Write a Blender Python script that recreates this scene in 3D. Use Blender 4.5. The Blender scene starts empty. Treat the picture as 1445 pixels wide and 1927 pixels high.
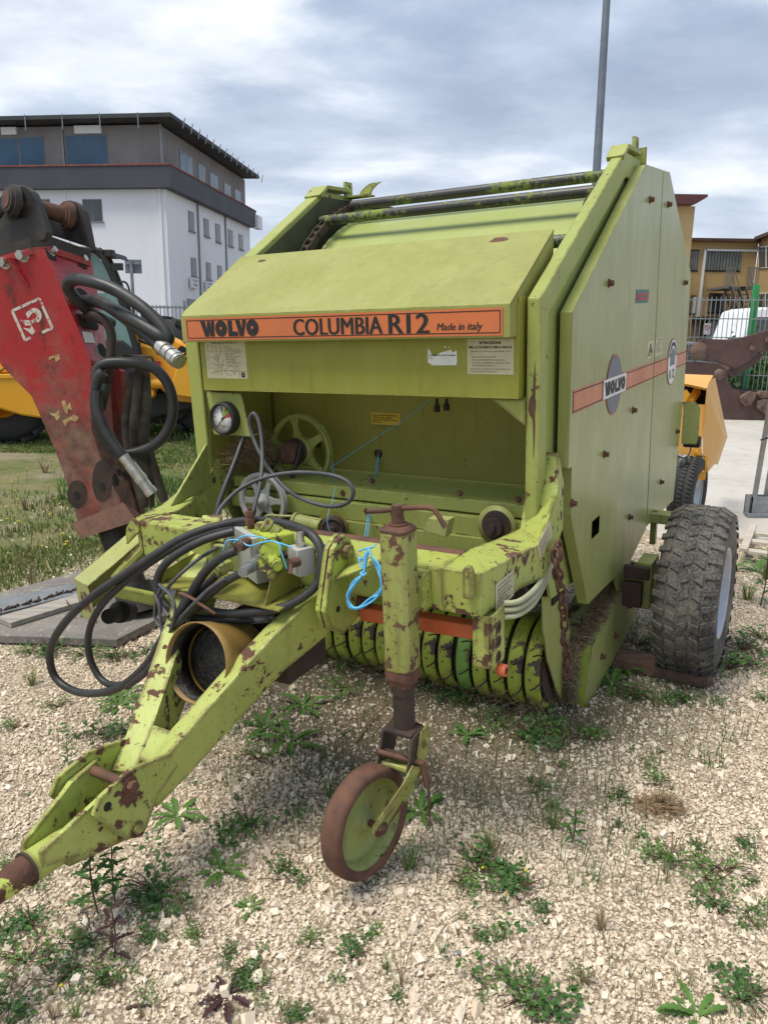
import bpy, bmesh, math, random
import numpy as np
from mathutils import Vector, Matrix
random.seed(7); rng = np.random.default_rng(7)
S = bpy.context.scene; COL = S.collection; R = math.radians; PI = math.pi
# ------------------------------------------------------------------ camera
F = 1425.0; CX, CY = 722.5, 963.5            # focal length and centre, in pixels of a 1445x1927 frame
UPc = Vector((0.01487852, -0.97312551, -0.2297942)); CAM_H = 1.55
fw = Vector((0, 0, 1)); fw = (fw - UPc * fw.dot(UPc)).normalized(); rt = fw.cross(UPc); rt.normalize()
if rt.x < 0: rt.negate()
C2W = Matrix((rt, fw, UPc))                  # rows: world axes in camera coords (x right, y down, z forward)
CAMP = Vector((0, 0, CAM_H))
cam = bpy.data.cameras.new('camera'); camo = bpy.data.objects.new('camera', cam); COL.objects.link(camo)
cam.sensor_fit = 'VERTICAL'; cam.sensor_height = 36; cam.lens = 36 * F / 1927; cam.clip_start = 0.05; cam.clip_end = 3000
M3 = C2W @ Matrix(((1, 0, 0), (0, -1, 0), (0, 0, -1)))
camo.matrix_world = Matrix.Translation(CAMP) @ M3.to_4x4(); S.camera = camo
# ------------------------------------------------------------------ world, sun, exposure
SUN_EL, SUN_AZ = R(66), R(-118)               # azimuth from +y (ahead of the camera) towards +x
W = bpy.data.worlds.new('World'); S.world = W; W.use_nodes = True
nt = W.node_tree; nt.nodes.clear()
def wn(t, **k):
    n = nt.nodes.new(t)
    for a, b in k.items(): setattr(n, a, b)
    return n
wl = nt.links.new
out = wn('ShaderNodeOutputWorld'); bg1 = wn('ShaderNodeBackground'); bg2 = wn('ShaderNodeBackground'); mx = wn('ShaderNodeMixShader')
sky = wn('ShaderNodeTexSky', sky_type='NISHITA', sun_disc=False, sun_elevation=SUN_EL, sun_rotation=SUN_AZ, air_density=1.0, dust_density=1.5, ozone_density=2.0)
wl(sky.outputs[0], bg1.inputs[0]); bg1.inputs[1].default_value = 0.07
tc = wn('ShaderNodeTexCoord'); mp = wn('ShaderNodeMapping'); sx = wn('ShaderNodeSeparateXYZ')
wl(tc.outputs['Generated'], sx.inputs[0])
# project onto a flat cloud deck: (x,y)/(z+.12)
ad = wn('ShaderNodeMath', operation='ADD'); ad.inputs[1].default_value = 0.16; wl(sx.outputs[2], ad.inputs[0])
mxm = wn('ShaderNodeMath', operation='MAXIMUM'); mxm.inputs[1].default_value = 0.05; wl(ad.outputs[0], mxm.inputs[0])
dx = wn('ShaderNodeMath', operation='DIVIDE'); wl(sx.outputs[0], dx.inputs[0]); wl(mxm.outputs[0], dx.inputs[1])
dy = wn('ShaderNodeMath', operation='DIVIDE'); wl(sx.outputs[1], dy.inputs[0]); wl(mxm.outputs[0], dy.inputs[1])
cb = wn('ShaderNodeCombineXYZ'); wl(dx.outputs[0], cb.inputs[0]); wl(dy.outputs[0], cb.inputs[1])
mp.inputs['Location'].default_value = (3.1, 1.7, 0); mp.inputs['Scale'].default_value = (0.8, 1.0, 1); wl(cb.outputs[0], mp.inputs[0])
n1 = wn('ShaderNodeTexNoise'); n1.inputs['Scale'].default_value = 1.25; n1.inputs['Detail'].default_value = 7; n1.inputs['Roughness'].default_value = .52
n1.inputs['Distortion'].default_value = .25; wl(mp.outputs[0], n1.inputs['Vector'])
n2 = wn('ShaderNodeTexNoise'); n2.inputs['Scale'].default_value = 3.2; n2.inputs['Detail'].default_value = 8; n2.inputs['Roughness'].default_value = .55
wl(mp.outputs[0], n2.inputs['Vector'])
ra = wn('ShaderNodeValToRGB'); ra.color_ramp.elements[0].position = .40; ra.color_ramp.elements[1].position = .61
ra.color_ramp.elements[0].color = (.22, .275, .37, 1); ra.color_ramp.elements[1].color = (.58, .61, .65, 1)
e = ra.color_ramp.elements.new(.50); e.color = (.30, .36, .46, 1)
wl(n1.outputs[0], ra.inputs[0])
rb = wn('ShaderNodeValToRGB'); rb.color_ramp.elements[0].position = .38; rb.color_ramp.elements[1].position = .68
rb.color_ramp.elements[0].color = (.74, .77, .82, 1); rb.color_ramp.elements[1].color = (1.18, 1.15, 1.11, 1)
wl(n2.outputs[0], rb.inputs[0])
ml = wn('ShaderNodeMix', data_type='RGBA', blend_type='MULTIPLY'); ml.inputs[0].default_value = 1; wl(ra.outputs[0], ml.inputs[6]); wl(rb.outputs[0], ml.inputs[7])
# towards the horizon the deck brightens to white haze
hz = wn('ShaderNodeMapRange'); hz.inputs[1].default_value = .42; hz.inputs[2].default_value = .02; hz.inputs[3].default_value = 0; hz.inputs[4].default_value = .55
wl(sx.outputs[2], hz.inputs[0])
mh = wn('ShaderNodeMix', data_type='RGBA'); wl(hz.outputs[0], mh.inputs[0]); wl(ml.outputs[2], mh.inputs[6]); mh.inputs[7].default_value = (.56, .585, .62, 1)
wl(mh.outputs[2], bg2.inputs[0]); bg2.inputs[1].default_value = 1.05
mx.inputs[0].default_value = .86; wl(bg1.outputs[0], mx.inputs[1]); wl(bg2.outputs[0], mx.inputs[2]); wl(mx.outputs[0], out.inputs[0])
sl = bpy.data.lights.new('sun', 'SUN'); sl.energy = 2.2; sl.angle = R(26); sl.color = (1, .93, .81)
so = bpy.data.objects.new('sun', sl); COL.objects.link(so); so.location = (0, 0, 30)
sd = Vector((math.sin(SUN_AZ) * math.cos(SUN_EL), math.cos(SUN_AZ) * math.cos(SUN_EL), math.sin(SUN_EL)))
so.rotation_euler = sd.to_track_quat('Z', 'Y').to_euler()
S.view_settings.view_transform = 'Standard'; S.view_settings.look = 'None'; S.view_settings.gamma = 1; S.view_settings.use_curve_mapping = False
S.view_settings.exposure = 0.80
S.render.engine = 'CYCLES'; S.cycles.max_bounces = 6; S.cycles.transparent_max_bounces = 12
S.render.resolution_x = 767; S.render.resolution_y = 1024
# ------------------------------------------------------------------ measuring helpers (camera ray to a real plane of the place)
def rayw(px, py): return C2W @ Vector(((px - CX) / F, (py - CY) / F, 1.0))
def g(px, py, z=0.0):
    r = rayw(px, py); return CAMP + r * ((z - CAM_H) / r.z)
def w(px, py, d):
    r = rayw(px, py); return CAMP + r * (d / r.y)
_U = C2W @ Vector((0.8623, 0, 0)) if False else None
def _n(v): return v.normalized()
def _rc(x, y): return Vector(((x - CX) / F, (y - CY) / F, 1.0))
Uc = -_n(_rc(-1724, 674)); Vc = _n(_rc(1602, 547)); Vc = _n(Vc - Uc * Uc.dot(Vc)); Wc = Uc.cross(Vc)
if Wc.y > 0: Wc.negate()
UW, VW, WW = C2W @ Uc, C2W @ Vc, C2W @ Wc      # axes of the baler in the world
OFF = Vector((-1.6, 2.4, -1.7))
MORG = CAMP + UW * OFF.x + VW * OFF.y + WW * OFF.z
MM = Matrix.Translation(MORG) @ Matrix((UW, VW, WW)).transposed().to_4x4()
def m(px, py, ax, val):
    r = _rc(px, py); c = (r.dot(Uc), r.dot(Vc), r.dot(Wc)); i = 'xyz'.index(ax)
    t = (val + OFF[i]) / c[i]; return Vector(c) * t - OFF
# ------------------------------------------------------------------ mesh builder
class MB:
    def __init__(s): s.v = []; s.f = []; s.sm = []
    def add(s, vs, fs, smooth=False):
        b = len(s.v); s.v += [tuple(v) for v in vs]; s.f += [tuple(i + b for i in f) for f in fs]; s.sm += [smooth] * len(fs); return s
    def prism(s, pts, ext):
        pts = [Vector(p) for p in pts]; ext = Vector(ext); n = len(pts)
        nrm = Vector((0, 0, 0))
        for i in range(n): nrm += pts[i].cross(pts[(i + 1) % n])
        if nrm.dot(ext) > 0: pts.reverse()
        vs = pts + [p + ext for p in pts]
        fs = [tuple(range(n)), tuple(range(2 * n - 1, n - 1, -1))] + [(i, n + i, n + (i + 1) % n, (i + 1) % n) for i in range(n)]
        return s.add(vs, fs)
    def box(s, c, d, rot=None):
        c = Vector(c); h = Vector(d) / 2; vs = []
        for z in (-1, 1):
            for x, y in ((-1, -1), (1, -1), (1, 1), (-1, 1)):
                p = Vector((x * h.x, y * h.y, z * h.z)); p = rot @ p if rot else p; vs.append(c + p)
        return s.add(vs, [(3, 2, 1, 0), (4, 5, 6, 7), (0, 1, 5, 4), (1, 2, 6, 5), (2, 3, 7, 6), (3, 0, 4, 7)])
    def b2(s, lo, hi):
        lo, hi = Vector(lo), Vector(hi); return s.box((lo + hi) / 2, hi - lo)
    def beam(s, p0, p1, wd, ht, up=(0, 0, 1), c0=0, c1=0):
        p0, p1 = Vector(p0), Vector(p1); d = (p1 - p0).normalized(); x = d.cross(Vector(up)).normalized(); u = x.cross(d)
        vs = []
        for p in (p0, p1):
            for a, b in ((-1, -1), (1, -1), (1, 1), (-1, 1)): vs.append(p + x * a * wd / 2 + u * b * ht / 2)
        return s.add(vs, [(0, 1, 2, 3), (7, 6, 5, 4), (0, 4, 5, 1), (1, 5, 6, 2), (2, 6, 7, 3), (3, 7, 4, 0)])
    def loft(s, rings, caps=True, smooth=False):
        n = len(rings[0]); vs = [p for r in rings for p in r]; fs = []
        for k in range(len(rings) - 1):
            for i in range(n): j = (i + 1) % n; fs.append((k * n + i, k * n + j, (k + 1) * n + j, (k + 1) * n + i))
        s.add(vs, fs, smooth)
        if caps:
            s.add(rings[0], [tuple(range(n - 1, -1, -1))]); s.add(rings[-1], [tuple(range(n))])
        return s
    def cyl(s, p0, p1, r0, r1=None, seg=16, caps=True, smooth=True):
        p0, p1 = Vector(p0), Vector(p1); r1 = r0 if r1 is None else r1; d = (p1 - p0).normalized()
        x = d.orthogonal().normalized(); y = d.cross(x)
        rings = [[p + (x * math.cos(2 * PI * i / seg) + y * math.sin(2 * PI * i / seg)) * r for i in range(seg)] for p, r in ((p0, r0), (p1, r1))]
        return s.loft(rings, caps, smooth)
    def lathe(s, o, ax, prof, seg=24, closed=False, smooth=True, a0=0, a1=2 * PI):
        o, ax = Vector(o), Vector(ax).normalized(); x = ax.orthogonal().normalized(); y = ax.cross(x); full = abs(a1 - a0 - 2 * PI) < 1e-5
        vs = []; n = len(prof); m_ = seg if full else seg + 1
        for k in range(m_):
            a = a0 + (a1 - a0) * k / seg
            for r, t in prof: vs.append(o + ax * t + (x * math.cos(a) + y * math.sin(a)) * r)
        fs = []
        for k in range(seg):
            k2 = (k + 1) % m_
            for i in range(n - 1 + (1 if closed else 0)):
                j = (i + 1) % n; fs.append((k * n + i, k * n + j, k2 * n + j, k2 * n + i))
        return s.add(vs, fs, smooth)
    def tube(s, pts, r, seg=10, sub=6, closed=False, rf=None):
        P = [Vector(p) for p in pts]
        if sub > 1 and len(P) > 2: P = spline(P, sub, closed)
        n = len(P); rings = []; t0 = (P[1] - P[0]).normalized(); x = t0.orthogonal().normalized()
        for i in range(n):
            if closed: t = (P[(i + 1) % n] - P[i - 1]).normalized()
            else: t = (P[min(i + 1, n - 1)] - P[max(i - 1, 0)]).normalized()
            x = (x - t * x.dot(t)).normalized(); y = t.cross(x); rr = r if rf is None else rf(i / (n - 1)) 
            rings.append([P[i] + (x * math.cos(2 * PI * k / seg) + y * math.sin(2 * PI * k / seg)) * rr for k in range(seg)])
        if closed: rings.append(rings[0]); return s.loft(rings, False, True)
        return s.loft(rings, True, True)
    def bolt(s, c, nrm, r=.012, h=.01, washer=True, shank=0):
        c, nrm = Vector(c), Vector(nrm).normalized()
        if washer: s.cyl(c, c + nrm * .003, r * 1.45, seg=14)
        s.cyl(c, c + nrm * (h + .003), r, seg=6, smooth=False)
        if shank: s.cyl(c, c + nrm * (h + shank), r * .5, seg=8)
        return s
    def xf(s, M): s.v = [tuple(M @ Vector(v)) for v in s.v]; return s
    def mesh(s, name):
        me = bpy.data.meshes.new(name); me.from_pydata(s.v, [], s.f); me.polygons.foreach_set('use_smooth', s.sm); me.update(); return me
def spline(P, sub, closed=False):
    n = len(P); o = []
    rngk = range(n) if closed else range(n - 1)
    for i in rngk:
        if closed: a, b, c, d = P[i - 1], P[i], P[(i + 1) % n], P[(i + 2) % n]
        else: a, b, c, d = P[max(i - 1, 0)], P[i], P[i + 1], P[min(i + 2, n - 1)]
        for k in range(sub):
            t = k / sub
            o.append(.5 * ((2 * b) + (c - a) * t + (2 * a - 5 * b + 4 * c - d) * t * t + (-a + 3 * b - 3 * c + d) * t ** 3))
    if not closed: o.append(P[-1])
    return o
def link(o, parent=None):
    COL.objects.link(o)
    if parent is not None: o.parent = parent
    return o
def tag(o, label=None, cat=None, group=None, kind=None):
    if label: o['label'] = label
    if cat: o['category'] = cat
    if group: o['group'] = group
    if kind: o['kind'] = kind
    return o
def thing(name, label, cat, loc=(0, 0, 0), rz=0, group=None, mat=None):
    o = bpy.data.objects.new(name, None); o.empty_display_size = .1; COL.objects.link(o)
    if mat is not None: o.matrix_world = mat
    else: o.location = loc; o.rotation_euler = (0, 0, rz)
    o['_m'] = 0; del o['_m']; XF[o.name] = (mat if mat is not None else Matrix.Translation(Vector(loc)) @ Matrix.Rotation(rz, 4, 'Z'))
    return tag(o, label, cat, group)
XF = {}
def root_of(o):
    while o.parent: o = o.parent
    return o
def part(name, b, mt, parent=None, bevel=0, world=False, seg=2, kind=None, label=None):
    me = b.mesh(name) if isinstance(b, MB) else b
    if world and parent is not None: me.transform(XF[root_of(parent).name].inverted())
    if mt: me.materials.append(mt)
    o = bpy.data.objects.new(name, me); link(o, parent)
    if bevel:
        md = o.modifiers.new('bevel', 'BEVEL'); md.width = bevel; md.segments = seg; md.limit_method = 'ANGLE'; md.angle_limit = R(35); md.harden_normals = False
    if kind: o['kind'] = kind
    if label: o['label'] = label
    return o
def solo(name, b, mt, label, cat, loc, group=None, bevel=0, kind=None):
    """one-mesh thing; geometry given in world coordinates, origin put at loc"""
    me = b.mesh(name) if isinstance(b, MB) else b
    me.transform(Matrix.Translation(-Vector(loc))); me.materials.append(mt)
    o = bpy.data.objects.new(name, me); o.location = loc; COL.objects.link(o)
    if bevel:
        md = o.modifiers.new('bevel', 'BEVEL'); md.width = bevel; md.segments = 2; md.limit_method = 'ANGLE'
    return tag(o, label, cat, group, kind)
# ------------------------------------------------------------------ materials
class NT:
    def __init__(s, name):
        s.m = bpy.data.materials.new(name); s.m.use_nodes = True; s.t = s.m.node_tree; s.p = s.t.nodes['Principled BSDF']
        s.tc = s.t.nodes.new('ShaderNodeTexCoord').outputs['Object']
    def n(s, t, **k):
        n = s.t.nodes.new(t)
        for a, b in k.items(): setattr(n, a, b)
        return n
    def set(s, sock, v):
        if hasattr(v, 'is_output') or isinstance(v, bpy.types.NodeSocket): s.t.links.new(v, sock)
        elif isinstance(v, (tuple, list)) and len(v) == 3 and sock.type == 'RGBA': sock.default_value = (*v, 1)
        else: sock.default_value = v
    def noise(s, scale, detail=4, rough=.5, vec=None, dist=0, stretch=None):
        v = vec or s.tc
        if stretch:
            mp_ = s.n('ShaderNodeMapping'); s.set(mp_.inputs[0], v); mp_.inputs['Scale'].default_value = stretch; v = mp_.outputs[0]
        q = s.n('ShaderNodeTexNoise'); s.set(q.inputs['Vector'], v); q.inputs['Scale'].default_value = scale; q.inputs['Detail'].default_value = detail
        q.inputs['Roughness'].default_value = rough; q.inputs['Distortion'].default_value = dist; return q.outputs[0]
    def vor(s, scale, feature='F1', out=0, vec=None, rnd=1):
        q = s.n('ShaderNodeTexVoronoi', feature=feature); s.set(q.inputs['Vector'], vec or s.tc); q.inputs['Scale'].default_value = scale; q.inputs['Randomness'].default_value = rnd
        return q.outputs[out]
    def rng(s, v, a, b, c=0., d=1.):
        q = s.n('ShaderNodeMapRange'); s.set(q.inputs[0], v)
        for i, x in enumerate((a, b, c, d)): s.set(q.inputs[i + 1], x)
        return q.outputs[0]
    def math(s, op, a, b=0., clamp=False):
        q = s.n('ShaderNodeMath', operation=op, use_clamp=clamp); s.set(q.inputs[0], a); s.set(q.inputs[1], b); return q.outputs[0]
    def mix(s, f, a, b, mode='MIX'):
        q = s.n('ShaderNodeMix', data_type='RGBA', blend_type=mode); s.set(q.inputs[0], f); s.set(q.inputs[6], a); s.set(q.inputs[7], b); return q.outputs[2]
    def bump(s, h, strength=.3, dist=.01, normal=None):
        q = s.n('ShaderNodeBump'); q.inputs['Strength'].default_value = strength; q.inputs['Distance'].default_value = dist; s.set(q.inputs['Height'], h)
        if normal is not None: s.set(q.inputs['Normal'], normal)
        return q.outputs[0]
    def sep(s, v=None):
        q = s.n('ShaderNodeSeparateXYZ'); s.set(q.inputs[0], v or s.tc); return q.outputs
    def fin(s, col=None, rough=None, metal=None, normal=None, spec=None):
        if col is not None: s.set(s.p.inputs['Base Color'], col)
        if rough is not None: s.set(s.p.inputs['Roughness'], rough)
        if metal is not None: s.set(s.p.inputs['Metallic'], metal)
        if normal is not None: s.set(s.p.inputs['Normal'], normal)
        if spec is not None: s.set(s.p.inputs['Specular IOR Level'], spec)
        return s.m
def edge(q, r=.006):
    b = q.n('ShaderNodeBevel', samples=4); b.inputs[0].default_value = r; ge = q.n('ShaderNodeNewGeometry')
    d = q.n('ShaderNodeVectorMath', operation='DOT_PRODUCT'); q.set(d.inputs[0], b.outputs[0]); q.set(d.inputs[1], ge.outputs['Normal'])
    return q.rng(d.outputs['Value'], 1.0, .82)
def paint(name, base, fade=None, rust=.5, edges=.6, dirt=.3, rough=.42, spots=.4, streak=.3, chip=30, grime=(.055, .05, .03), rustc=((.075, .035, .026), (.15, .075, .05)), er=.016, dent=0):
    """old machine paint: faded, streaked, chipped through to brown rust mostly along edges"""
    q = NT(name); fade = fade or tuple(min(1, c * 1.15 + .03) for c in base)
    c = q.mix(q.rng(q.noise(2.2, 5, .6), .35, .68), base, fade)
    c = q.mix(q.math('MULTIPLY', q.rng(q.noise(3, 6, .65, stretch=(7, 7, .8)), .48, .75), streak), c, tuple(min(1, x * 1.25 + .07) for x in base))
    c = q.mix(q.math('MULTIPLY', q.rng(q.noise(1.4, 6, .7, dist=.4), .5, .72), dirt), c, tuple(x * .45 + y * .5 for x, y in zip(base, grime)))
    c = q.mix(q.math('MULTIPLY', q.rng(q.noise(5, 7, .7, stretch=(5, 5, .6)), .54, .72), dirt * .8), c, grime)
    c = q.mix(q.math('MULTIPLY', q.rng(q.noise(1.1, 8, .8, dist=1.2), .52, .60), .22), c, tuple(min(1, x * 1.2 + .06) for x in base))
    c = q.mix(q.math('MULTIPLY', q.rng(q.noise(6, 9, .85, dist=2.5, stretch=(.6, .6, 2.5)), .63, .66), .35), c, tuple(x * .6 + .02 for x in base))
    fine = q.noise(chip, 8, .62); big = q.noise(3.6, 3, .5)
    thr = q.math('ADD', .735 - .13 * rust, q.math('MULTIPLY', q.math('SUBTRACT', .5, big), .62 * min(1, rust + .2)))
    mask = q.rng(q.math('SUBTRACT', fine, thr), -.012, .014)
    halo = q.math('MULTIPLY', q.rng(q.math('SUBTRACT', fine, thr), -.075, .0), .38 * min(1, rust * 1.6))
    c = q.mix(halo, c, tuple(x * .62 + y * .3 for x, y in zip(base, rustc[1])))
    mask = q.math('MAXIMUM', mask, q.rng(q.noise(chip * 3.4, 4, .6), .74 - .09 * rust, .755 - .09 * rust)) if rust > .2 else mask
    if spots:
        vd = q.vor(16); gate = q.rng(q.vor(16, out=1), 0, 1)
        sp = q.math('LESS_THAN', q.math('ADD', vd, q.math('MULTIPLY', q.noise(60, 3), .14)), q.math('MULTIPLY', q.rng(q.noise(7, 2), .5, .8), .62 * spots + .05))
        mask = q.math('MAXIMUM', mask, sp)
    if edges:
        ed = q.math('ADD', edge(q, er), q.math('MULTIPLY', q.math('SUBTRACT', q.noise(13, 7, .7), .53), 3.4 + edges))
        ed = q.rng(ed, 1.02 - .34 * edges, 1.06 - .34 * edges)
        mask = q.math('MAXIMUM', mask, ed, clamp=True)
    rc = q.mix(q.rng(q.noise(30, 6, .7), .3, .7), rustc[0], rustc[1])
    h = q.math('SUBTRACT', q.math('MULTIPLY', q.noise(180, 2), .08), mask)
    col = q.mix(mask, c, rc)
    # thin pale halo of bare primer
    rgh = q.rng(mask, 0, 1, rough, .88)
    rgh = q.math('ADD', rgh, q.math('MULTIPLY', q.noise(6, 4), .15))
    nb = q.bump(q.noise(1.6, 3, .5, dist=.3), dent, .03) if dent else None
    return q.fin(col, rgh, 0, q.bump(h, .35, .002, nb), .45)
def simple(name, c1, c2=None, scale=8, rough=.6, metal=0, bump=0, bscale=60, rough2=None, dist=.003, stretch=None):
    q = NT(name); c2 = c2 or tuple(x * .6 for x in c1); nn = q.noise(scale, 6, .6, stretch=stretch)
    f = q.rng(nn, .35, .65)
    nr = q.bump(q.noise(bscale, 5, .6, stretch=stretch), bump, dist) if bump else None
    return q.fin(q.mix(f, c1, c2), q.rng(f, 0, 1, rough, rough2 if rough2 is not None else min(1, rough + .15)), metal, nr)
LIME = (.30, .345, .085); OLIVE = (.38, .42, .08)
M = {}
M['frame'] = paint('lime_paint', LIME, (.35, .385, .105), rust=.45, edges=.75, dirt=.22, spots=.55, streak=.25)
M['drawbar'] = paint('drawbar_paint', (.345, .405, .075), (.395, .445, .125), rust=.95, edges=1.0, dirt=.28, spots=.6, streak=.2, chip=22, er=.03)
M['jack'] = paint('jack_paint', (.255, .285, .06), (.30, .32, .095), rust=.9, edges=.8, dirt=.7, spots=.9, streak=.6)
M['hood'] = paint('hood_paint', (.265, .275, .058), (.32, .33, .10), rust=.06, edges=.35, dirt=.3, spots=.0, streak=.3, rough=.45, er=.004, dent=.3)
M['box'] = paint('front_box_paint', (.27, .275, .035), (.31, .315, .055), rust=.06, edges=.25, dirt=.3, spots=.12, streak=.2, rough=.34, er=.004, dent=.3)
M['panel'] = paint('side_panel_paint', (.265, .29, .085), (.32, .345, .135), rust=.0, edges=.25, dirt=.3, spots=.0, streak=.6, rough=.24, er=.004, dent=.35)
M['drum'] = paint('drum_sheet_paint', (.31, .37, .10), (.36, .41, .14), rust=.0, edges=0, dirt=.12, spots=0, streak=.1, rough=.4)
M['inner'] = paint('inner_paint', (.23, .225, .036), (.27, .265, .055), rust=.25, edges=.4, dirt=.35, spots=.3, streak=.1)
M['guard'] = paint('guard_paint', (.31, .34, .095), (.36, .39, .15), rust=.3, edges=.5, dirt=.35, spots=.35, streak=.3)
M['band'] = paint('band_paint', (.36, .45, .04), (.41, .48, .07), rust=.75, edges=.5, dirt=.6, spots=.7, streak=.2, chip=30, rustc=((.05, .05, .05), (.12, .09, .075)))
M['band_new'] = paint('fresh_green_paint', (.15, .32, .045), rust=.4, edges=.2, dirt=.3, spots=.1)
M['orange'] = paint('orange_paint', (.56, .11, .035), (.60, .15, .06), rust=.2, edges=.4, dirt=.25, spots=.3)
M['decal_o'] = simple('orange_decal', (.62, .17, .055), (.52, .15, .06), 5, .4)
M['decal_p'] = simple('faded_orange_decal', (.58, .22, .10), (.50, .17, .08), 9, .4, stretch=(1, 1, .3))
M['black'] = simple('black_ink', (.012, .012, .013), (.02, .02, .02), 40, .5)
M['pinkline'] = simple('faded_edge_red', (.55, .14, .12), None, 8, .5)
M['paper'] = simple('cream_label', (.60, .56, .38), (.50, .46, .30), 14, .5)
M['white'] = simple('white_sticker', (.80, .80, .77), (.68, .68, .66), 20, .5)
M['yellow_l'] = simple('yellow_label', (.62, .42, .04), (.5, .33, .03), 20, .5)
M['decal_gr'] = simple('grey_decal', (.14, .16, .19), (.18, .2, .23), 20, .5)
M['red_l'] = simple('red_sticker', (.42, .04, .05), (.35, .05, .06), 20, .5)
M['teal_l'] = simple('teal_sticker', (.05, .22, .18), None, 20, .5)
M['blue_l'] = simple('blue_paint', (.03, .25, .45), None, 20, .5)
M['rubber'] = simple('hose_rubber', (.018, .019, .021), (.035, .035, .036), 12, .42, bump=.15, bscale=90, dist=.0008)
M['cable'] = simple('grey_hose', (.05, .055, .065), (.09, .09, .095), 12, .5)
M['rust'] = simple('rusty_steel', (.085, .045, .032), (.17, .085, .055), 16, .75, .2, .5, 80, dist=.002)
M['rustdk'] = simple('dark_rusty_steel', (.04, .032, .028), (.085, .055, .042), 14, .65, .3, .5, 70, dist=.002)
M['black_st'] = simple('black_worn_steel', (.022, .021, .022), (.06, .052, .046), 9, .42, .2, .35, 40, rough2=.7, dist=.002)
M['galv'] = simple('galvanised_steel', (.30, .32, .33), (.20, .22, .23), 10, .45, .5, .1, 50)
M['chrome'] = simple('bright_zinc', (.62, .61, .58), (.42, .41, .38), 30, .3, .8)
M['alu'] = simple('aluminium_block', (.52, .52, .50), (.42, .43, .40), 12, .45, .3, .1, 80)
M['twine'] = simple('blue_twine', (.07, .40, .72), (.16, .52, .80), 60, .6)
M['ptocone'] = simple('yellow_plastic', (.30, .19, .045), (.19, .115, .035), 7, .45, bump=.1, rough2=.6)
M['cone_dark'] = simple('greasy_dark_inside', (.010, .009, .008), (.02, .018, .015), 25, .35, bump=1, bscale=50, dist=.01)
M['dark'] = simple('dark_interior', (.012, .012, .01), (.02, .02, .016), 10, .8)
M['glass'] = simple('dark_glass', (.035, .055, .08), (.05, .075, .1), 1, .08, rough2=.1)
M['innerdk'] = simple('dark_inner_green', (.055, .06, .03), (.09, .10, .04), 7, .7)
M['bar'] = None
q = NT('mossy_black_bar')
mk = q.rng(q.math('ADD', q.noise(38, 8, .75), q.math('MULTIPLY', q.noise(5, 3), .6)), .83, .90)
M['bar'] = q.fin(q.mix(mk, q.mix(q.noise(12), (.03, .032, .034), (.06, .06, .055)), (.20, .25, .05)), q.rng(mk, 0, 1, .4, .9), 0, q.bump(mk, .3, .002))
q = NT('worn_red_paint')     # red breaker: rubs through to dark rust lower down
zz = q.sep()[2]
c = q.mix(q.rng(q.noise(2.5, 5, .6), .35, .7), (.44, .024, .03), (.33, .02, .026))
c = q.mix(q.math('MULTIPLY', q.rng(q.noise(9, 8, .75, stretch=(1, 1, .5)), .57, .63), .8), c, (.07, .028, .022))
c = q.mix(q.math('MULTIPLY', q.rng(q.noise(14, 9, .85, dist=1.5, stretch=(.5, .5, 2.2)), .60, .64), .6), c, (.50, .14, .13))
c = q.mix(q.math('MULTIPLY', q.rng(q.noise(16, 8, .8, stretch=(3, .7, .7)), .63, .66), .7), c, (.04, .02, .02))
lowm = q.math('ADD', q.rng(zz, 1.36, .92), q.math('MULTIPLY', q.math('SUBTRACT', q.noise(7, 9, .75), .5), 2.6), clamp=True)
rc = q.mix(q.rng(q.noise(12, 7, .7), .35, .65), (.10, .05, .038), (.26, .15, .105))
ed = q.math('MULTIPLY', edge(q, .01), q.rng(q.noise(14, 5), .45, .55))
mk = q.math('MAXIMUM', lowm, ed, clamp=True)
M['red'] = q.fin(q.mix(mk, c, rc), q.rng(mk, 0, 1, .38, .8), 0, q.bump(q.noise(60, 6, .7), .3, .003))
def cloth(name, c, c2, sc=200): return simple(name, c, c2, 18, .9, bump=.6, bscale=sc, dist=.002)
M['strap'] = cloth('dirty_strap', (.10, .085, .065), (.05, .042, .034))
M['yel'] = paint('yellow_machine_paint', (.72, .34, .015), (.76, .38, .03), rust=.05, edges=.1, dirt=.12, spots=.05, streak=.05, rustc=((.1, .05, .03), (.15, .1, .06)))
M['yel2'] = paint('pale_yellow_sheet', (.70, .36, .07), (.74, .42, .12), rust=.1, edges=.15, dirt=.12, spots=.1, streak=.2, rustc=((.12, .06, .03), (.2, .1, .06)))
M['cream'] = simple('cream_pipe', (.44, .45, .30), (.30, .31, .19), 8, .5)
M['wood'] = simple('old_plank_wood', (.16, .085, .055), (.28, .17, .11), 4, .8, bump=.7, bscale=12, stretch=(.4, 6, 6), dist=.006)
M['greywood'] = simple('weathered_wood', (.38, .35, .31), (.26, .24, .21), 5, .85, bump=.5, bscale=14, stretch=(.5, 6, 6), dist=.004)
M['palewood'] = simple('pale_pallet_wood', (.55, .50, .42), (.42, .37, .30), 5, .8, bump=.4, bscale=14, stretch=(.5, 6, 6))
M['straw'] = simple('dry_straw', (.30, .21, .12), (.16, .105, .06), 30, .85)
q = NT('muddy_tyre')
mud = q.rng(q.math('ADD', q.noise(3.5, 5, .6), q.math('MULTIPLY', q.noise(90, 3, .7), .75)), .80, .98)
M['tyre'] = q.fin(q.mix(q.math('MULTIPLY', mud, .55), q.mix(q.noise(8), (.028, .028, .030), (.06, .06, .06)), (.27, .245, .20)), .8, 0, q.bump(q.noise(110, 5, .7), .4, .003))
M['tyre2'] = simple('car_tyre', (.022, .022, .023), (.04, .04, .04), 14, .7, bump=.2, bscale=60)
M['rim'] = simple('silver_rim', (.50, .54, .60), (.40, .44, .50), 6, .35, .3)
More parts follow.
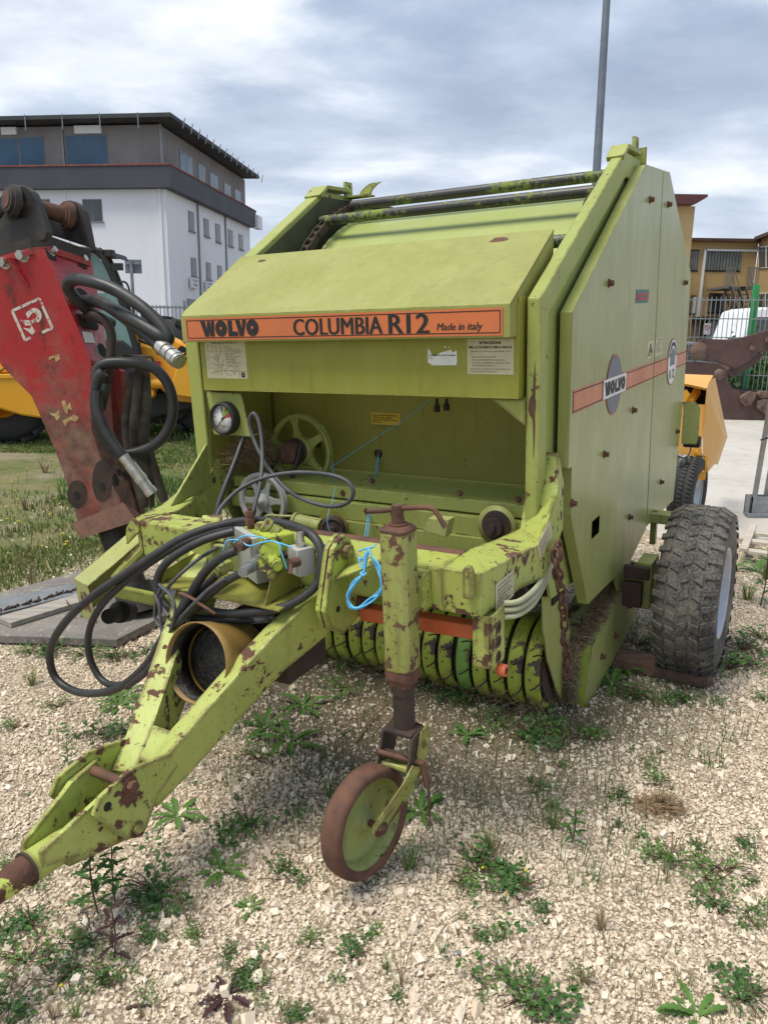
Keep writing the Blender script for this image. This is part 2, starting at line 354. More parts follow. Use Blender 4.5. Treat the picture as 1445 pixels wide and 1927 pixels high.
M['greencab'] = simple('green_post_paint', (.02, .30, .08), (.03, .24, .07), 8, .5)
def leafm(name, a, b, tr=.3):
    q = NT(name); ge = q.n('ShaderNodeNewGeometry'); c = q.mix(ge.outputs['Random Per Island'], a, b)
    c = q.mix(q.rng(q.noise(9, 3), .4, .7), c, tuple(x * .7 for x in a)); q.fin(c, .55)
    t = q.n('ShaderNodeBsdfTranslucent'); q.set(t.inputs[0], c); mxx = q.n('ShaderNodeMixShader'); mxx.inputs[0].default_value = tr
    o = q.t.nodes['Material Output']; q.t.links.new(q.p.outputs[0], mxx.inputs[1]); q.t.links.new(t.outputs[0], mxx.inputs[2]); q.t.links.new(mxx.outputs[0], o.inputs[0]); return q.m
M['leaf'] = leafm('weed_leaf', (.075, .19, .03), (.15, .29, .06))
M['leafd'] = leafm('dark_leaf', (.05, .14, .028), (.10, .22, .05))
M['leafp'] = leafm('purple_leaf', (.05, .022, .03), (.09, .04, .04))
M['grass'] = leafm('grass_blade', (.12, .19, .035), (.30, .32, .11))
M['dry'] = leafm('dry_stem', (.22, .16, .09), (.34, .27, .16), .1)
M['petal'] = leafm('yellow_petal', (.7, .55, .02), (.75, .6, .05))
M['stem'] = leafm('red_stem', (.10, .04, .035), (.12, .10, .04), .1)
# ------------------------------------------------------------------ lettering
def text_mesh(body, wdt, hgt, bold=0, shear=0, fat=0):
    """flat text as a mesh in the XY plane, fitted to wdt x hgt, origin lower left"""
    cu = bpy.data.curves.new('lettering', 'FONT'); cu.body = body; cu.size = 1; cu.offset = bold; cu.shear = shear; cu.extrude = 0; cu.resolution_u = 3
    o = bpy.data.objects.new('lettering', cu); COL.objects.link(o); dg = bpy.context.evaluated_depsgraph_get(); dg.update()
    me = bpy.data.meshes.new_from_object(o.evaluated_get(dg)); bpy.data.objects.remove(o); bpy.data.curves.remove(cu)
    n = len(me.vertices); a = np.empty(n * 3, 'f'); me.vertices.foreach_get('co', a); a = a.reshape(-1, 3)
    lo, hi = a.min(0), a.max(0); sc = np.array([wdt / max(hi[0] - lo[0], 1e-6), hgt / max(hi[1] - lo[1], 1e-6), 1]); a = (a - lo) * sc; a[:, 2] = 0
    vs = [tuple(v) for v in a]; fs = [tuple(p.vertices) for p in me.polygons]; bpy.data.meshes.remove(me)
    b = MB(); b.add(vs, fs)
    if fat:
        for k in (-1, 1): b.add([(v[0] + k * fat * hgt, v[1], v[2] + .00004 * k) for v in vs], fs)
    return b
def wolvo(wdt, hgt):
    b = MB(); x = 0
    def poly(pts, x0): b.prism([(x0 + p[0], p[1], 0) for p in pts], (0, 0, .0004))
    poly([(0, 1), (.40, 1), (.55, .42), (.60, 1), (.84, 1), (.89, .42), (.93, 1), (1.22, 1), (1.16, 0), (.80, 0), (.745, .48), (.70, 0), (.34, 0)], 0)
    def ring(x0):
        n = 28; v = []; 
        for k in range(n):
            a = 2 * PI * k / n; v.append((x0 + .5 + .5 * math.cos(a), .5 + .52 * math.sin(a), .0004))
        for k in range(n):
            a = 2 * PI * k / n; v.append((x0 + .47 + .10 * math.cos(a), .52 + .12 * math.sin(a), .0004))
        b.add(v, [(k, (k + 1) % n, n + (k + 1) % n, n + k) for k in range(n)])
    ring(1.27)
    poly([(0, 1), (.36, 1), (.36, .30), (.80, .28), (.86, 0), (0, 0)], 2.36)
    poly([(0, 1), (.38, 1), (.52, .42), (.58, 1), (.92, 1), (.62, 0), (.30, 0)], 3.0)
    ring(3.88)
    k = (wdt / 4.88, hgt); b.v = [(v[0] * k[0], v[1] * k[1], v[2]) for v in b.v]; return b
def on_plane(b, o, ex, ey):
    """map a flat XY mesh onto a plane through o spanned by unit vectors ex, ey"""
    o, ex, ey = Vector(o), Vector(ex), Vector(ey); ez = ex.cross(ey)
    b.v = [tuple(o + ex * v[0] + ey * v[1] + ez * v[2]) for v in b.v]; return b
def plate(o, ex, ey, wd, ht, th=.001):
    o, ex, ey = Vector(o), Vector(ex), Vector(ey); ez = ex.cross(ey)
    return MB().prism([o, o + ex * wd, o + ex * wd + ey * ht, o + ey * ht], ez * th)
# ================================================================== SETTING: ground sheets
def sheet(name, pts, z, mt, th=0):
    b = MB()
    if th: b.prism([(p[0], p[1], z - th) for p in pts], (0, 0, th))
    else: b.add([(p[0], p[1], z) for p in pts], [tuple(range(len(pts)))])
    o = part(name, b, mt); o['kind'] = 'structure'; return o
q = NT('gravel_ground')
P = q.tc
v1 = q.vor(75, vec=P); v2 = q.vor(75, out=1, vec=P); v3 = q.vor(150, vec=P)
stone = q.mix(q.rng(q.noise(140, 3), .3, .7), (.58, .48, .34), (.74, .64, .47))
stone = q.mix(q.rng(v2, .1, .9), stone, (.60, .52, .41))
stone = q.mix(q.rng(v1, .35, .62), stone, (.30, .24, .17))
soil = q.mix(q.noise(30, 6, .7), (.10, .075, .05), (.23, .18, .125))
s_ = q.sep(P)
# bare soil and fines in patches; below the baler, shade painted in as well
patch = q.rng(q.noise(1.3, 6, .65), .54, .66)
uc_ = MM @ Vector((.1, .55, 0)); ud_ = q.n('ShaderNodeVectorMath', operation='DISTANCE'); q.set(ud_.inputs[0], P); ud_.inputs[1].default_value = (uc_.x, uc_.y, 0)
under_shade = q.math('ADD', ud_.outputs['Value'], q.math('MULTIPLY', q.math('SUBTRACT', q.noise(2.2, 6, .7), .5), 1.2))
gr = q.mix(q.math('MAXIMUM', q.math('MULTIPLY', patch, .45), q.rng(under_shade, 1.35, .75, 0, .85)), stone, soil)
gl = g(0, 1150); gl2 = g(400, 960); gn = Vector((gl2.y - gl.y, gl.x - gl2.x, 0)).normalized()
if gn.dot(Vector((-1, 1, 0))) < 0: gn.negate()
dg_ = q.math('ADD', q.math('ADD', q.math('MULTIPLY', s_[0], gn.x), q.math('MULTIPLY', s_[1], gn.y)), -gn.dot(gl))
dg_ = q.math('ADD', dg_, q.math('MULTIPLY', q.math('SUBTRACT', q.noise(1.6, 6, .7), .5), 2.4))
gmask = q.rng(dg_, -.15, .5)
gcol = q.mix(q.rng(q.noise(2.2, 7, .75), .38, .62), (.105, .145, .04), (.24, .21, .11))
gcol = q.mix(q.math('MULTIPLY', q.rng(q.noise(.9, 5, .7, vec=P), .52, .62), .8), gcol, (.30, .25, .18))
col = q.mix(gmask, gr, gcol)
far = q.rng(s_[1], 9, 13)
col = q.mix(far, col, q.mix(q.noise(1.5, 6), (.17, .155, .135), (.22, .20, .17)))
h = q.math('ADD', q.math('MULTIPLY', v1, -1.0), q.math('MULTIPLY', v3, -.4))
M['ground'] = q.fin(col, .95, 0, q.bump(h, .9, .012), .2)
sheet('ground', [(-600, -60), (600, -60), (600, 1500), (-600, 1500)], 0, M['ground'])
q = NT('concrete'); P = q.tc
c = q.mix(q.rng(q.noise(.7, 7, .65), .35, .65), (.44, .415, .37), (.54, .51, .46)); c = q.mix(q.rng(q.noise(5, 8, .75), .52, .7), c, (.36, .33, .29))
M['concrete'] = q.fin(c, .85, 0, q.bump(q.noise(60, 6, .7), .15, .003))
yard = bpy.data.objects.new('concrete_yard', None); COL.objects.link(yard); yard['kind'] = 'structure'; XF['concrete_yard'] = Matrix.Identity(4)
# cast slabs with open joints
e0 = g(1450, 1010); e1 = g(1330, 905); yj = [e0.y - .15, g(1400, 905).y, g(1400, 905).y + 4.2, g(1400, 905).y + 8.4, 26]
xs = [2.15, 6.4, 10.6, 14.8, 19.0]
for i in range(4):
    for j in range(4):
        b = MB().b2((xs[i] + .012, yj[j] + .012, -.05), (xs[i + 1] - .012, yj[j + 1] - .012, .022))
        part('slab', b, M['concrete'], yard, bevel=.01)

# ================================================================== THE BALER
B = thing('round_baler', 'old lime green round baler with orange name strip, drawbar resting towards the camera', 'round baler', mat=MM)
def bp(name, b, mt, par=None, bevel=0, **k): return part(name, b, M[mt] if isinstance(mt, str) else mt, par or B, bevel, **k)
X = 'x'; Y = 'y'; Z = 'z'
# ---- chamber side sheets
side = [(.04, .95), (.04, 1.70), (.965, 2.24), (1.62, 2.24), (2.30, 1.80), (2.30, .62), (1.5, .50), (.2, .62)]
for sx_ in (-1, 1):
    bp('chamber_side', MB().prism([(sx_ * .745, y, z) for y, z in side], (sx_ * -.012, 0, 0)), 'drum')
# ---- chamber drum sheet seen behind the slats
cy, cz, rr = 1.35, 1.31, .85
pts = []
b = MB(); prof = []
for k in range(41):
    a = R(205 - k * 4.2); prof.append((cy + rr * math.cos(a), cz + rr * math.sin(a)))
n = len(prof); vs = [(-.66, y, z) for y, z in prof] + [(.66, y, z) for y, z in prof] + [(-.66, cy + (y - cy) * .985, cz + (z - cz) * .985) for y, z in prof] + [(.66, cy + (y - cy) * .985, cz + (z - cz) * .985) for y, z in prof]
b.add(vs, [(i, n + i, n + i + 1, i + 1) for i in range(n - 1)] + [(2 * n + i + 1, 3 * n + i + 1, 3 * n + i, 2 * n + i) for i in range(n - 1)], True)
bp('drum_sheet', b, 'drum')
b = MB()
for sx_ in (-1, 1):   # rolled rims of the drum sheet
    b.tube([(sx_ * .655, y, z) for y, z in prof[::2]], .012, 8, 2)
bp('drum_rim', b, 'drum')
# ---- side frames: post, sloping rail, cap, lifting eye
def side_frame(sx_):
    x0, x1 = sx_ * .717, sx_ * (.763 if sx_ > 0 else .79)
    out = [(-.02, .86), (-.02, 1.715), (.955, 2.275), (1.22, 2.275), (1.22, 2.18), (.98, 2.18), (.06, 1.66), (.06, .86)]
    f = bp('side_frame', MB().prism([(x0, y, z) for y, z in out], (x1 - x0, 0, 0)), 'frame', bevel=.006)
    # cap plate folded over the top end
    c_ = MB(); xa, xb = sx_ * .700, sx_ * (.770 if sx_ > 0 else .797)
    c_.prism([(xa, .90, 2.252), (xa, .975, 2.305), (xa, .99, 2.298), (xa, .915, 2.236)], (xb - xa, 0, 0))
    c_.prism([(xa, .975, 2.305), (xa, 1.20, 2.31), (xa, 1.20, 2.29), (xa, .985, 2.288)], (xb - xa, 0, 0))
    bp('cap_plate', c_, 'frame', bevel=.002)
    # lifting eye: upright plate with a hole
    e_ = MB(); o_ = [(1.16, 2.28), (1.16, 2.40), (1.175, 2.43), (1.20, 2.44), (1.225, 2.43), (1.24, 2.40), (1.24, 2.28)]
    n_ = 16; hc = (1.20, 2.335 if sx_ > 0 else 2.315); hr = .015; xe = sx_ * .735
    outer = []
    for k in range(n_):
        a = 2 * PI * k / n_; dx_, dz_ = math.cos(a), math.sin(a)
        t = min(.032 / max(abs(dx_), 1e-6), (.03 if dz_ > 0 else .06) / max(abs(dz_), 1e-6)); outer.append((hc[0] + dx_ * t, hc[1] + dz_ * t))
    inner = [(hc[0] + hr * math.cos(2 * PI * k / n_), hc[1] + hr * math.sin(2 * PI * k / n_)) for k in range(n_)]
    vs = [(xe, *p) for p in outer] + [(xe, *p) for p in inner] + [(xe + .014, *p) for p in outer] + [(xe + .014, *p) for p in inner]
    fs = []
    for k in range(n_):
        j = (k + 1) % n_
        fs += [(k, j, n_ + j, n_ + k), (2 * n_ + j, 2 * n_ + k, 3 * n_ + k, 3 * n_ + j), (k, 2 * n_ + k, 2 * n_ + j, j), (n_ + j, 3 * n_ + j, 3 * n_ + k, n_ + k)]
    e_.add(vs, fs); bp('lifting_eye', e_, 'frame')
    if sx_ > 0:
        bp('gusset', MB().prism([(.70, 1.24, 2.26), (.78, 1.24, 2.26), (.78, 1.24, 2.33), (.70, 1.24, 2.325)], (0, .012, 0)), 'frame', bevel=.002)
    else:   # curved tab beside the left eye
        bp('tab_plate', MB().b2((-.73, 1.14, 2.262), (-.58, 1.225, 2.27)), 'frame')
        tabp = [Vector((-.66 + .012 * k * k * .22, 1.20, 2.27 + .011 * k)) for k in range(6)]
        bp('gusset', MB().loft([[p_, p_ + Vector((.07, 0, .003)), p_ + Vector((.07, .008, .003)), p_ + Vector((0, .008, 0))] for p_ in tabp]), 'frame')
    return f
for s in (-1, 1): side_frame(s)
# ---- outer side panels (right one in full view)
PX = .805
def tray(name, out, x, sx_, dep, par=None, hole=None, mt='panel'):
    """sheet-metal door: flat face with folded edges"""
    b = MB(); cx_ = sum(p[0] for p in out) / len(out); cz_ = sum(p[1] for p in out) / len(out); n_ = len(out)
    if hole is None: b.prism([(sx_ * x, y, z) for y, z in out], (-sx_ * .004, 0, 0))
    else:
        (hy0, hy1, hz0, hz1) = hole
        me = [(hy0, hz0), (hy1, hz0), (hy1, hz1), (hy0, hz1)]
        # split the face in strips around the opening
        def clip(poly, f, sgn):
            o = []
            for i in range(len(poly)):
                p, r = poly[i], poly[(i + 1) % len(poly)]; fp, fr = f(p) * sgn, f(r) * sgn
                if fp >= 0: o.append(p)
                if fp * fr < 0: t = fp / (fp - fr); o.append((p[0] + (r[0] - p[0]) * t, p[1] + (r[1] - p[1]) * t))
            return o
        a_ = clip(out, lambda p: p[1] - hz1, 1); c_ = clip(out, lambda p: p[1] - hz0, -1); mid = clip(clip(out, lambda p: p[1] - hz1, -1), lambda p: p[1] - hz0, 1)
        for poly in (a_, c_, clip(mid, lambda p: p[0] - hy0, -1), clip(mid, lambda p: p[0] - hy1, 1)):
            b.add([(sx_ * x, *p) for p in poly], [tuple(range(len(poly)))] if sx_ > 0 else [tuple(range(len(poly)))[::-1]])
    for i in range(n_):
        p, r = out[i], out[(i + 1) % n_]; d = Vector((r[0] - p[0], r[1] - p[1])).normalized(); nn_ = Vector((-d.y, d.x))
        if nn_.dot(Vector((cx_ - p[0], cz_ - p[1]))) < 0: nn_ = -nn_
        nn_ *= .003
        b.prism([(sx_ * (x - .0005), p[0], p[1]), (sx_ * (x - .0005), r[0], r[1]), (sx_ * (x - .0005), r[0] + nn_.x, r[1] + nn_.y), (sx_ * (x - .0005), p[0] + nn_.x, p[1] + nn_.y)], (-sx_ * dep, 0, 0))
    return bp(name, b, mt, bevel=.0025)
front = [(.175, 1.13), (.175, 1.666), (1.135, 2.243), (1.475, 2.262), (1.535, .545), (1.201, .462), (.48, .505), (.215, .95), (.215, 1.13)]
rear = [(1.488, 2.263), (1.63, 2.272), (2.366, 1.83), (2.395, 1.18), (2.27, .52), (1.55, .55)]
hole = (m(1113, 990, X, PX).y, m(1127, 990, X, PX).y, m(1120, 1008, X, PX).z, m(1120, 976, X, PX).z)
def ccw(p): return p
fp = tray('side_panel', front[::-1], PX, 1, .042, hole=hole)
rp = tray('rear_panel', rear, PX, 1, .042)
bp('panel_backing', MB().prism([(.75, hole[0] - .05, hole[2] - .05), (.75, hole[1] + .05, hole[2] - .05), (.75, hole[1] + .05, hole[3] + .05), (.75, hole[0] - .05, hole[3] + .05)], (.004, 0, 0)), 'dark')
tray('side_panel', front, .805, -1, .042); tray('rear_panel', rear, .805, -1, .042)
bm_ = MB().bolt((0, 0, 0), (1, 0, 0), .0115, .016)
bolt_me = bm_.mesh('panel_bolt'); bolt_me.materials.append(M['rust'])
for p in ((1222, 376), (1145, 533), (1190, 772), (1136, 855), (1183, 973), (1075, 947)):
    o = link(bpy.data.objects.new('bolt', bolt_me), fp); o.location = m(*p, X, PX)
for p in ((1256, 385), (1287, 532), (1272, 812), (1242, 907)):
    o = link(bpy.data.objects.new('bolt', bolt_me), rp); o.location = m(*p, X, PX)
# stripe, discs and stickers on the right side
EYp, EZp = Vector((0, 1, 0)), Vector((0, 0, 1))
def pdec(name, y0, y1, z0, z1, mt, par, up=.0012, th=.001): return bp(name, plate((PX + up - .001, y0, z0), EYp, EZp, y1 - y0, z1 - z0, th), mt, par)
def stripe(y0, y1, par):
    s_ = pdec('stripe', y0, y1, 1.318, 1.403, 'decal_p', par)
    b = MB()
    for z in (1.3255, 1.3935): b.b2((PX + .0012, y0, z - .0022), (PX + .002, y1, z + .0022))
    b.b2((PX + .0012, y0 + .001, 1.3255), (PX + .002, y0 + .006, 1.3935)) if y0 < .3 else None
    bp('stripe_lines', b, 'black', s_)
stripe(.205, 1.492, fp); stripe(1.512, 2.375, rp)
def disc(name, cyy, czz, ry, rz, mt, par, x, th=.0008, n_=40): return bp(name, MB().prism([(x, cyy + ry * math.cos(2 * PI * k / n_), czz + rz * math.sin(2 * PI * k / n_)) for k in range(n_)], (th, 0, 0)), mt, par)
c0 = m(1154, 724, X, PX); rz_ = (m(1154, 671, X, PX).z - m(1154, 777, X, PX).z) / 2; ry_ = (m(1167.5, 718, X, PX).y - m(1140.5, 730, X, PX).y) / 2
disc('disc_rim', c0.y, c0.z, ry_ + .006, rz_ + .006, 'pinkline', fp, PX + .0022)
disc('disc', c0.y, c0.z, ry_, rz_, 'decal_gr', fp, PX + .0032)
a_ = m(1132, 753, X, PX); b_ = m(1176, 701, X, PX)
wp = bp('name_plate', plate((PX + .004, a_.y, a_.z), EYp, EZp, b_.y - a_.y, b_.z - a_.z, .0008), 'white', fp)
bp('lettering', on_plane(wolvo((b_.y - a_.y) * .9, (b_.z - a_.z) * .72), (PX + .0056, a_.y + (b_.y - a_.y) * .05, a_.z + (b_.z - a_.z) * .14), EYp, EZp), 'black', wp)
c1 = m(1263, 681, X, PX); rz1 = (m(1263, 641, X, PX).z - m(1263, 722, X, PX).z) / 2; ry1 = (m(1271, 681, X, PX).y - m(1255.5, 681, X, PX).y) / 2
disc('badge_rim', c1.y, c1.z, ry1 + .006, rz1 + .006, 'pinkline', rp, PX + .0022)
bd = disc('badge', c1.y, c1.z, ry1, rz1, 'white', rp, PX + .0032)
bp('badge_emblem', MB().prism([(PX + .0044, c1.y + y * ry1, c1.z + z * rz1) for y, z in [(-.55, -.15), (-.55, .35)] + [(-.55 + .11 * k, .35 + .28 * math.sin(PI * k / 10)) for k in range(1, 10)] + [(.55, .35), (.55, -.15)]], (.0006, 0, 0)), 'decal_gr', bd)
bp('lettering', on_plane(text_mesh('R 12', ry1 * 1.15, rz1 * .42, .03), (PX + .0046, c1.y - ry1 * .58, c1.z - rz1 * .75), EYp, EZp), 'black', bd)
b = MB()
for k in range(9):
    a = R(20 + k * 17.5); b.box((PX + .0048, c1.y + ry1 * .78 * math.cos(a), c1.z + rz1 * .1 + rz1 * .72 * math.sin(a)), (.0006, .02, .022), Matrix.Rotation(a, 3, 'X'))
bp('badge_ring', b, 'black', bd)
def rect(px0, py0, px1, py1): p, r = m(px0, py1, X, PX), m(px1, py0, X, PX); return p.y, r.y, p.z, r.z
y0, y1, z0, z1 = rect(1195, 545, 1220, 571)
s_ = pdec('dealer_sticker', y0, y1, z0, z1, 'teal_l', fp)
bp('sticker_field', plate((PX + .0015, y0 + .01, z0 + (z1 - z0) * .2), EYp, EZp, y1 - y0 - .02, (z1 - z0) * .55), 'red_l', s_)
for k, (t, zz0, hh, mt_) in enumerate((('BOX TRATTORI', .82, .10, 'white'), ('RUMMIE', .34, .28, 'teal_l'), ('www.box.it', .06, .08, 'white'))):
    if k == 1: bp('lettering', on_plane(text_mesh('||||||', (y1 - y0) * .7, (z1 - z0) * .26, .02), (PX + .003, y0 + (y1 - y0) * .15, z0 + (z1 - z0) * zz0), EYp, EZp), mt_, s_)
y0, y1, z0, z1 = rect(1216, 640, 1229, 676); s_ = pdec('diagram_label', y0, y1, z0, z1, 'paper', fp)
b = MB(); W_, H_ = y1 - y0, z1 - z0
for (ax_, az_, bx_, bz_) in ((.15, .15, .5, .85), (.5, .85, .85, .3), (.3, .45, .8, .3), (.2, .15, .85, .12), (.45, .6, .4, .15), (.6, .55, .75, .15)):
    b.beam((PX + .0016, y0 + ax_ * W_, z0 + az_ * H_), (PX + .0016, y0 + bx_ * W_, z0 + bz_ * H_), .0006, .004, up=(1, 0, 0))
bp('diagram_lines', b, 'black', s_)
def lines_label(par, o, ex, ey, wd, ht, rows, mt='black'):
    """rows: (text, relative x, relative y, relative width, relative height, bold)"""
    for t, rx, ry, rw, rh, bo in rows:
        bp('lettering', on_plane(text_mesh(t, wd * rw, ht * rh, bo), Vector(o) + Vector(ex) * wd * rx + Vector(ey) * ht * ry, ex, ey), mt, par)
y0, y1, z0, z1 = rect(1231, 634, 1246, 671); s_ = pdec('warning_label', y0, y1, z0, z1, 'paper', fp if y1 < 1.48 else rp)
lines_label(s_, (PX + .0026, y0, z0), EYp, EZp, y1 - y0, z1 - z0, [('ATTENZIONE', .2, .86, .6, .07, .02), ('NON AVVICINARSI', .1, .72, .75, .05, 0), ('ALLA MACCHINA IN', .1, .62, .8, .05, 0), ('MOTO', .1, .52, .3, .05, 0), ('NON APRIRE IL', .1, .40, .7, .05, 0), ('PORTELLONE CON', .1, .30, .75, .05, 0), ('PERSONE DIETRO', .1, .20, .75, .05, 0)])
# ---- hood above the front box
H0 = [(-.12, 1.70), (.28, 1.943)]
hood = MB(); xh = .70
hood.prism([(-xh, -.12, 1.70), (-xh, .28, 1.943), (-xh, .285, 1.937), (-xh, -.113, 1.694)], (2 * xh, 0, 0))     # sloping top sheet
hood.prism([(-xh, -.12, 1.70), (-xh, -.12, 1.598), (-xh, -.116, 1.598), (-xh, -.116, 1.696)], (2 * xh, 0, 0))   # front lip
hood.b2((-xh, -.1165, 1.598), (xh, -.09, 1.602))
for sx_ in (-1, 1):
    hood.prism([(sx_ * xh, -.119, 1.699), (sx_ * xh, .278, 1.941), (sx_ * xh, .282, 1.86), (sx_ * xh, -.06, 1.60), (sx_ * xh, -.119, 1.599)], (-sx_ * .004, 0, 0))
hd = bp('hood', hood, 'hood', bevel=.003)
for p, r_ in (((492, 491), .016), ((938, 451), .026)):      # two worn-through rust blotches on the hood top
    q_ = m(*p, Z, 1.90); dslope = Vector((0, .40, .243)).normalized(); t = (q_.y + .12)
    r0 = _rc(*p); c_ = Vector((r0.dot(Uc), r0.dot(Vc), r0.dot(Wc)))
    nrm = Vector((0, -.243, .40)).normalized(); k = (nrm.dot(Vector((0, -.12, 1.70)) + OFF)) / nrm.dot(c_); pt = c_ * k - OFF
    bl = [pt + Vector((1, 0, 0)) * r_ * (1 + .25 * math.sin(3 * a + r_ * 90)) * math.cos(a) * 1.2 + dslope * r_ * .75 * (1 + .2 * math.cos(2 * a)) * math.sin(a) for a in [2 * PI * i / 24 for i in range(24)]]
    bp('rust_patch', MB().prism([v + nrm * .0003 for v in bl], nrm * .0006), 'rust', hd)
# orange name strip
EX, EZ = Vector((1, 0, 0)), Vector((0, 0, 1))
YS = -.1212
sa = m(354, 636, Y, YS); sb = m(946, 577, Y, YS); sx0, sx1, sz0, sz1 = -.675, sb.x, 1.605, 1.690
st = bp('name_strip', plate((sx0, YS, sz0), EX, EZ, sx1 - sx0, sz1 - sz0, .001), 'decal_o', hd)
b = MB(); i_ = .009
for z in (sz0 + i_, sz1 - i_): b.b2((sx0 + i_, YS - .0016, z - .0016), (sx1 - i_, YS - .001, z + .0016))
for x in (sx0 + i_, sx1 - i_): b.b2((x - .0016, YS - .0017, sz0 + i_), (x + .0016, YS - .0011, sz1 - i_))
bp('strip_border', b, 'black', st)
YT = YS - .0018
def on_strip(px0, px1, zb, zt, mesh_f):
    x0 = m(px0, 600, Y, YS).x; x1 = m(px1, 600, Y, YS).x; return mesh_f(x1 - x0, zt - zb), (x0, YT, zb)
mm_, o_ = on_strip(377, 486, 1.619, 1.678, wolvo); bp('lettering', on_plane(mm_, o_, EX, EZ), 'black', st)
for px0, px1, zb, zt, t, bo, sh in ((552, 719, 1.617, 1.675, 'COLUMBIA', .045, 0), (732, 758, 1.617, 1.679, 'R', .05, 0), (766, 807, 1.617, 1.679, '12', .05, 0), (822, 908, 1.617, 1.647, 'Made in italy', .028, .22)):
    mm_, o_ = on_strip(px0, px1, zb, zt, lambda a, b2_, t=t, bo=bo, sh=sh: text_mesh(t, a, b2_, 0, sh, bo)); bp('lettering', on_plane(mm_, o_, EX, EZ), 'black', st)
# ---- front box
YB = -.06
fb = MB(); fb.b2((-.668, YB, 1.40), (.706, YB + .006, 1.70)); fb.b2((-.668, YB + .006, 1.40), (.706, .22, 1.406))
for sx_ in (-.668, .701): fb.b2((sx_, YB + .006, 1.406), (sx_ + .005, .20, 1.72))
fb.b2((-.668, YB - .001, 1.40), (.706, YB + .02, 1.4035))
bx = bp('front_box', fb, 'box', bevel=.003)
def frect(px0, py0, px1, py1): p, r = m(px0, py1, Y, YB), m(px1, py0, Y, YB); return p.x, r.x, min(p.z, r.z), max(p.z, r.z)
YD = YB - .0002
x0, x1, z0, z1 = frect(385, 713, 467, 641)
lb = bp('diagram_label', plate((x0, YD, z0), EX, EZ, x1 - x0, z1 - z0), 'paper', bx)
OD = Vector((x0, YD - .0014, z0)); W_, H_ = x1 - x0, z1 - z0
lines_label(lb, OD, EX, EZ, W_, H_, [('SCHEMA LEGATORE AUTOMATICO', .16, .915, .66, .045, .01)] + [(t, .50, .83 - .043 * k, wd, .022, .01) for k, (t, wd) in enumerate((('POLSINO', .12), ('GUIDAFILO', .2), ('ROTOLO TENSIONE LEGATURA', .36), ('ROTOLINO GUIDA INGR. PRESE FILO', .42), ('REGOLATORE TENSIONE INGR.', .38), ('BATTI FILO', .22), ('BRACCIO TENSIONE', .38), ('CORDA DISTRIBUZIONE', .28), ('FILO MOLTEPLICE', .24), ('FILI DOPPI SPEC', .24), ('REGISTRO MOLTEPLICE FILI', .36)))])
b = MB()
def circ(cx_, cz_, r_, tk=.0008):
    n_ = 20; vs = []
    for rr_ in (r_, r_ - tk):
        vs += [OD + EX * (cx_ * W_ + rr_ * math.cos(2 * PI * k / n_)) + EZ * (cz_ * H_ + rr_ * math.sin(2 * PI * k / n_)) for k in range(n_)]
    b.add(vs, [(k, n_ + k, n_ + (k + 1) % n_, (k + 1) % n_) for k in range(n_)])
def seg_(ax_, az_, bx_, bz_, t=.0009):
    b.beam(OD + EX * ax_ * W_ + EZ * az_ * H_, OD + EX * bx_ * W_ + EZ * bz_ * H_, t, .0004, up=(0, -1, 0))
for c_ in ((.14, .27, .022), (.14, .27, .005), (.78, .27, .012), (.34, .37, .011), (.27, .55, .013), (.27, .55, .008), (.35, .25, .008), (.05, .53, .008)): circ(*c_)
for l_ in ((.14, .38, .78, .33), (.14, .16, .4, .21), (.4, .21, .78, .21), (.04, .70, .46, .70), (.08, .70, .06, .86), (.18, .70, .19, .84), (.28, .70, .27, .84), (.40, .70, .37, .84), (.08, .58, .26, .52), (.3, .5, .38, .66), (.4, .3, .44, .5), (.44, .25, .50, .12), (.50, .25, .60, .36), (.6, .36, .66, .30), (.50, .12, .62, .06), (.62, .22, .70, .12), (.27, .22, .27, .10), (.35, .18, .36, .09), (.70, .2, .70, .09), (.3, .48, .33, .4), (.06, .86, .18, .84), (.19, .84, .28, .84)): seg_(*l_)
seg_(.80, .0, .80, .19); seg_(.80, .19, 1, .19)
bp('diagram_lines', b, 'black', lb)
bp('emblem', MB().prism([OD + EX * (.90 * W_ + .0105 * math.cos(a)) + EZ * (.10 * H_ + .0105 * math.sin(a)) for a in [2 * PI * i / 28 for i in range(28)]], (0, -.0004, 0)), 'black', lb)
bp('emblem_band', plate(OD + EX * (.90 * W_ - .0125) + EZ * (.10 * H_ - .0028) + Vector((0, -.0005, 0)), EX, EZ, .025, .0056, .0003), 'paper', lb)
bp('lettering', on_plane(wolvo(.022, .0042), OD + EX * (.90 * W_ - .011) + EZ * (.10 * H_ - .0021) + Vector((0, -.0012, 0)), EX, EZ), 'black', lb)
x0, x1, z0, z1 = frect(879, 705, 966, 638)
lb = bp('instruction_label', plate((x0, YD, z0), EX, EZ, x1 - x0, z1 - z0), 'paper', bx)
lines_label(lb, (x0, YD - .0014, z0), EX, EZ, x1 - x0, z1 - z0, [('ISTRUZIONI', .27, .85, .46, .075, .05), ('PER LO SCARICO DELLA BALLA', .03, .73, .94, .07, .05), ('TERMINATA  LA  LEGATURA  PROCEDERE  COME', .06, .63, .88, .035, 0), ('SEGUE', .06, .56, .10, .03, 0), ('1  FERMARE LA PRESA DI FORZA', .06, .475, .58, .035, 0), ('2  APRIRE COMPLETAMENTE LA MACCHINA', .06, .39, .76, .035, 0), ('3  RIAVVIARE  LENTAMENTE  LA  PRESA  DI  FORZA', .06, .305, .88, .035, 0), ('PER FARE USCIRE LA BALLA', .11, .23, .48, .035, 0), ('IMPORTANTE: NON APRIRE MAI LA MACCHINA CON', .06, .13, .88, .035, 0), ('LA PRESA DI FORZA IN MOVIMENTO.', .06, .06, .60, .035, 0)])
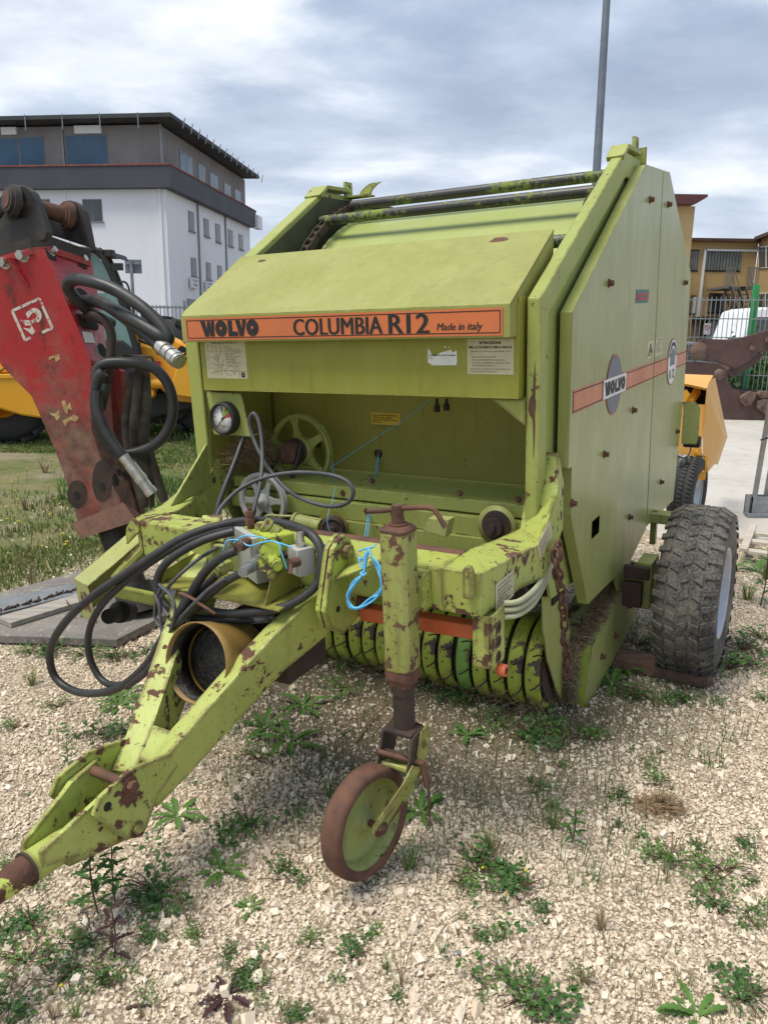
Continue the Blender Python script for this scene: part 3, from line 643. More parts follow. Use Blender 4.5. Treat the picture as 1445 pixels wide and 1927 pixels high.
x0, x1, z0, z1 = frect(805, 688, 860, 658); W_, H_ = x1 - x0, z1 - z0      # torn white sticker
tor = [(0, .15), (.10, .12), (.12, 0), (.97, .03), (1, .25), (.99, .95), (.86, .82), (.8, 1.0), (.55, .86), (.42, .80), (.3, .62), (.16, .62), (.05, 1.02), (.0, 1.0)]
lb = bp('torn_sticker', MB().prism([(x0 + a * W_, YD, z0 + c_ * H_) for a, c_ in tor], (0, -.001, 0)), 'white', bx)
lines_label(lb, (x0, YD - .0014, z0), EX, EZ, W_, H_, [('ROTOPRESSA DE WOLVO COLUMBIA', .04, .60, .92, .09, .03), ('R 12', .04, .44, .11, .08, .03)])
for fx, fz, s1 in ((.55, 1.12, .10), (.72, 1.10, .05), (.02, 1.12, .03)):
    bp('sticker_scrap', MB().prism([(x0 + (fx + a * s1) * W_, YD, z0 + (fz + c_ * .09) * H_) for a, c_ in ((0, 0), (1, .1), (.8, .7), (.3, 1))], (0, -.001, 0)), 'white', bx)
bp('rust_patch', MB().prism([(.745 + a, -.0206, z) for a, z in ((.002, 1.52), (.005, 1.44), (.004, 1.40), (.008, 1.385), (.006, 1.36), (.004, 1.345), (.006, 1.30), (.003, 1.22), (.001, 1.20), (-.001, 1.28), (-.004, 1.33), (-.014, 1.345), (-.020, 1.365), (-.016, 1.395), (-.006, 1.41), (-.002, 1.46))], (0, -.0006, 0)), 'rust')
# ---- inner front wall and left inner side
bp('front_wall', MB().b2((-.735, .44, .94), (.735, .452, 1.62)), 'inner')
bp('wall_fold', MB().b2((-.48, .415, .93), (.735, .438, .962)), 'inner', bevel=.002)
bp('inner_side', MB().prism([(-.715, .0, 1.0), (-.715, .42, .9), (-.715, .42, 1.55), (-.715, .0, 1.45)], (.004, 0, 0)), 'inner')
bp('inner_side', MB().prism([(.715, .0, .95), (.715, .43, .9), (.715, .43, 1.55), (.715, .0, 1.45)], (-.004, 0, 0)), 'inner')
bp('brace', MB().prism([(.718, -.03, 1.395), (.60, -.03, 1.395), (.718, -.03, 1.31)], (0, .006, 0)), 'frame')
x0, z0 = m(699, 798, Y, .44).x, m(699, 798, Y, .44).z; x1, z1 = m(753, 776, Y, .44).x, m(753, 778, Y, .44).z
lb = bp('yellow_label', plate((x0, .4385, z0), EX, EZ, x1 - x0, z1 - z0), 'yellow_l')
lines_label(lb, (x0, .4370, z0), EX, EZ, x1 - x0, z1 - z0, [('POGGE LE TUBE DEL PRETO DI NOMIA PER', .07, .74, .86, .10, .03), ('EVITA LE NOMIA LONGIZINI', .07, .55, .66, .10, .03), ('LUBRIFICANTE PER PRODOTTO TRANSELLE', .07, .36, .86, .10, .03), ('MOLTECINO', .07, .17, .3, .10, .03)])
# ---- lower cross beam (stepped) with idler and bolts
lb_ = MB()
lb_.b2((-.72, .12, .945), (.72, .43, .995)); lb_.b2((-.72, .10, .86), (.72, .30, .938)); lb_.b2((-.12, .085, .80), (.72, .28, .862)); lb_.b2((-.72, .14, .76), (.70, .2, .80))
bp('feed_beam', lb_, 'frame', bevel=.004)
for p in ((945, 985), (690, 962), (740, 968), (600, 975), (865, 928), (645, 928), (700, 905), (975, 940)):
    c_ = m(*p, Y, .10 if p[1] > 940 else .12); bp('bolt', MB().bolt(c_ + Vector((0, .002, 0)), (0, -1, 0), .009, .008), 'rust')
c_ = m(935, 988, Y, .085); idl = MB().lathe(c_, (0, -1, 0), [(0, .06), (.014, .06), (.014, .045), (.034, .045), (.036, .028), (.024, .028), (.024, .014), (.056, .012), (.058, 0)], 28, smooth=False)
bp('bearing', idl, 'rustdk'); bp('bearing_disc', MB().lathe(c_, (0, -1, 0), [(0, .006), (.075, .006), (.075, 0)], 28), 'guard')
# ---- big pulley, small pulleys, belts
def pulley(c, R_, w_, spokes, mt, hubr, ax=(0, -1, 0), rimt=.022, hole_r=.010):
    c = Vector(c); ax = Vector(ax); x = ax.orthogonal().normalized(); y = ax.cross(x)
    r = bp('pulley', MB().lathe(c, ax, [(R_ - rimt, w_ * .15), (R_ - .004, 0), (R_, .002), (R_, w_ * .2), (R_ - .010, w_ * .42), (R_ - .010, w_ * .58), (R_, w_ * .8), (R_, w_), (R_ - .004, w_ + .002), (R_ - rimt, w_ * .85)], 48, closed=True), mt)
    b = MB()
    for k in range(spokes):
        a = 2 * PI * (k + .3) / spokes; d = x * math.cos(a) + y * math.sin(a); t = ax.cross(d)
        # spokes that flare at hub and rim
        pr = [(hubr * .8, .030), (hubr + (R_ - hubr) * .28, .016), (hubr + (R_ - hubr) * .6, .014), (R_ - rimt, .028), (R_ - rimt + .012, .034)]
        sc_ = R_ / .15
        pts_ = [c + d * rr_ + t * hw * sc_ + ax * w_ * .35 for rr_, hw in pr] + [c + d * rr_ - t * hw * sc_ + ax * w_ * .35 for rr_, hw in reversed(pr)]
        b.prism(pts_, ax * w_ * .3)
    bp('spokes', b, mt, r, bevel=.002)
    bp('hub', MB().lathe(c, ax, [(0, w_ + .018), (hubr * .35, w_ + .018), (hubr * .4, w_ + .006), (hubr * .92, w_ + .004), (hubr, w_), (hubr, 0), (0, 0)], 28), mt, r)
    return r
p1 = m(571, 846, Y, .30); RP = .163
pulley(p1 + Vector((0, .0, 0)), RP, .030, 5, 'frame', .062)
# small rusty V-pulley stack on the same shaft
bp('drive_pulley', MB().lathe(p1 + Vector((-.012, -.03, 0)), (0, -1, 0), [(0, .10), (.012, .10), (.014, .085), (.034, .083), (.046, .075), (.036, .062), (.048, .05), (.052, .035), (.044, .025), (.058, .012), (.058, 0), (0, 0)], 28, smooth=False), 'rust')
bp('shaft', MB().cyl(p1 + Vector((-.012, -.12, 0)), p1 + Vector((-.012, .16, 0)), .012), 'rustdk')
p2 = m(499, 941, Y, .06); pulley(p2, .125, .026, 6, 'alu', .036)
p3 = m(627, 992, Y, .02); bp('tension_pulley', MB().lathe(p3, (.5, -1, 0), [(0, .045), (.010, .045), (.012, .034), (.03, .030), (.042, .034), (.048, .03), (.040, .018), (.05, .004), (.05, 0), (0, 0)], 28, smooth=False), 'rustdk')
p4 = m(640, 1018, Y, .0); bp('tension_pulley', MB().lathe(p4, (.5, -1, 0), [(0, .04), (.03, .036), (.036, .03), (.03, .02), (.038, .004), (.038, 0), (0, 0)], 28), 'rustdk')
bp('pulley_bracket', MB().prism([m(605, 960, Y, .05), m(618, 948, Y, .05), m(655, 985, Y, .05), m(652, 1010, Y, .05), m(600, 1012, Y, .05), m(594, 1002, Y, .05)], (0, .008, 0)), 'inner', bevel=.002)
cyl0, cyl1 = m(560, 980, Y, .02), m(606, 990, Y, .02)
bp('hydraulic_cylinder', MB().cyl(cyl0, cyl1, .03, seg=20).cyl(cyl0 + (cyl0 - cyl1) * .12, cyl0, .034, seg=20), 'guard')
for dz in (0, .03):
    bp('steel_pipe', MB().tube([cyl0 + Vector((0, 0, .02 - dz)), m(528, 971 + dz * 350, Y, .0), m(505, 970 + dz * 350, Y, -.02), m(488, 982 + dz * 300, Y, -.04), m(478, 990 + dz * 350, Y, -.06)], .006, 8), 'guard')
def belt(a, b_, ra_, rb_, off=-.045):
    a, b_ = Vector(a), Vector(b_); d = (b_ - a); d.y = 0; d.normalize(); n_ = Vector((-d.z, 0, d.x)); pts_ = []
    for s_, k in ((1, 0),): pass
    for i in range(9):
        t = PI / 2 + PI * i / 8; pts_.append(a + (d * math.cos(t) + n_ * math.sin(t)) * ra_)
    for i in range(9):
        t = -PI / 2 + PI * i / 8; pts_.append(b_ + (d * math.cos(t) + n_ * math.sin(t)) * rb_)
    return MB().tube([p + Vector((0, off, 0)) for p in pts_], .0065, 8, 1, closed=True)
pa = p1 + Vector((-.012, 0, 0)); pb = Vector((p2.x, p1.y, p2.z)); pb = m(470, 905, Y, .30)
bp('belt', belt(pa, m(512, 925, Y, .30), .05, .04, -.05), 'rubber')
bp('belt', MB().tube([m(566, 838, Y, .22), m(558, 870, Y, .2), m(542, 925, Y, .16), m(524, 962, Y, .12)], .008, 8, 3), 'rubber')
bp('belt', MB().tube([m(545, 838, Y, .22), m(522, 865, Y, .22), m(505, 880, Y, .22)], .008, 8, 3), 'rubber')
bp('oil_boss', MB().lathe(m(712, 853, Y, .44), (0, -1, 0), [(.008, .004), (.008, .012), (.015, .012), (.020, .004), (.020, -.002)], 20), 'rustdk')
bp('lever_knob', MB().cyl(m(822, 762, Y, .3), m(822, 775, Y, .3), .012).cyl(m(840, 760, Y, .3), m(840, 772, Y, .3), .012).cyl(m(822, 750, Y, .3), m(822, 766, Y, .3), .006).cyl(m(840, 750, Y, .3), m(840, 764, Y, .3), .006), 'black')
# ---- gauge on its bracket
gb = bp('gauge_bracket', MB().prism([m(388, 737, Y, -.03), m(453, 740, Y, -.03), m(473, 822, Y, -.03), m(402, 818, Y, -.03)], (0, .006, 0)).prism([m(402, 818, Y, -.03), m(473, 822, Y, -.03), m(473, 822, Y, -.03) + Vector((0, .09, 0)), m(402, 818, Y, -.03) + Vector((0, .09, 0))], (0, 0, .005)), 'frame', bevel=.002)
gc = m(429, 786, Y, -.03); gr_ = .068
ga = bp('gauge', MB().lathe(gc, (0, -1, 0), [(gr_ * .78, .028), (gr_ * .84, .042), (gr_ * .96, .040), (gr_, .03), (gr_, 0), (0, 0)], 40), 'black')
bp('dial_face', MB().lathe(gc, (0, -1, 0), [(0, .030), (gr_ * .80, .030), (gr_ * .80, .026)], 40), 'white', ga)
for a0_, a1_, mt_ in ((100, 84, 'blue_l'), (84, 66, 'yellow_l'), (66, 38, 'band_new'), (38, 12, 'red_l')):
    pts_ = [gc + Vector((math.cos(R(a0_ + (a1_ - a0_) * k / 5)) * gr_ * .72, -.0306, math.sin(R(a0_ + (a1_ - a0_) * k / 5)) * gr_ * .72)) for k in range(6)] + [gc + Vector((0, -.0306, 0))]
    bp('dial_sector', MB().prism(pts_, (0, -.0004, 0)), mt_, ga)
bp('needle', MB().beam(gc + Vector((.012, -.033, .010)), gc + Vector((-.034, -.033, -.036)), .003, .0012, up=(0, 1, 0)).cyl(gc + Vector((0, -.031, 0)), gc + Vector((0, -.0355, 0)), .005), 'black', ga)
b = MB()
for k in range(11):
    a = R(225 - 27 * k); d = Vector((math.cos(a), 0, math.sin(a))); b.beam(gc + d * gr_ * .62 + Vector((0, -.0315, 0)), gc + d * gr_ * .73 + Vector((0, -.0315, 0)), .002, .0005, up=(0, 1, 0))
bp('dial_marks', b, 'black', ga)
lines_label(ga, gc + Vector((-.014, -.0312, -.040)), EX, EZ, .028, .014, [('TENSIONE', 0, .45, 1, .35, .02), ('kg', .38, -.2, .25, .35, .02)])
# ---- slats and drive chains under the open top
for (xa, pa_, xb, pb_) in ((-.64, (670, 385, 1.1), .66, (1120, 332, 1.1)), (-.70, (600, 412, .9), .66, (1110, 360, .9)), (-.66, None, .70, (1040, 455, .50))):
    zc = m(pb_[0], pb_[1], Y, pb_[2]).z; bp('slat_bar', MB().cyl((xa, pb_[2], zc), (xb, pb_[2], zc), .024, seg=20), 'bar')
zc = m(880, 375, Y, 1.02).z
lk = MB(); 
def chain_plate(b, c, d, L_=.05, h_=.034, t_=.005, off=.02):
    n_ = Vector((1, 0, 0)); u = d.cross(n_)
    for s_ in (-1, 1):
        pts_ = []
        for e_, sg in ((1, 1), (-1, -1)):
            for k in range(7):
                a = -PI / 2 + PI * k / 6; pts_.append(c + d * e_ * L_ / 2 + (d * math.cos(a) * sg + u * math.sin(a) * sg) * h_ / 2)
        b.prism([p + n_ * (s_ * off) for p in pts_], n_ * t_)
    b.cyl(c + d * L_ / 2 - n_ * off, c + d * L_ / 2 + n_ * off, .013, seg=10)
for sx_ in (-1, 1):
    ch = bp('drive_chain', MB().b2((sx_ * .712, .25, 1.60), (sx_ * .708, .3, 1.605)), 'rustdk')
    path = [Vector((sx_ * .665, cy + .93 * math.cos(R(a)), cz + .93 * math.sin(R(a)))) for a in np.arange(165, 75, -3.25)]
    for k in range(len(path) - 1):
        c_ = (path[k] + path[k + 1]) / 2; d = (path[k + 1] - path[k]).normalized(); b = MB(); chain_plate(b, c_, d, off=.016 if k % 2 else .021)
        bp('link', b, 'rustdk', ch)
bp('inner_rail_face', MB().prism([(-.717, .0, 1.55), (-.717, .0, 1.70), (-.717, .955, 2.25), (-.717, 1.22, 2.25), (-.717, 1.3, 1.6)], (.003, 0, 0)), 'innerdk')  # dark green sheet over the inner face of the left rail
# ---- nose frame: cross beam, arms to the posts
cbm = MB(); yf, yb_ = -.62, -.49
cbm.b2((-.50, yf, .868), (.70, yb_, 1.0))
bp('cross_beam', cbm, 'drawbar', bevel=.008)
rA = [(.70, 'i'), ]
def ring(pts_): return [Vector(p) for p in pts_]
arm = MB()
rings = [ring([(.70, yf, .87), (.70, yf, 1.0), (.70, yb_, 1.0), (.70, yb_, .87)]),
         ring([(.815, yf + .005, .868), (.815, yf + .005, .998), (.70, -.42, .998), (.70, -.42, .868)]),
         ring([(.815, -.31, .848), (.815, -.33, .965), (.70, -.25, .975), (.70, -.25, .85)]),
         ring([(.815, -.08, .805), (.815, -.14, .945), (.705, -.03, .955), (.705, .03, .82)]),
         ring([(.815, .10, .93), (.815, .03, 1.08), (.705, .03, 1.09), (.705, .13, .93)]),
         ring([(.795, .16, 1.08), (.795, .10, 1.20), (.725, .10, 1.20), (.725, .18, 1.08)])]
arm.loft([list(reversed(r_)) for r_ in rings])
ra_ = bp('nose_arm', arm, 'drawbar', bevel=.006)
for (pts_, rows) in ((((932, 1152), (966, 1120), (966, 1072), (932, 1100)), 1), (((1014, 1052), (1038, 1010), (1034, 978), (1010, 1026)), 2)):
    q_ = [m(px_, py_, X, .8165) for px_, py_ in pts_]
    l_ = bp('data_label', MB().prism(q_, (.001, 0, 0)), 'paper', ra_)
    ey = (q_[3] - q_[0]); ex = (q_[1] - q_[0]); W_, H_ = ex.length, ey.length
    exn, eyn = ex.normalized(), ey.normalized()
    for k in range(6):
        t_ = ('QUESTA MACCHINA E COPERTA DA', 'BREVETTI DEPOSITATI IN', 'ITALIA ED ALTRI STATI', 'COSTRUZIONE GARANTITA', 'PRESSIONE 2 BAR', 'SEGUIRE LE NORME')[k]
        bb = text_mesh(t_, W_ * (.8, .7, .6, .8, .5, .65)[k], H_ * .07, .01)
        bb.v = [tuple(q_[0] + ex * .1 + ey * (.82 - .14 * k) + exn * v[0] + eyn * v[1] + Vector((.0016, 0, 0))) for v in bb.v]; bp('lettering', bb, 'black', l_)
larm = MB(); rings = [ring([(-.50, yf, .87), (-.50, yf, 1.0), (-.50, yb_, 1.0), (-.50, yb_, .87)]),
         ring([(-.60, -.55, .868), (-.60, -.55, .985), (-.52, -.42, .985), (-.52, -.42, .868)]),
         ring([(-.76, -.22, .84), (-.76, -.25, .955), (-.66, -.18, .965), (-.66, -.15, .85)]),
         ring([(-.79, .0, .86), (-.79, -.05, .99), (-.71, -.05, 1.0), (-.71, .05, .88)]),
         ring([(-.79, .08, 1.0), (-.79, .02, 1.10), (-.71, .02, 1.10), (-.71, .10, 1.0)])]
larm.loft(rings); bp('nose_arm', larm, 'drawbar', bevel=.006)
bp('gusset', MB().prism([(-.72, -.03, 1.17), (-.72, -.03, .98), (-.64, -.36, .965), (-.645, -.33, .985)], (.012, 0, 0)), 'frame', bevel=.002)
bp('beam_tab', MB().prism([m(238, 1025, Y, -.62), m(237, 995, Y, -.62), m(248, 976, Y, -.62), m(260, 984, Y, -.62), m(262, 1000, Y, -.62)], (0, .012, 0)), 'drawbar', bevel=.002)
# rusty round tube lying along the beam
bp('rusty_tube', MB().cyl((.02, -.462, .972), (.70, -.462, .972), .03, seg=20), 'rust')
# small pad plate seen at the back of the beam on the right
bp('pad_plate', MB().prism([m(795, 1000, Y, -.1), m(805, 975, Y, -.1), m(845, 978, Y, -.1), m(838, 1012, Y, -.1)], (0, .05, 0)), 'guard', bevel=.003)
bp('lug', MB().prism([(.775, -.645, .93), (.775, -.645, 1.01), (.782, -.645, 1.022), (.795, -.645, 1.022), (.802, -.645, 1.01), (.802, -.645, .93)], (0, .022, 0)).cyl((.789, -.65, 1.005), (.789, -.62, 1.005), .006), 'drawbar', bevel=.002)
# ---- left belt guard
gx = -.85
A_, B_, C_, D_ = m(384, 884, X, gx), m(140, 1088, X, gx), m(154, 1161, X, gx), Vector((gx, .1, .80))
A2 = Vector((-.72, A_.y + .0, A_.z + .0)); 
gd = MB(); wdt_ = .115
gd.prism([A_, B_, B_ + Vector((wdt_, -.03, -.004)), A_ + Vector((wdt_, 0, .0))], (0, .003, -.006))
gd.prism([B_, C_, C_ + Vector((wdt_, -.02, 0)), B_ + Vector((wdt_, -.03, -.004))], (0, .004, 0))
gd.prism([A_, B_, C_, D_], (.004, 0, 0))
bp('belt_guard', gd, 'guard', bevel=.002)
bp('guard_flange', MB().prism([m(208, 1085, Y, -.60), m(282, 1000, Y, -.52), m(290, 1010, Y, -.52), m(212, 1095, Y, -.6)], (0, .01, -.05)), 'frame')
bp('support_strut', MB().beam(m(212, 1110, Y, -.58), m(395, 1150, Y, -.36), .035, .045), 'drawbar', bevel=.004)
bp('support_strut', MB().beam(m(225, 1080, Y, -.60), m(292, 1015, Y, -.53), .045, .02), 'drawbar', bevel=.003)
bp('gear_shaft', MB().cyl(m(205, 1160, Y, -.6), m(240, 1150, Y, -.4), .03).cyl(m(225, 1152, Y, -.5), m(240, 1150, Y, -.4), .045), 'dark')
# ---- drawbar arms
def dbar(sx_):
    b = MB()
    def sec(c, wd, ht, d):   # section ring
        d = d.normalized(); x = d.cross(Vector((0, 0, 1))).normalized(); u = x.cross(d)
        return [c + x * a * wd / 2 + u * e_ * ht / 2 for a, e_ in ((-1, -1), (1, -1), (1, 1), (-1, 1))]
    if sx_ > 0: P_ = [(.355, -.615, .925, .15), (.34, -.66, .90, .15), (.25, -.805, .785, .13), (.20, -.945, .692, .125), (.13, -1.12, .557, .115), (.095, -1.21, .487, .10)]
    else: P_ = [(-.335, -.46, 1.003, .004), (-.245, -.65, .895, .12), (-.18, -.80, .795, .13), (-.10, -1.0, .65, .12), (-.052, -1.13, .553, .115), (-.03, -1.21, .49, .10)]
    p = [Vector((x - sx_ * .035, y, z)) for x, y, z, h_ in P_]
    d = [p[1] - p[0], p[2] - p[0], p[3] - p[1], p[4] - p[2], p[5] - p[3], p[5] - p[4]]
    rings = []
    for i in range(6):
        dd_ = Vector((d[i].x, d[i].y, 0)).normalized(); xx_ = dd_.cross(Vector((0, 0, 1))); h_ = P_[i][3]; back = Vector((0, .35 * h_, 0)) if i not in (0,) else Vector((0, 0, 0))
        rings.append([p[i] - xx_ * .036, p[i] - xx_ * .036 + Vector((0, 0, -h_)) + back, p[i] + xx_ * .036 + Vector((0, 0, -h_)) + back, p[i] + xx_ * .036])
    b.loft(rings); return bp('drawbar_arm', b, 'drawbar', bevel=.007)
for s in (-1, 1): dbar(s)
# bolted flange plates of the right arm
fl = MB(); PXL = .40
for dxp, cut in ((0, 0), (.018, 0)):
    pts_ = [m(655, 1018, Y, -.655), m(640, 1022, Y, -.66), m(606, 1100, Y, -.70), m(598, 1165, Y, -.70), m(616, 1186, Y, -.70), m(682, 1168, Y, -.64), m(672, 1032, Y, -.64)]
    pts_ = [Vector((.385 + dxp + (p.x - .40) * .35, p.y if True else 0, p.z)) for p in pts_]
    fl.prism(pts_, (.0145, 0, 0))
# flange as two plates in the (y,z) plane
fl = MB()
outl = [(-.50, .80), (-.66, .755), (-.73, .80), (-.75, .86), (-.69, 1.03), (-.66, 1.055), (-.63, 1.06), (-.60, 1.04), (-.58, .99)]
for x_ in (.352, .372): fl.prism([(x_, y, z) for y, z in outl], (.0165, 0, 0))
bp('flange_plate', fl, 'drawbar', bevel=.003)
bp('flange_bolt', MB().bolt((.3885, -.632, 1.012), (1, 0, 0), .020, .018), 'drawbar'); bp('flange_bolt', MB().bolt((.3885, -.56, .825), (1, 0, 0), .022, .03), 'rust')
bp('flange_bolt', MB().cyl((.3885, -.685, .845), (.3895, -.685, .845), .010), 'dark')
bp('gusset', MB().prism([(.392, -.70, .945), (.392, -.64, .962), (.53, -.625, 1.025), (.55, -.66, 1.018)], (0, .004, -.010)), 'drawbar', bevel=.003)
# web between the arms at the apex, hitch plates, tongue
TZ = lambda y: .455 + (y + 1.25) * .42
bp('apex_plate', MB().prism([(-.035, -1.09, .572), (.115, -1.09, .572), (.10, -1.17, .515), (-.03, -1.17, .515)], (0, 0, -.012)), 'drawbar', bevel=.002)
# side plates: outer pair bolted over the inner pair; outline in (y,z)
def px_out(lst, x_): return [m(px_, py_, X, x_) for px_, py_ in lst]
right_pl = [(333, 1413), (345, 1430), (300, 1495), (275, 1565), (240, 1582), (177, 1536), (190, 1500), (250, 1447)]
XC = .035; pl = px_out(right_pl, .125)
bp('hitch_plate', MB().prism(pl, (-.014, 0, 0)), 'drawbar', bevel=.003)
bp('hitch_plate', MB().prism([Vector((2 * XC - p.x, p.y, p.z)) for p in pl], (.014, 0, 0)), 'drawbar', bevel=.003)
inner_pl = [(245, 1455), (195, 1499), (159, 1539), (93, 1612), (95, 1643), (235, 1580), (260, 1500)]
ip = px_out(inner_pl, .105)
def tng(sx_):
    return bp('tongue_plate', MB().prism([Vector((XC + sx_ * .070 * (.58 if i in (3, 4) else .80 if i == 2 else 1), p.y, p.z)) for i, p in enumerate(ip)], (-sx_ * .014, 0, 0)), 'drawbar', bevel=.003)
for s in (-1, 1): tng(s)
q0, q1 = m(165, 1580, X, 0), m(60, 1637, X, 0)
dirt_ = (q1 - q0).normalized()
bp('tongue_floor', MB().beam(m(235, 1545, X, XC) + Vector((0, 0, -.01)), m(105, 1610, X, XC), .11, .02), 'drawbar')
tb = m(125, 1587, X, XC); te = m(53, 1634, X, XC); tf = te + (te - tb).normalized() * .16
bp('tongue_tube', MB().cyl(tb, te, .040, .040, 28), 'drawbar')
bp('tongue_collar', MB().cyl(te, te + (te - tb).normalized() * .006, .043, seg=28), 'rustdk')
bp('tongue_eye_shank', MB().cyl(te + (te - tb).normalized() * .006, tf, .035, seg=28), paint('peeling_shank_paint', (.48, .56, .09), rust=2.0, edges=0, dirt=.3, spots=.8, chip=14))
rng_c = tf + (te - tb).normalized() * .055
bp('tongue_eye', MB().lathe(rng_c, WW.normalized() if False else (0, 0, 1), [(.05 + .02 * math.cos(2 * PI * k / 10), .02 * math.sin(2 * PI * k / 10)) for k in range(10)], 32, closed=True), 'rust')
for p in ((245, 1478), (257, 1560)):
    c_ = m(*p, X, .1255); bp('hitch_bolt', MB().bolt(c_, (1, 0, 0), .016, .016, True), 'rust' if p[1] < 1500 else 'drawbar')
c_ = m(203, 1518, X, .1255); bp('pin_hole', MB().cyl(c_, c_ + Vector((.001, 0, 0)), .012, seg=18), 'dark')
p_ = m(245, 1478, X, .12); bp('hitch_pin', MB().cyl((-.055, p_.y, p_.z), (.125, p_.y, p_.z), .014, seg=20), 'rust')
# ---- yellow PTO guard cone, gearbox platform
ax_c = Vector((.0, .36, -.11)).normalized(); mc = m(368, 1248, X, .045)
rc_ = .122; el = []
cone = MB().lathe(mc, ax_c, [(rc_, 0), (rc_ * .985, .03), (rc_ * .97, .06), (rc_ * .93, .075), (rc_ * .90, .14), (rc_ * .86, .155), (rc_ * .85, .21), (rc_ * .8, .215), (rc_ * .83, .15), (rc_ * .87, .135), (rc_ * .95, .05), (rc_ * .965, .0)], 48, closed=True)
bp('pto_guard', cone, 'ptocone')
bp('pto_stub', MB().cyl(mc + ax_c * .08, mc + ax_c * .3, .035, seg=18).lathe(mc, ax_c, [(0, .075), (.05, .08), (.09, .088), (rc_ * .87, .09), (rc_ * .83, .18), (0, .18)], 32), 'cone_dark')
bp('cone_lining', MB().lathe(mc, ax_c, [(rc_ * .955, .018), (rc_ * .90, .08), (rc_ * .88, .08), (rc_ * .94, .018)], 40, closed=True), 'cone_dark')  # greasy black disc and lining also put darkness into the cone mouth
gbx = mc + ax_c * .34
bp('gearbox', MB().box(gbx + Vector((0, .06, .03)), (.24, .22, .22)).cyl(gbx + Vector((0, -.08, 0)), gbx, .09, seg=24), 'rustdk', bevel=.012)
bp('platform', MB().b2((-.24, -.80, .855), (.26, -.62, .862)).prism([(-.24, -.80, .86), (-.24, -.62, .86), (-.24, -.62, .92), (-.24, -.78, .90)], (.005, 0, 0)).prism([(.20, -.80, .86), (.20, -.62, .86), (.20, -.62, .96), (.20, -.76, .93)], (.005, 0, 0)), 'inner', bevel=.002)
bp('warning_decal', plate(m(418, 1118, Y, -.70), EX, EZ, .055, .028), 'orange')
# ---- jack leg with castor wheel
JX, JY = .615, -.705; jh = .041
oct_ = [(-1, -.72), (-.72, -1), (.72, -1), (1, -.72), (1, .72), (.72, 1), (-.72, 1), (-1, .72)]
jb = bp('jack', MB().prism([(JX + a * jh, JY + c_ * jh, .715) for a, c_ in oct_], (0, 0, .405)), 'jack', bevel=.003)
bp('jack_foot_cap', MB().loft([[(JX + a * jh * s_, JY + c_ * jh * s_, z) for a, c_ in oct_] for s_, z in ((1.0, .714), (1.0, .69), (.8, .672), (.8, .665))]), 'rust', jb)
bp('jack_top_cap', MB().loft([[(JX + a * jh * s_, JY + c_ * jh * s_, z) for a, c_ in oct_] for s_, z in ((1.0, 1.1205), (1.0, 1.128), (.8, 1.136))]), 'rust', jb)
bp('jack_tube', MB().cyl((JX, JY, .53), (JX, JY, .67), .031, seg=28).cyl((JX, JY, .64), (JX, JY, .668), .035, seg=28), 'rustdk', jb)
bp('jack_collar', MB().cyl((JX, JY, 1.135), (JX, JY, 1.142), .026, seg=20).cyl((JX, JY, 1.142), (JX, JY, 1.155), .018, seg=20).cyl((JX, JY, 1.155), (JX, JY, 1.192), .0165, seg=20), 'rust', jb)
zt = 1.212
bp('crank', MB().tube([m(693, 962, Y, JY), m(720, 961, Y, JY), m(752, 957, Y, JY), m(790, 955, Y, JY), m(812, 957, Y, JY), m(822, 966, Y, JY), m(838, 993, Y, JY)], .0072, 12, 5), 'rust', jb)
bp('jack_bracket', MB().b2((JX - jh - .012, JY + .035, .88), (JX + jh + .012, yf, .99)), 'drawbar', jb, bevel=.003)
# yoke under the jack
yk = MB(); zy = .47
for sx_ in (-1, 1): yk.prism([(JX + sx_ * .045, JY - .09, zy - .05), (JX + sx_ * .045, JY - .05, zy - .09), (JX + sx_ * .045, JY + .02, zy - .03), (JX + sx_ * .045, JY + .045, zy + .04), (JX + sx_ * .045, JY + .02, zy + .065), (JX + sx_ * .045, JY - .045, zy + .055)], (sx_ * .008, 0, 0))
yk.b2((JX - .045, JY - .045, zy + .05), (JX + .045, JY + .03, zy + .062)); yk.b2((JX - .045, JY - .05, zy - .02), (JX + .045, JY - .042, zy + .0))
bp('yoke', yk, 'rustdk', jb, bevel=.002)
bp('yoke_pin', MB().cyl((JX - .06, JY - .06, zy - .04), (JX + .06, JY - .06, zy - .04), .008), 'guard', jb)
bp('yoke_pin', MB().cyl((JX - .05, JY - .07, zy - .0), (JX + .075, JY - .03, zy - .025), .0085).cyl((JX + .075, JY - .03, zy - .025), (JX + .082, JY - .028, zy - .10), .0085), 'rust', jb)
bp('cheek_plate', MB().prism([(JX + .0545, JY - .03, zy - .07), (JX + .0545, JY + .03, zy - .03), (JX + .0545, JY + .05, zy + .03), (JX + .0545, JY + .03, zy + .068), (JX + .0545, JY - .01, zy + .06), (JX + .0545, JY - .035, zy)], (.006, 0, 0)).bolt((JX + .0605, JY + .012, zy + .02), (1, 0, 0), .014, .006), 'jack', jb, bevel=.002)
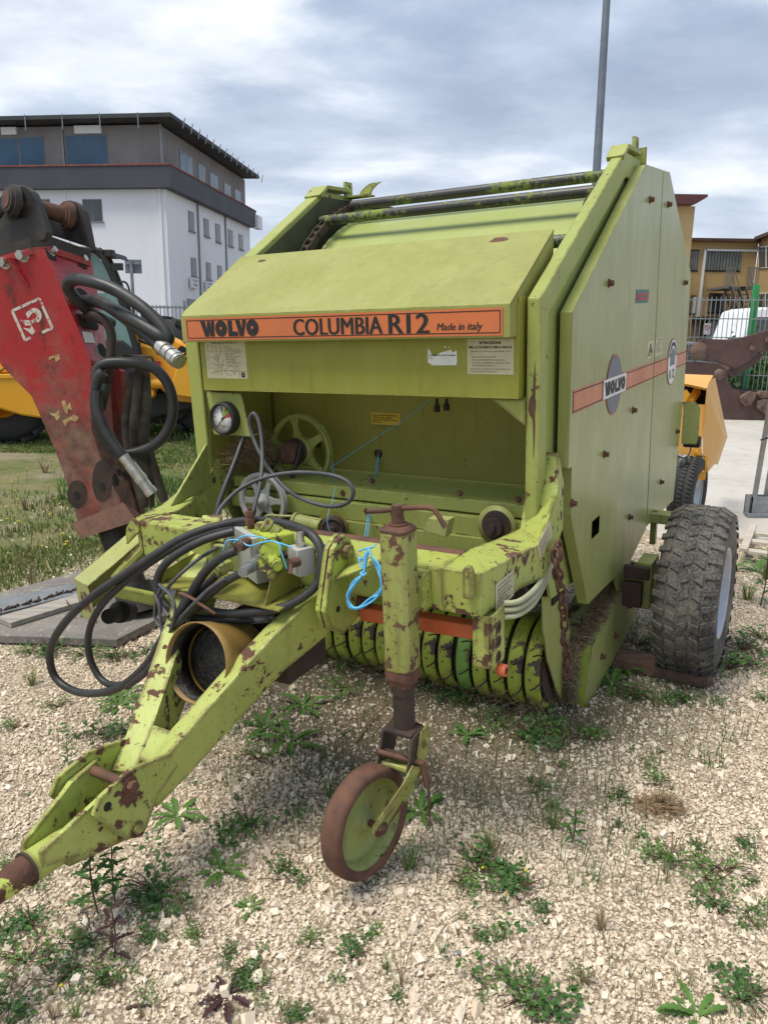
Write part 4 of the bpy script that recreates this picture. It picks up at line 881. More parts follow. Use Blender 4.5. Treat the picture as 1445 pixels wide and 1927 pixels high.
# wheel: leaning, turned about 25 degrees
cw = m(683, 1540, Y, JY - .13); cw = Vector((.564, -.855, .292))
axw = Vector((1, -.14, .02)).normalized()
WR = .162; ww = .066
wh = bp('castor_wheel', MB().lathe(cw - axw * ww / 2, axw, [(WR * .80, 0), (WR * .93, -.002), (WR * .985, .008), (WR, .02), (WR, ww - .02), (WR * .985, ww - .008), (WR * .93, ww + .002), (WR * .84, ww - .002), (WR * .80, ww - .006)], 64), 'rust', jb)
bp('castor_disc', MB().lathe(cw - axw * ww / 2, axw, [(0, .0465), (.024, .0465), (.026, .040), (.040, .022), (.075, .016), (.115, .018), (WR * .72, .026), (WR * .78, .050), (WR * .82, .057), (WR * .845, .060), (WR * .845, .0585), (WR * .80, .05), (WR * .74, .02), (.1, .010), (0, .010)], 64), paint('castor_paint', (.27, .31, .08), (.33, .36, .13), rust=.7, edges=0, dirt=.7, spots=.5, chip=26), jb)
frk = MB(); top_ = Vector((JX + .01, JY - .04, zy - .03)); out_ = cw + axw * (ww / 2 + .012)
ux = (out_ - top_).normalized(); sd_ = axw.cross(ux).normalized()
tp = top_ + axw * .05
frk.prism([out_ + sd_ * .030, out_ + ux * .025 + sd_ * .02, out_ + ux * .032, out_ + ux * .025 - sd_ * .02, out_ - sd_ * .030, tp - sd_ * .040 + ux * .06, tp - sd_ * .026, tp + sd_ * .026, tp + sd_ * .036 + ux * .05], axw * .007)
frk.xf(Matrix.Identity(4)); bp('castor_fork', frk, 'jack', jb, bevel=.002)
fr2 = MB(); inn = cw - axw * (ww / 2 + .012); ti = top_ - axw * .05
fr2.prism([inn + sd_ * .03, inn + ux * .03, inn - sd_ * .03, ti - sd_ * .035, ti + sd_ * .035], -axw * .007); fr2.beam(tp + ux * .01 + axw * .003, ti + ux * .01 - axw * .003, .05, .008)
bp('castor_fork', fr2, 'jack', jb, bevel=.002)
bp('castor_axle', MB().bolt(out_ + axw * .007, axw, .018, .012, True).cyl(inn, out_ + axw * .026, .010, seg=12), 'rust', jb)
# ---- red/orange push bar and its drilled carrier
ob0, ob1 = m(683, 1150, Y, -.55), m(925, 1190, Y, -.55)
ob0 = Vector((ob0.x, -.55, ob0.z)); ob1 = Vector((.825, -.55, ob1.z)); bp('orange_bar', MB().beam(ob0, ob1, .05, .046), 'orange', bevel=.006)
cx0 = m(926, 1150, Y, -.60); carrier = MB()
czt, czb = .87, m(940, 1262, Y, -.58).z
carrier.b2((.835, -.60, czb), (.840, -.50, czt)); carrier.b2((.785, -.605, czb + .01), (.835, -.599, czt)); carrier.b2((.785, -.60, czt - .03), (.835, -.52, czt - .02)); 
cr = bp('drilled_carrier', carrier, 'drawbar', bevel=.002)
for k, zz_ in enumerate((.80, .715, .65)):
    c_ = Vector((.8415, -.55, czb + (czt - czb) * (.70, .44, .16)[k]))
    bp('carrier_hole', MB().lathe(c_, (1, 0, 0), [(.013, 0), (.013, .001), (.018, .001), (.018, 0)], 20), 'rust', cr); bp('carrier_hole', MB().cyl(c_ - Vector((.0005, 0, 0)), c_ + Vector((.0004, 0, 0)), .0135, seg=20), 'dark', cr)
cB = m(962, 1203, X, .80); bp('tube_end', MB().lathe((.84, -.55, cB.z), (1, 0, 0), [(.012, .02), (.012, .026), (.017, .026), (.018, .02), (.018, 0), (.012, 0)], 24), 'orange', cr)
# ---- pickup: stripper bands, tines, end casing
bc = Vector((0, .455, .235)); BR = .20; xs_ = np.linspace(-.62, .70, 18)
bme = None
for k in range(len(xs_) - 1):
    x0 = xs_[k]; wd_ = (xs_[1] - xs_[0]) * .76
    if bme is None:
        b = MB(); prof_ = []
        for j in range(23):
            a = R(60 + j * 10); prof_.append((BR * math.cos(a), BR * math.sin(a)))
        rings = []
        for (cy_, cz_) in prof_:
            l_ = math.hypot(cy_, cz_); ny, nz = cy_ / l_, cz_ / l_
            rings.append([Vector((0, cy_ - ny * .004, cz_ - nz * .004)), Vector((0, cy_ - ny * .02, cz_ - nz * .02)), Vector((wd_, cy_ - ny * .02, cz_ - nz * .02)), Vector((wd_, cy_ - ny * .004, cz_ - nz * .004)), Vector((wd_ * .85, cy_, cz_)), Vector((wd_ * .15, cy_, cz_))])
        b.loft(rings, True, True); bme = b.mesh('pickup_band'); bme.materials.append(M['band'])
        bme2 = bme.copy(); bme2.materials.clear(); bme2.materials.append(M['band_new'])
    fresh = (k == 12)
    o = link(bpy.data.objects.new('pickup_band', bme2 if fresh else bme), B); o.location = (x0, bc.y + rng.uniform(-.006, .006), bc.z + rng.uniform(-.004, .004)); o.rotation_euler = (0, 0, rng.uniform(-.02, .02))
    if fresh: o['label'] = 'replaced band in fresh darker green'
bp('pickup_drum', MB().cyl((-.615, bc.y, bc.z), (.69, bc.y, bc.z), BR * .84, seg=40), 'rustdk')
b = MB()
for k in range(17):
    for a in (150, 185, 215, 250):
        x0 = xs_[k] + (xs_[1] - xs_[0]) * .88; a = R(a + (k % 2) * 12); d = Vector((0, math.cos(a), math.sin(a)))
        b.tube([Vector((x0, bc.y, bc.z)) + d * BR * .8, Vector((x0 - .012, bc.y, bc.z)) + d * (BR + .015), Vector((x0 - .035, bc.y, bc.z - .012)) + d * (BR + .03)], .0035, 5, 3)
bp('tines', b, 'rustdk', kind='stuff')
# end casing right: nose + long cover
xi, xo = .722, .80
cov = [(.60, .272), (1.411, .395), (1.418, .08), (.53, -.014), (.518, -.008), (.517, .05), (.53, .12), (.56, .20)]
cvr = bp('pickup_cover', MB().prism([(xo, y, z) for y, z in cov], (-.004, 0, 0)).prism([(xo - .0045, .60, .274), (xo - .0045, 1.41, .394), (.60, 1.41, .40), (.62, .62, .30)], (0, .0, -.003)), 'guard', bevel=.002)
nose = MB(); arc = [(.66, .283), (.60, .271), (.56, .20), (.53, .12), (.517, .05), (.518, -.007)]
nv = [(xi, y, z) for y, z in arc] + [(xo - .0045, y, z) for y, z in arc]; na = len(arc)
nose.add(nv, [(i, i + 1, na + i + 1, na + i) for i in range(na - 1)], True); nose.add([(xi, y, z) for y, z in arc], [tuple(range(na))])
bp('casing_nose', nose, 'band')
for p in ((1131, 1235), (1156, 1195), (1182, 1140)):
    o = link(bpy.data.objects.new('bolt', bolt_me), cvr); o.location = m(*p, X, .80)
# thin curved shield standing between the bands and the casing
sh = [m(1022, 1128, X, .72), m(1030, 1118, X, .72), m(1060, 1180, X, .72), m(1050, 1230, X, .72), m(1062, 1290, X, .72), m(1068, 1344, X, .72), m(1050, 1310, X, .72), m(1034, 1245, X, .72)]
SHO = [(p_.y, p_.z) for p_ in (m(1021, 1122, X, .712), m(1021, 1184, X, .712), m(1030, 1244, X, .712), m(1046, 1296, X, .712), m(1067, 1345, X, .712), m(1067, 1330, X, .68), m(1052, 1270, X, .66), m(1050, 1180, X, .66), m(1040, 1120, X, .68))]
sh = [Vector((.706, y, z)) for y, z in SHO]
bp('shield', MB().prism(sh, (.006, 0, 0)), 'guard', bevel=.002)
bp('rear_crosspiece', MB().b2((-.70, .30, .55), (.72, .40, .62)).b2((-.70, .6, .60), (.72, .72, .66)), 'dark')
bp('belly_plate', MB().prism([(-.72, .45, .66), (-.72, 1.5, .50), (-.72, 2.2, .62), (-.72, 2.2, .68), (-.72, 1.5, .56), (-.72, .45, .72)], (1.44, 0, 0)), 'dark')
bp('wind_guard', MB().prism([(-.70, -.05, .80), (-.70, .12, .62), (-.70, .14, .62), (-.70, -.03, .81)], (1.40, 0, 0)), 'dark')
# chain hanging at the right arm
chn = bp('safety_chain', MB().tube([m(1043, 1040, X, .84), m(1046, 1020, X, .84), m(1054, 1022, X, .84), m(1052, 1042, X, .84)], .006, 8), 'rust')
cp = spline([m(*p, X, .845) for p in ((1050, 1035), (1050, 1060), (1052, 1085), (1056, 1110), (1058, 1140), (1062, 1170), (1060, 1200), (1066, 1230), (1068, 1262), (1066, 1290))], 12)
L_ = [0]
for i in range(1, len(cp)): L_.append(L_[-1] + (cp[i] - cp[i - 1]).length)
lb2 = MB(); lp = []
for k in range(16):
    a = 2 * PI * k / 16; lp.append(Vector((.0125 * math.cos(a), 0, .025 * math.sin(a))))
lb2.tube(lp, .0052, 7, 1, closed=True); lme = lb2.mesh('chain_link'); lme.materials.append(M['rust'])
def chain_links(cp, L_, par, me, pitch, sc=1):
    n_ = int(L_[-1] / pitch)
    for k in range(n_):
        t = pitch * (k + .5); i = max(j for j in range(len(L_)) if L_[j] <= t); p = cp[min(i, len(cp) - 1)]; d = (cp[min(i + 1, len(cp) - 1)] - cp[max(i - 1, 0)]).normalized()
        o = link(bpy.data.objects.new('link', me), par); rot = d.to_track_quat('Z', 'Y') 
        o.rotation_mode = 'QUATERNION'; o.rotation_quaternion = rot @ Matrix.Rotation((PI / 2 if k % 2 else 0) + rng.uniform(-.5, .5), 3, 'Z').to_quaternion(); o.location = p; o.scale = (sc,) * 3
chain_links(cp, L_, chn, lme, .038)
cp2 = [p + Vector((0, -.03, -.0)) for p in cp[:40]]; chain_links(cp2, [i * L_[39] / 39 for i in range(40)], chn, lme, .038)
ch2 = bp('pin_chain', MB().cyl((JX + .08, JY - .02, zy - .09), (JX + .085, JY - .02, zy - .095), .004), 'rust')
cp3 = [Vector((JX + .085, JY - .02, zy - .09 - .16 * i / 20)) for i in range(21)]; chain_links(cp3, [.008 * i for i in range(21)], ch2, lme, .013, .32)
# cream hydraulic pipes bent round under the right arm
for k, dz in enumerate((0, .028, .056)):
    bp('cream_pipe', MB().tube([m(948, 1135 + dz * 460, Y, -.50), m(975, 1132 + dz * 440, Y, -.47), m(1003, 1112 + dz * 420, Y, -.36), m(1022, 1086 + dz * 330, X, .80), m(1040, 1050 + dz * 250, X, .80), m(1050, 1020, X, .80)], .0085, 10), 'palepipe' if False else 'cream')
# ---- valve block with fittings
vb0 = m(480, 1040, Y, -.66)
def vbx(px0, py0, px1, py1, y0, y1): p, r = m(px0, py1, Y, y0), m(px1, py0, Y, y0); return (p.x, y0, p.z), (r.x, y1, r.z)
vb = bp('valve_block', MB().box((m(478, 1040, Y, -.66)) + Vector((0, .05, -.01)), (.165, .13, .15), Matrix.Rotation(R(-28), 3, 'Z')), 'alu', bevel=.003)
tpz = vb0.z + .067
bp('block_paint', MB().box((vb0.x + .005, vb0.y + .05, tpz - .001), (.125, .10, .004), Matrix.Rotation(R(-28), 3, 'Z')), 'band', vb)
def fit(c, d, parts_, mt, par=None, name='fitting', seg=16):
    b = MB(); c = Vector(c); d = Vector(d).normalized(); t = 0
    for r_, l_, hx in parts_:
        b.cyl(c + d * t, c + d * (t + l_), r_, seg=6 if hx else seg, smooth=not hx); t += l_
    return bp(name, b, mt, par)
UPV = (0, 0, 1)
fit((vb0.x - .035, -.63, tpz - .004), UPV, [(.011, .018, 0), (.017, .02, 1), (.012, .01, 0), (.015, .014, 1), (.006, .012, 0)], 'rust', vb)
fit((vb0.x + .012, -.63, tpz - .004), UPV, [(.020, .010, 0), (.024, .016, 1), (.016, .004, 0)], 'jack', vb)
c_ = m(430, 1010, Y, -.66); fit(c_ + Vector((0, 0, -.03)), UPV, [(.012, .012, 0), (.016, .014, 1), (.013, .014, 0), (.010, .006, 0)], 'chrome', vb)
fit(m(466, 1020, Y, -.70), m(440, 1035, Y, -.80) - m(466, 1020, Y, -.70), [(.016, .02, 1), (.018, .025, 0), (.014, .03, 0)], 'rust', vb)
fit(m(430, 1063, Y, -.70), m(402, 1078, Y, -.78) - m(430, 1063, Y, -.70), [(.022, .02, 1), (.024, .05, 1), (.020, .012, 0)], 'jack', vb)
fit(m(492, 1052, Y, -.70), m(460, 1075, Y, -.82) - m(492, 1052, Y, -.70), [(.020, .03, 0), (.024, .012, 1), (.019, .045, 0), (.015, .05, 0)], 'galv', vb)
gp = bp('gear_pump', MB().box(m(508, 1040, Y, -.69) + Vector((0, .03, 0)), (.10, .09, .12), Matrix.Rotation(R(-28), 3, 'Z')).cyl(m(508, 1035, Y, -.74), m(508, 1028, Y, -.62), .034, seg=20).cyl(m(500, 1060, Y, -.74), m(500, 1060, Y, -.64), .026, seg=18), 'band', bevel=.006)
fit(m(512, 1050, Y, -.74), (.75, -.6, -.05), [(.018, .02, 1), (.016, .02, 0), (.019, .02, 1), (.015, .012, 0)], 'band', gp)
fit(m(508, 1076, Y, -.74), (.75, -.6, -.05), [(.011, .02, 0), (.014, .012, 1)], 'jack', gp)
for px_, py_ in ((532, 1008), (545, 1020)): fit(m(px_, py_, Y, -.63), (-.5, -.4, .5), [(.022, .03, 0), (.018, .02, 0), (.024, .02, 0)], 'jack', gp)
wb = bp('tap_block', MB().box(m(567, 1053, Y, -.68), (.064, .056, .084), Matrix.Rotation(R(-24), 3, 'Z')), 'alu', bevel=.002)
c_ = m(566, 1030, Y, -.68); fit(c_, UPV, [(.011, .008, 0), (.0155, .012, 1), (.013, .022, 0), (.011, .005, 0)], 'chrome', wb)
fit(m(545, 1045, Y, -.68), (-1, .15, 0), [(.013, .035, 1)], 'rustdk', wb)
c_ = m(562, 1056, Y, -.715); bp('tap_lever', MB().cyl(c_, c_ + Vector((-.01, -.028, 0)), .015, seg=16).beam(c_ + Vector((-.008, -.026, 0)), m(546, 1080, Y, -.76), .009, .007), 'rust', wb)
fit(m(600, 1042, Y, -.66), (1, -.15, -.05), [(.012, .012, 1), (.010, .01, 0), (.013, .015, 0), (.010, .012, 0)], 'chrome', wb)
for k, (a_, b_) in enumerate((((402, 1018), (440, 1022)), ((404, 1030), (436, 1030)))):
    bp('steel_pipe', MB().tube([m(a_[0] + 2, a_[1] + 25, Y, -.60), m(*a_, Y, -.63), m(a_[0] + 12, a_[1] - 3, Y, -.65), m(*b_, Y, -.66)], .009, 8), 'guard')
# left strut plate pair behind the hoses (top flange of the left arm)
# ---- hydraulic hoses
def hose(pts_, r_, mt='rubber', sub=7, name='hose', par=None, ends=()):
    P_ = [m(p[0], p[1], Y, p[2]) for p in pts_]; h_ = bp(name, MB().tube(P_, r_, 12, sub), mt, par)
    for k in ends:
        a, b_ = (P_[0], P_[1]) if k == 0 else (P_[-1], P_[-2]); d = (a - b_).normalized()
        bp('ferrule', MB().cyl(a - d * .05, a, r_ * 1.18, seg=14).cyl(a, a + d * .014, r_ * 1.25, seg=6, smooth=False).cyl(a + d * .014, a + d * .03, r_ * .8, seg=12), 'galv', h_)
    return h_
hose([(600, 1090, -.70), (606, 1045, -.68), (588, 1008, -.66), (545, 988, -.62), (490, 980, -.60), (430, 985, -.62), (350, 1010, -.68), (260, 1065, -.76), (175, 1122, -.82), (120, 1175, -.84), (95, 1225, -.83), (105, 1275, -.82), (150, 1303, -.82), (215, 1298, -.83), (270, 1258, -.84), (305, 1205, -.84), (325, 1165, -.83)], .0145)
hose([(470, 990, -.60), (405, 1000, -.64), (330, 1030, -.70), (255, 1080, -.76), (195, 1135, -.80), (168, 1190, -.81), (172, 1245, -.80), (200, 1285, -.80), (245, 1283, -.81), (285, 1240, -.82), (312, 1195, -.82), (332, 1160, -.81)], .0125)
hose([(440, 1000, -.66), (380, 1018, -.72), (322, 1052, -.77), (298, 1085, -.79), (300, 1120, -.80), (325, 1150, -.80), (370, 1163, -.79), (440, 1168, -.77), (498, 1163, -.72)], .0135, ends=(1,))
hose([(600, 1090, -.70), (585, 1112, -.72), (540, 1140, -.76), (480, 1152, -.79), (420, 1154, -.81), (370, 1140, -.82), (345, 1118, -.82)], .0135)
hose([(444, 1036, -.79), (418, 1048, -.81), (392, 1070, -.82), (370, 1100, -.83), (355, 1130, -.83), (335, 1160, -.83), (318, 1190, -.83), (300, 1225, -.83)], .0145)
hose([(455, 1078, -.82), (425, 1095, -.83), (390, 1122, -.84), (355, 1155, -.845), (330, 1185, -.85), (310, 1215, -.85), (280, 1260, -.85), (240, 1292, -.84)], .0125)
hose([(408, 1082, -.78), (380, 1108, -.80), (352, 1128, -.81), (340, 1150, -.82)], .013)
hose([(425, 1088, -.84), (395, 1108, -.85), (370, 1132, -.86), (345, 1158, -.86), (322, 1183, -.86)], .0065, 'cable')
hose([(410, 1030, -.66), (370, 1055, -.74), (335, 1085, -.80), (312, 1112, -.82), (302, 1135, -.83), (318, 1160, -.85)], .006, 'cable')
hose([(300, 1100, -.84), (322, 1122, -.86), (330, 1150, -.87), (322, 1185, -.87), (312, 1202, -.87), (304, 1180, -.86), (300, 1140, -.85), (292, 1120, -.84)], .0055, 'cable', name='cable_loop')
hose([(305, 1103, -.84), (296, 1125, -.84), (292, 1160, -.84), (304, 1180, -.85), (330, 1172, -.86), (350, 1165, -.85), (356, 1180, -.84), (358, 1192, -.82)], .0055, 'cable', name='cable_loop')
hose([(338, 1116, -.86), (360, 1125, -.86), (385, 1142, -.86), (405, 1155, -.85)], .005, 'rust', name='wire_tie')
# thin black hoses by the wall
hose([(459, 822, -.02), (444, 865, -.10), (424, 915, -.2), (410, 955, -.30), (407, 985, -.38), (406, 1003, -.42)], .0115)
hose([(409, 1004, -.44), (408, 975, -.42), (420, 950, -.38), (455, 918, -.3), (505, 897, -.24), (560, 889, -.2), (618, 893, -.2), (652, 905, -.2), (665, 925, -.2), (655, 945, -.2), (625, 953, -.2), (585, 945, -.2), (545, 925, -.18), (512, 890, -.16), (488, 850, -.14), (474, 815, -.12), (470, 790, -.12), (477, 778, -.12), (486, 790, -.12), (492, 820, -.14), (494, 860, -.18), (490, 910, -.26), (480, 950, -.34), (470, 983, -.42)], .0078, 'cable', sub=8)
# ---- running gear
AY, AZ = 1.19, .375
def tyre_wheel(xin, sgn):
    wdt = .265; RT = .402
    t = bp('road_wheel', MB().lathe((xin, AY, AZ), (sgn, 0, 0), [(.20, .035), (.24, .01), (.30, 0), (.352, .012), (.378, .035), (.388, .08), (.391, wdt / 2), (.388, wdt - .08), (.378, wdt - .035), (.352, wdt - .012), (.30, wdt), (.24, wdt - .01), (.20, wdt - .035)], 72), 'tyre')
    b = MB(); N_ = 34
    def lug(a, u0, u1, w0, skew, hh, rbase):
        vs = []
        for u, s_ in ((u0, 0), (u1, 1)):
            for da in (-1, 1):
                for hl in (0, 1):
                    ang = a + skew * (u - wdt / 2) / .1 + da * w0 * (1 if s_ else .85); edge_ = abs(u - wdt / 2) / (wdt / 2)
                    rb_ = rbase - .006 - .034 * max(0, edge_ - .72) / .28; r_ = rb_ + (hh if hl else 0)
                    if hl: ang = a + skew * (u - wdt / 2) / .1 + da * w0 * .82
                    vs.append(Vector((xin + sgn * u, AY + r_ * math.cos(ang), AZ + r_ * math.sin(ang))))
        b.add(vs, [(0, 1, 3, 2), (4, 6, 7, 5), (1, 5, 7, 3), (0, 4, 5, 1), (2, 3, 7, 6)])
    for k in range(N_):
        a = 2 * PI * k / N_
        lug(a, .0, .055, .042, .05, .019, .386); lug(a + PI / N_, wdt - .055, wdt, .042, -.05, .019, .386)
        lug(a + .04, .064, .105, .055, .12, .008, .394); lug(a + PI / N_, .114, .152, .058, -.14, .008, .396); lug(a + .03, .161, .202, .055, .12, .008, .394)
    bp('tread', b, 'tyre', t, kind='stuff', bevel=.003)
    rm = MB().lathe((xin, AY, AZ), (sgn, 0, 0), [(.205, wdt - .03), (.215, wdt - .02), (.212, wdt - .012), (.198, wdt - .02), (.188, wdt - .06), (.178, wdt - .10), (.12, wdt - .115), (.08, wdt - .10), (.06, wdt - .10), (.058, wdt - .07), (0, wdt - .07)], 56)
    rm.lathe((xin, AY, AZ), (sgn, 0, 0), [(.205, .03), (.195, .05), (.18, .12), (.178, wdt - .1)], 48)
    rim_ = bp('rim', rm, 'rim', t)
    for k in range(6):
        a = 2 * PI * k / 6; c_ = Vector((xin + sgn * (wdt - .112), AY + .10 * math.cos(a), AZ + .10 * math.sin(a))); bp('wheel_nut', MB().bolt(c_, (sgn, 0, 0), .012, .014), 'rust', t)
tyre_wheel(.985, 1); tyre_wheel(-.958, -1)
bp('axle', MB().beam((-.96, AY, AZ), (.98, AY, AZ), .07, .07).b2((.86, AY - .10, AZ - .10), (.93, AY + .06, AZ + .13)), 'guard', bevel=.004)
for s in (-1, 1):
    bp('axle_bracket', MB().prism([(s * .78, AY - .28, .52), (s * .78, AY - .10, .58), (s * .78, AY + .12, .58), (s * .78, AY + .08, .34), (s * .78, AY - .10, .32)], (s * .012, 0, 0)), 'guard', bevel=.002)
    bp('axle_step', MB().b2((s * .815 if s > 0 else -.93, AY - .16, .44), (.93 if s > 0 else -.815, AY - .13, .50)).b2((s * .815 if s > 0 else -.93, AY - .16, .30), (.90 if s > 0 else -.815, AY - .12, .42)), 'rustdk', bevel=.002)
bp('rear_bracket', MB().b2((.79, 1.62, .55), (.90, 1.72, .60)).b2((.80, 1.66, .42), (.83, 1.7, .6)), 'guard', bevel=.002)
# rear light bracket standing out behind the panel
lp0, lp1 = m(1281, 835, Y, 2.42), m(1318, 757, Y, 2.42)
bp('light_plate', MB().prism([(lp0.x, 2.42, lp0.z), (lp1.x - .01, 2.42, lp0.z), (lp1.x, 2.42, lp0.z + .03), (lp1.x, 2.42, lp1.z - .03), (lp1.x - .03, 2.42, lp1.z), (lp0.x, 2.42, lp1.z)], (0, .004, 0)), 'guard')
lp2 = m(1300, 838, Y, 2.44)
bp('rear_lamp', MB().box((lp2.x, 2.46, lp2.z + .02), (.10, .05, .07)), 'black', bevel=.012)
bp('lamp_cable', MB().tube([m(1300, 835, Y, 2.44), m(1297, 852, Y, 2.42), m(1288, 862, Y, 2.40), m(1270, 858, Y, 2.36), m(1262, 870, Y, 2.33)], .004, 6), 'rubber')
bp('rear_door', MB().prism([(-.74, 1.60, 2.21), (-.74, 2.32, 1.80), (-.74, 2.34, .62), (-.74, 1.7, .60), (-.74, 1.7, .64), (-.74, 2.30, .66), (-.74, 2.28, 1.78), (-.74, 1.6, 2.17)], (1.48, 0, 0)), 'drum')

# ================================================================== TWINE (hung on the baler, separate thing)
MMi = MM
def twine_obj(name, paths, label, r_=.0022):
    b = MB()
    for pth in paths: b.tube([MM @ m(p[0], p[1], Y, p[2]) for p in pth], r_, 6, 6)
    loc = MM @ m(paths[0][0][0], paths[0][0][1], Y, paths[0][0][2]); return solo(name, b, M['twine'], label, 'twine', loc)
lp_ = []
for k in range(6):
    j = lambda: rng.uniform(-4, 4); e_ = k * .004
    lp_.append([(694, 1032, -.67 - e_), (688 + j(), 1050, -.68 - e_), (684, 1078, -.69 - e_), (668 + j(), 1095 + j(), -.70 - e_), (654 + j(), 1118 + j(), -.71 - e_), (656 + j(), 1138 + j(), -.71 - e_), (674 + j(), 1145 + j() * .5, -.71 - e_), (700 + j(), 1128 + j(), -.70 - e_), (716 + j(), 1112 + j(), -.70 - e_), (720 + j(), 1090 + j(), -.70 - e_), (712 + j(), 1065 + j(), -.69 - e_), (698, 1045, -.68 - e_), (694, 1032, -.67 - e_)])
lp_.append([(676, 1037, -.66), (684, 1034, -.67), (694, 1031, -.68), (702, 1030, -.67), (706, 1024, -.66)])
lp_.append([(684, 1076, -.70), (679, 1078, -.71), (683, 1083, -.72), (688, 1079, -.71), (684, 1075, -.70)])
lp_.append([(681, 1052, -.69), (675, 1050, -.69), (682, 1068, -.70), (690, 1052, -.69), (687, 1045, -.68)])
twine_obj('twine_hank', lp_, 'knotted hank of bright blue twine hanging from the cross beam left of the jack', .0028)
twine_obj('twine_strand', [[(712, 856, .43), (708, 880, .40), (700, 920, .25), (694, 960, .12), (688, 1000, -.1), (684, 1020, -.45)], [(712, 856, .43), (710, 885, .40), (702, 925, .25), (697, 965, .12), (692, 1005, -.1), (690, 1022, -.46)]], 'double blue twine running down from the round eye in the front wall', .0022)
twine_obj('twine_strand', [[(808, 753, .25), (760, 790, .30), (690, 835, .30), (622, 880, .26)], [(625, 866, .26), (629, 900, .2), (631, 915, .15)], [(630, 918, .1), (626, 940, .05), (618, 965, -.02), (616, 985, -.04), (622, 1002, -.04)]], 'long pale blue twine stretched slanting from the box underside to the big pulley', .0014)
twine_obj('twine_strand', [[(420, 1072, -.74), (420, 1040, -.74), (428, 1018, -.735), (450, 1017, -.74), (468, 1027, -.75), (490, 1022, -.75), (510, 1018, -.74), (526, 1025, -.74), (530, 1040, -.74), (540, 1070, -.74)], [(440, 1022, -.74), (455, 1010, -.73), (480, 1009, -.72), (520, 1020, -.72), (550, 1030, -.72)], [(600, 1030, -.68), (620, 1022, -.64), (645, 1020, -.60)]], 'loose blue twine draped over the grey valve block', .0024)
# ================================================================== STRAW AND DRY STUFF caught on the baler
def straws(n_, cfun, ln=(.03, .08), r_=.0009, flat=.35):
    b = MB()
    for i in range(n_):
        c = cfun(); L = rng.uniform(*ln); a = rng.uniform(0, 2 * PI); e_ = rng.normal(0, flat); d = Vector((math.cos(a) * math.cos(e_), math.sin(a) * math.cos(e_), math.sin(e_))); s_ = d.orthogonal().normalized() * r_
        mid = c + Vector((0, 0, rng.uniform(-.006, .006)))
        b.add([c - d * L / 2 - s_, c - d * L / 2 + s_, mid + s_, mid - s_, c + d * L / 2 + s_, c + d * L / 2 - s_], [(0, 1, 2, 3), (3, 2, 4, 5)])
    return b
def cov_pt():
    y = rng.uniform(.52, 1.40); t = (y - .60) / .81; dens = .5 + .5 * math.sin(y * 9)
    x = .80 - abs(rng.normal(0, .05)) - .012 if rng.random() < .6 else rng.uniform(.72, .79)
    return MM @ Vector((min(x, .772), y, .280 + t * .12 + abs(rng.normal(0, .010)) * (1.4 - t)))
solo('straw', straws(1300, cov_pt), M['straw'], 'trampled brown straw lying along the pickup cover', 'straw', MM @ Vector((.76, 1, .33)), kind='stuff')
solo('straw', straws(900, lambda: MM @ Vector((rng.uniform(.715, .765), .50 + rng.normal(0, .02) + .0, rng.uniform(.05, .30))), (.03, .08), .0010, flat=1.0), M['dry'], 'bundle of loose straw packed behind the hanging chain', 'straw', MM @ Vector((.745, .47, .1)), kind='stuff')
solo('straw', straws(500, lambda: MM @ Vector((-.62 + rng.normal(0, .04), .15 + rng.normal(0, .05), 1.06 + abs(rng.normal(0, .05)))), (.08, .18), flat=.6), M['straw'], 'nest of dry straw in the left corner behind the lower pulley', 'straw', MM @ Vector((-.6, .15, 1.0)), kind='stuff')
solo('straw', straws(700, lambda: MM @ Vector((rng.uniform(-.6, .72), .33 + rng.normal(0, .05), .06 + rng.uniform(0, .1))), (.06, .14), .0007, flat=1.2), M['straw'], 'dead roots and stems hanging under the pickup bands', 'straw', MM @ Vector((.05, .33, .05)), kind='stuff')
# plank under the wheel
pk = [g(1168, 1268), g(1334, 1302), g(1345, 1278)]
a_, b_ = g(1165, 1262), g(1330, 1300); d = (b_ - a_).normalized(); n_ = Vector((-d.y, d.x, 0)); 
if n_.y < 0: n_ = -n_
pb = MB().prism([a_ - d * .25 + Vector((0, 0, .004)), a_ - d * .25 + n_ * .16 + Vector((0, 0, .004)), b_ + n_ * .15 + d * .012 + Vector((0, 0, .004)), b_ + n_ * .11 - d * .01 + Vector((0, 0, .004)), b_ + n_ * .06 + d * .015 + Vector((0, 0, .004)), b_ + n_ * .03 - d * .005 + Vector((0, 0, .004)), b_ + Vector((0, 0, .004))], (0, 0, .055))
q = NT('red_brown_plank'); ca = math.atan2(d.y, d.x)
mp_ = q.n('ShaderNodeMapping'); q.set(mp_.inputs[0], q.tc); mp_.inputs['Rotation'].default_value = (0, 0, -ca); mp_.inputs['Scale'].default_value = (1, 12, 12)
nn = q.noise(2.5, 8, .7, vec=mp_.outputs[0]); M['plank'] = q.fin(q.mix(q.rng(nn, .35, .65), (.095, .052, .036), (.21, .13, .095)), .8, 0, q.bump(nn, .8, .006))
solo('wooden_plank', pb, M['plank'], 'reddish brown splintered plank wedged under the big muddy wheel', 'plank', a_, bevel=.004)
# ================================================================== BREAKER (red hydraulic hammer) at the left
DB = 4.0
base = g(266, 1172); base.z = .055
K = thing('hydraulic_breaker', 'scratched red hydraulic breaker standing upright behind the baler drawbar, rusty lower end', 'hydraulic breaker', loc=base)
def kp(name, b, mt, par=None, bevel=0, **k): return part(name, b, M[mt] if isinstance(mt, str) else mt, par or K, bevel, world=True, **k)
dz = DB - .0
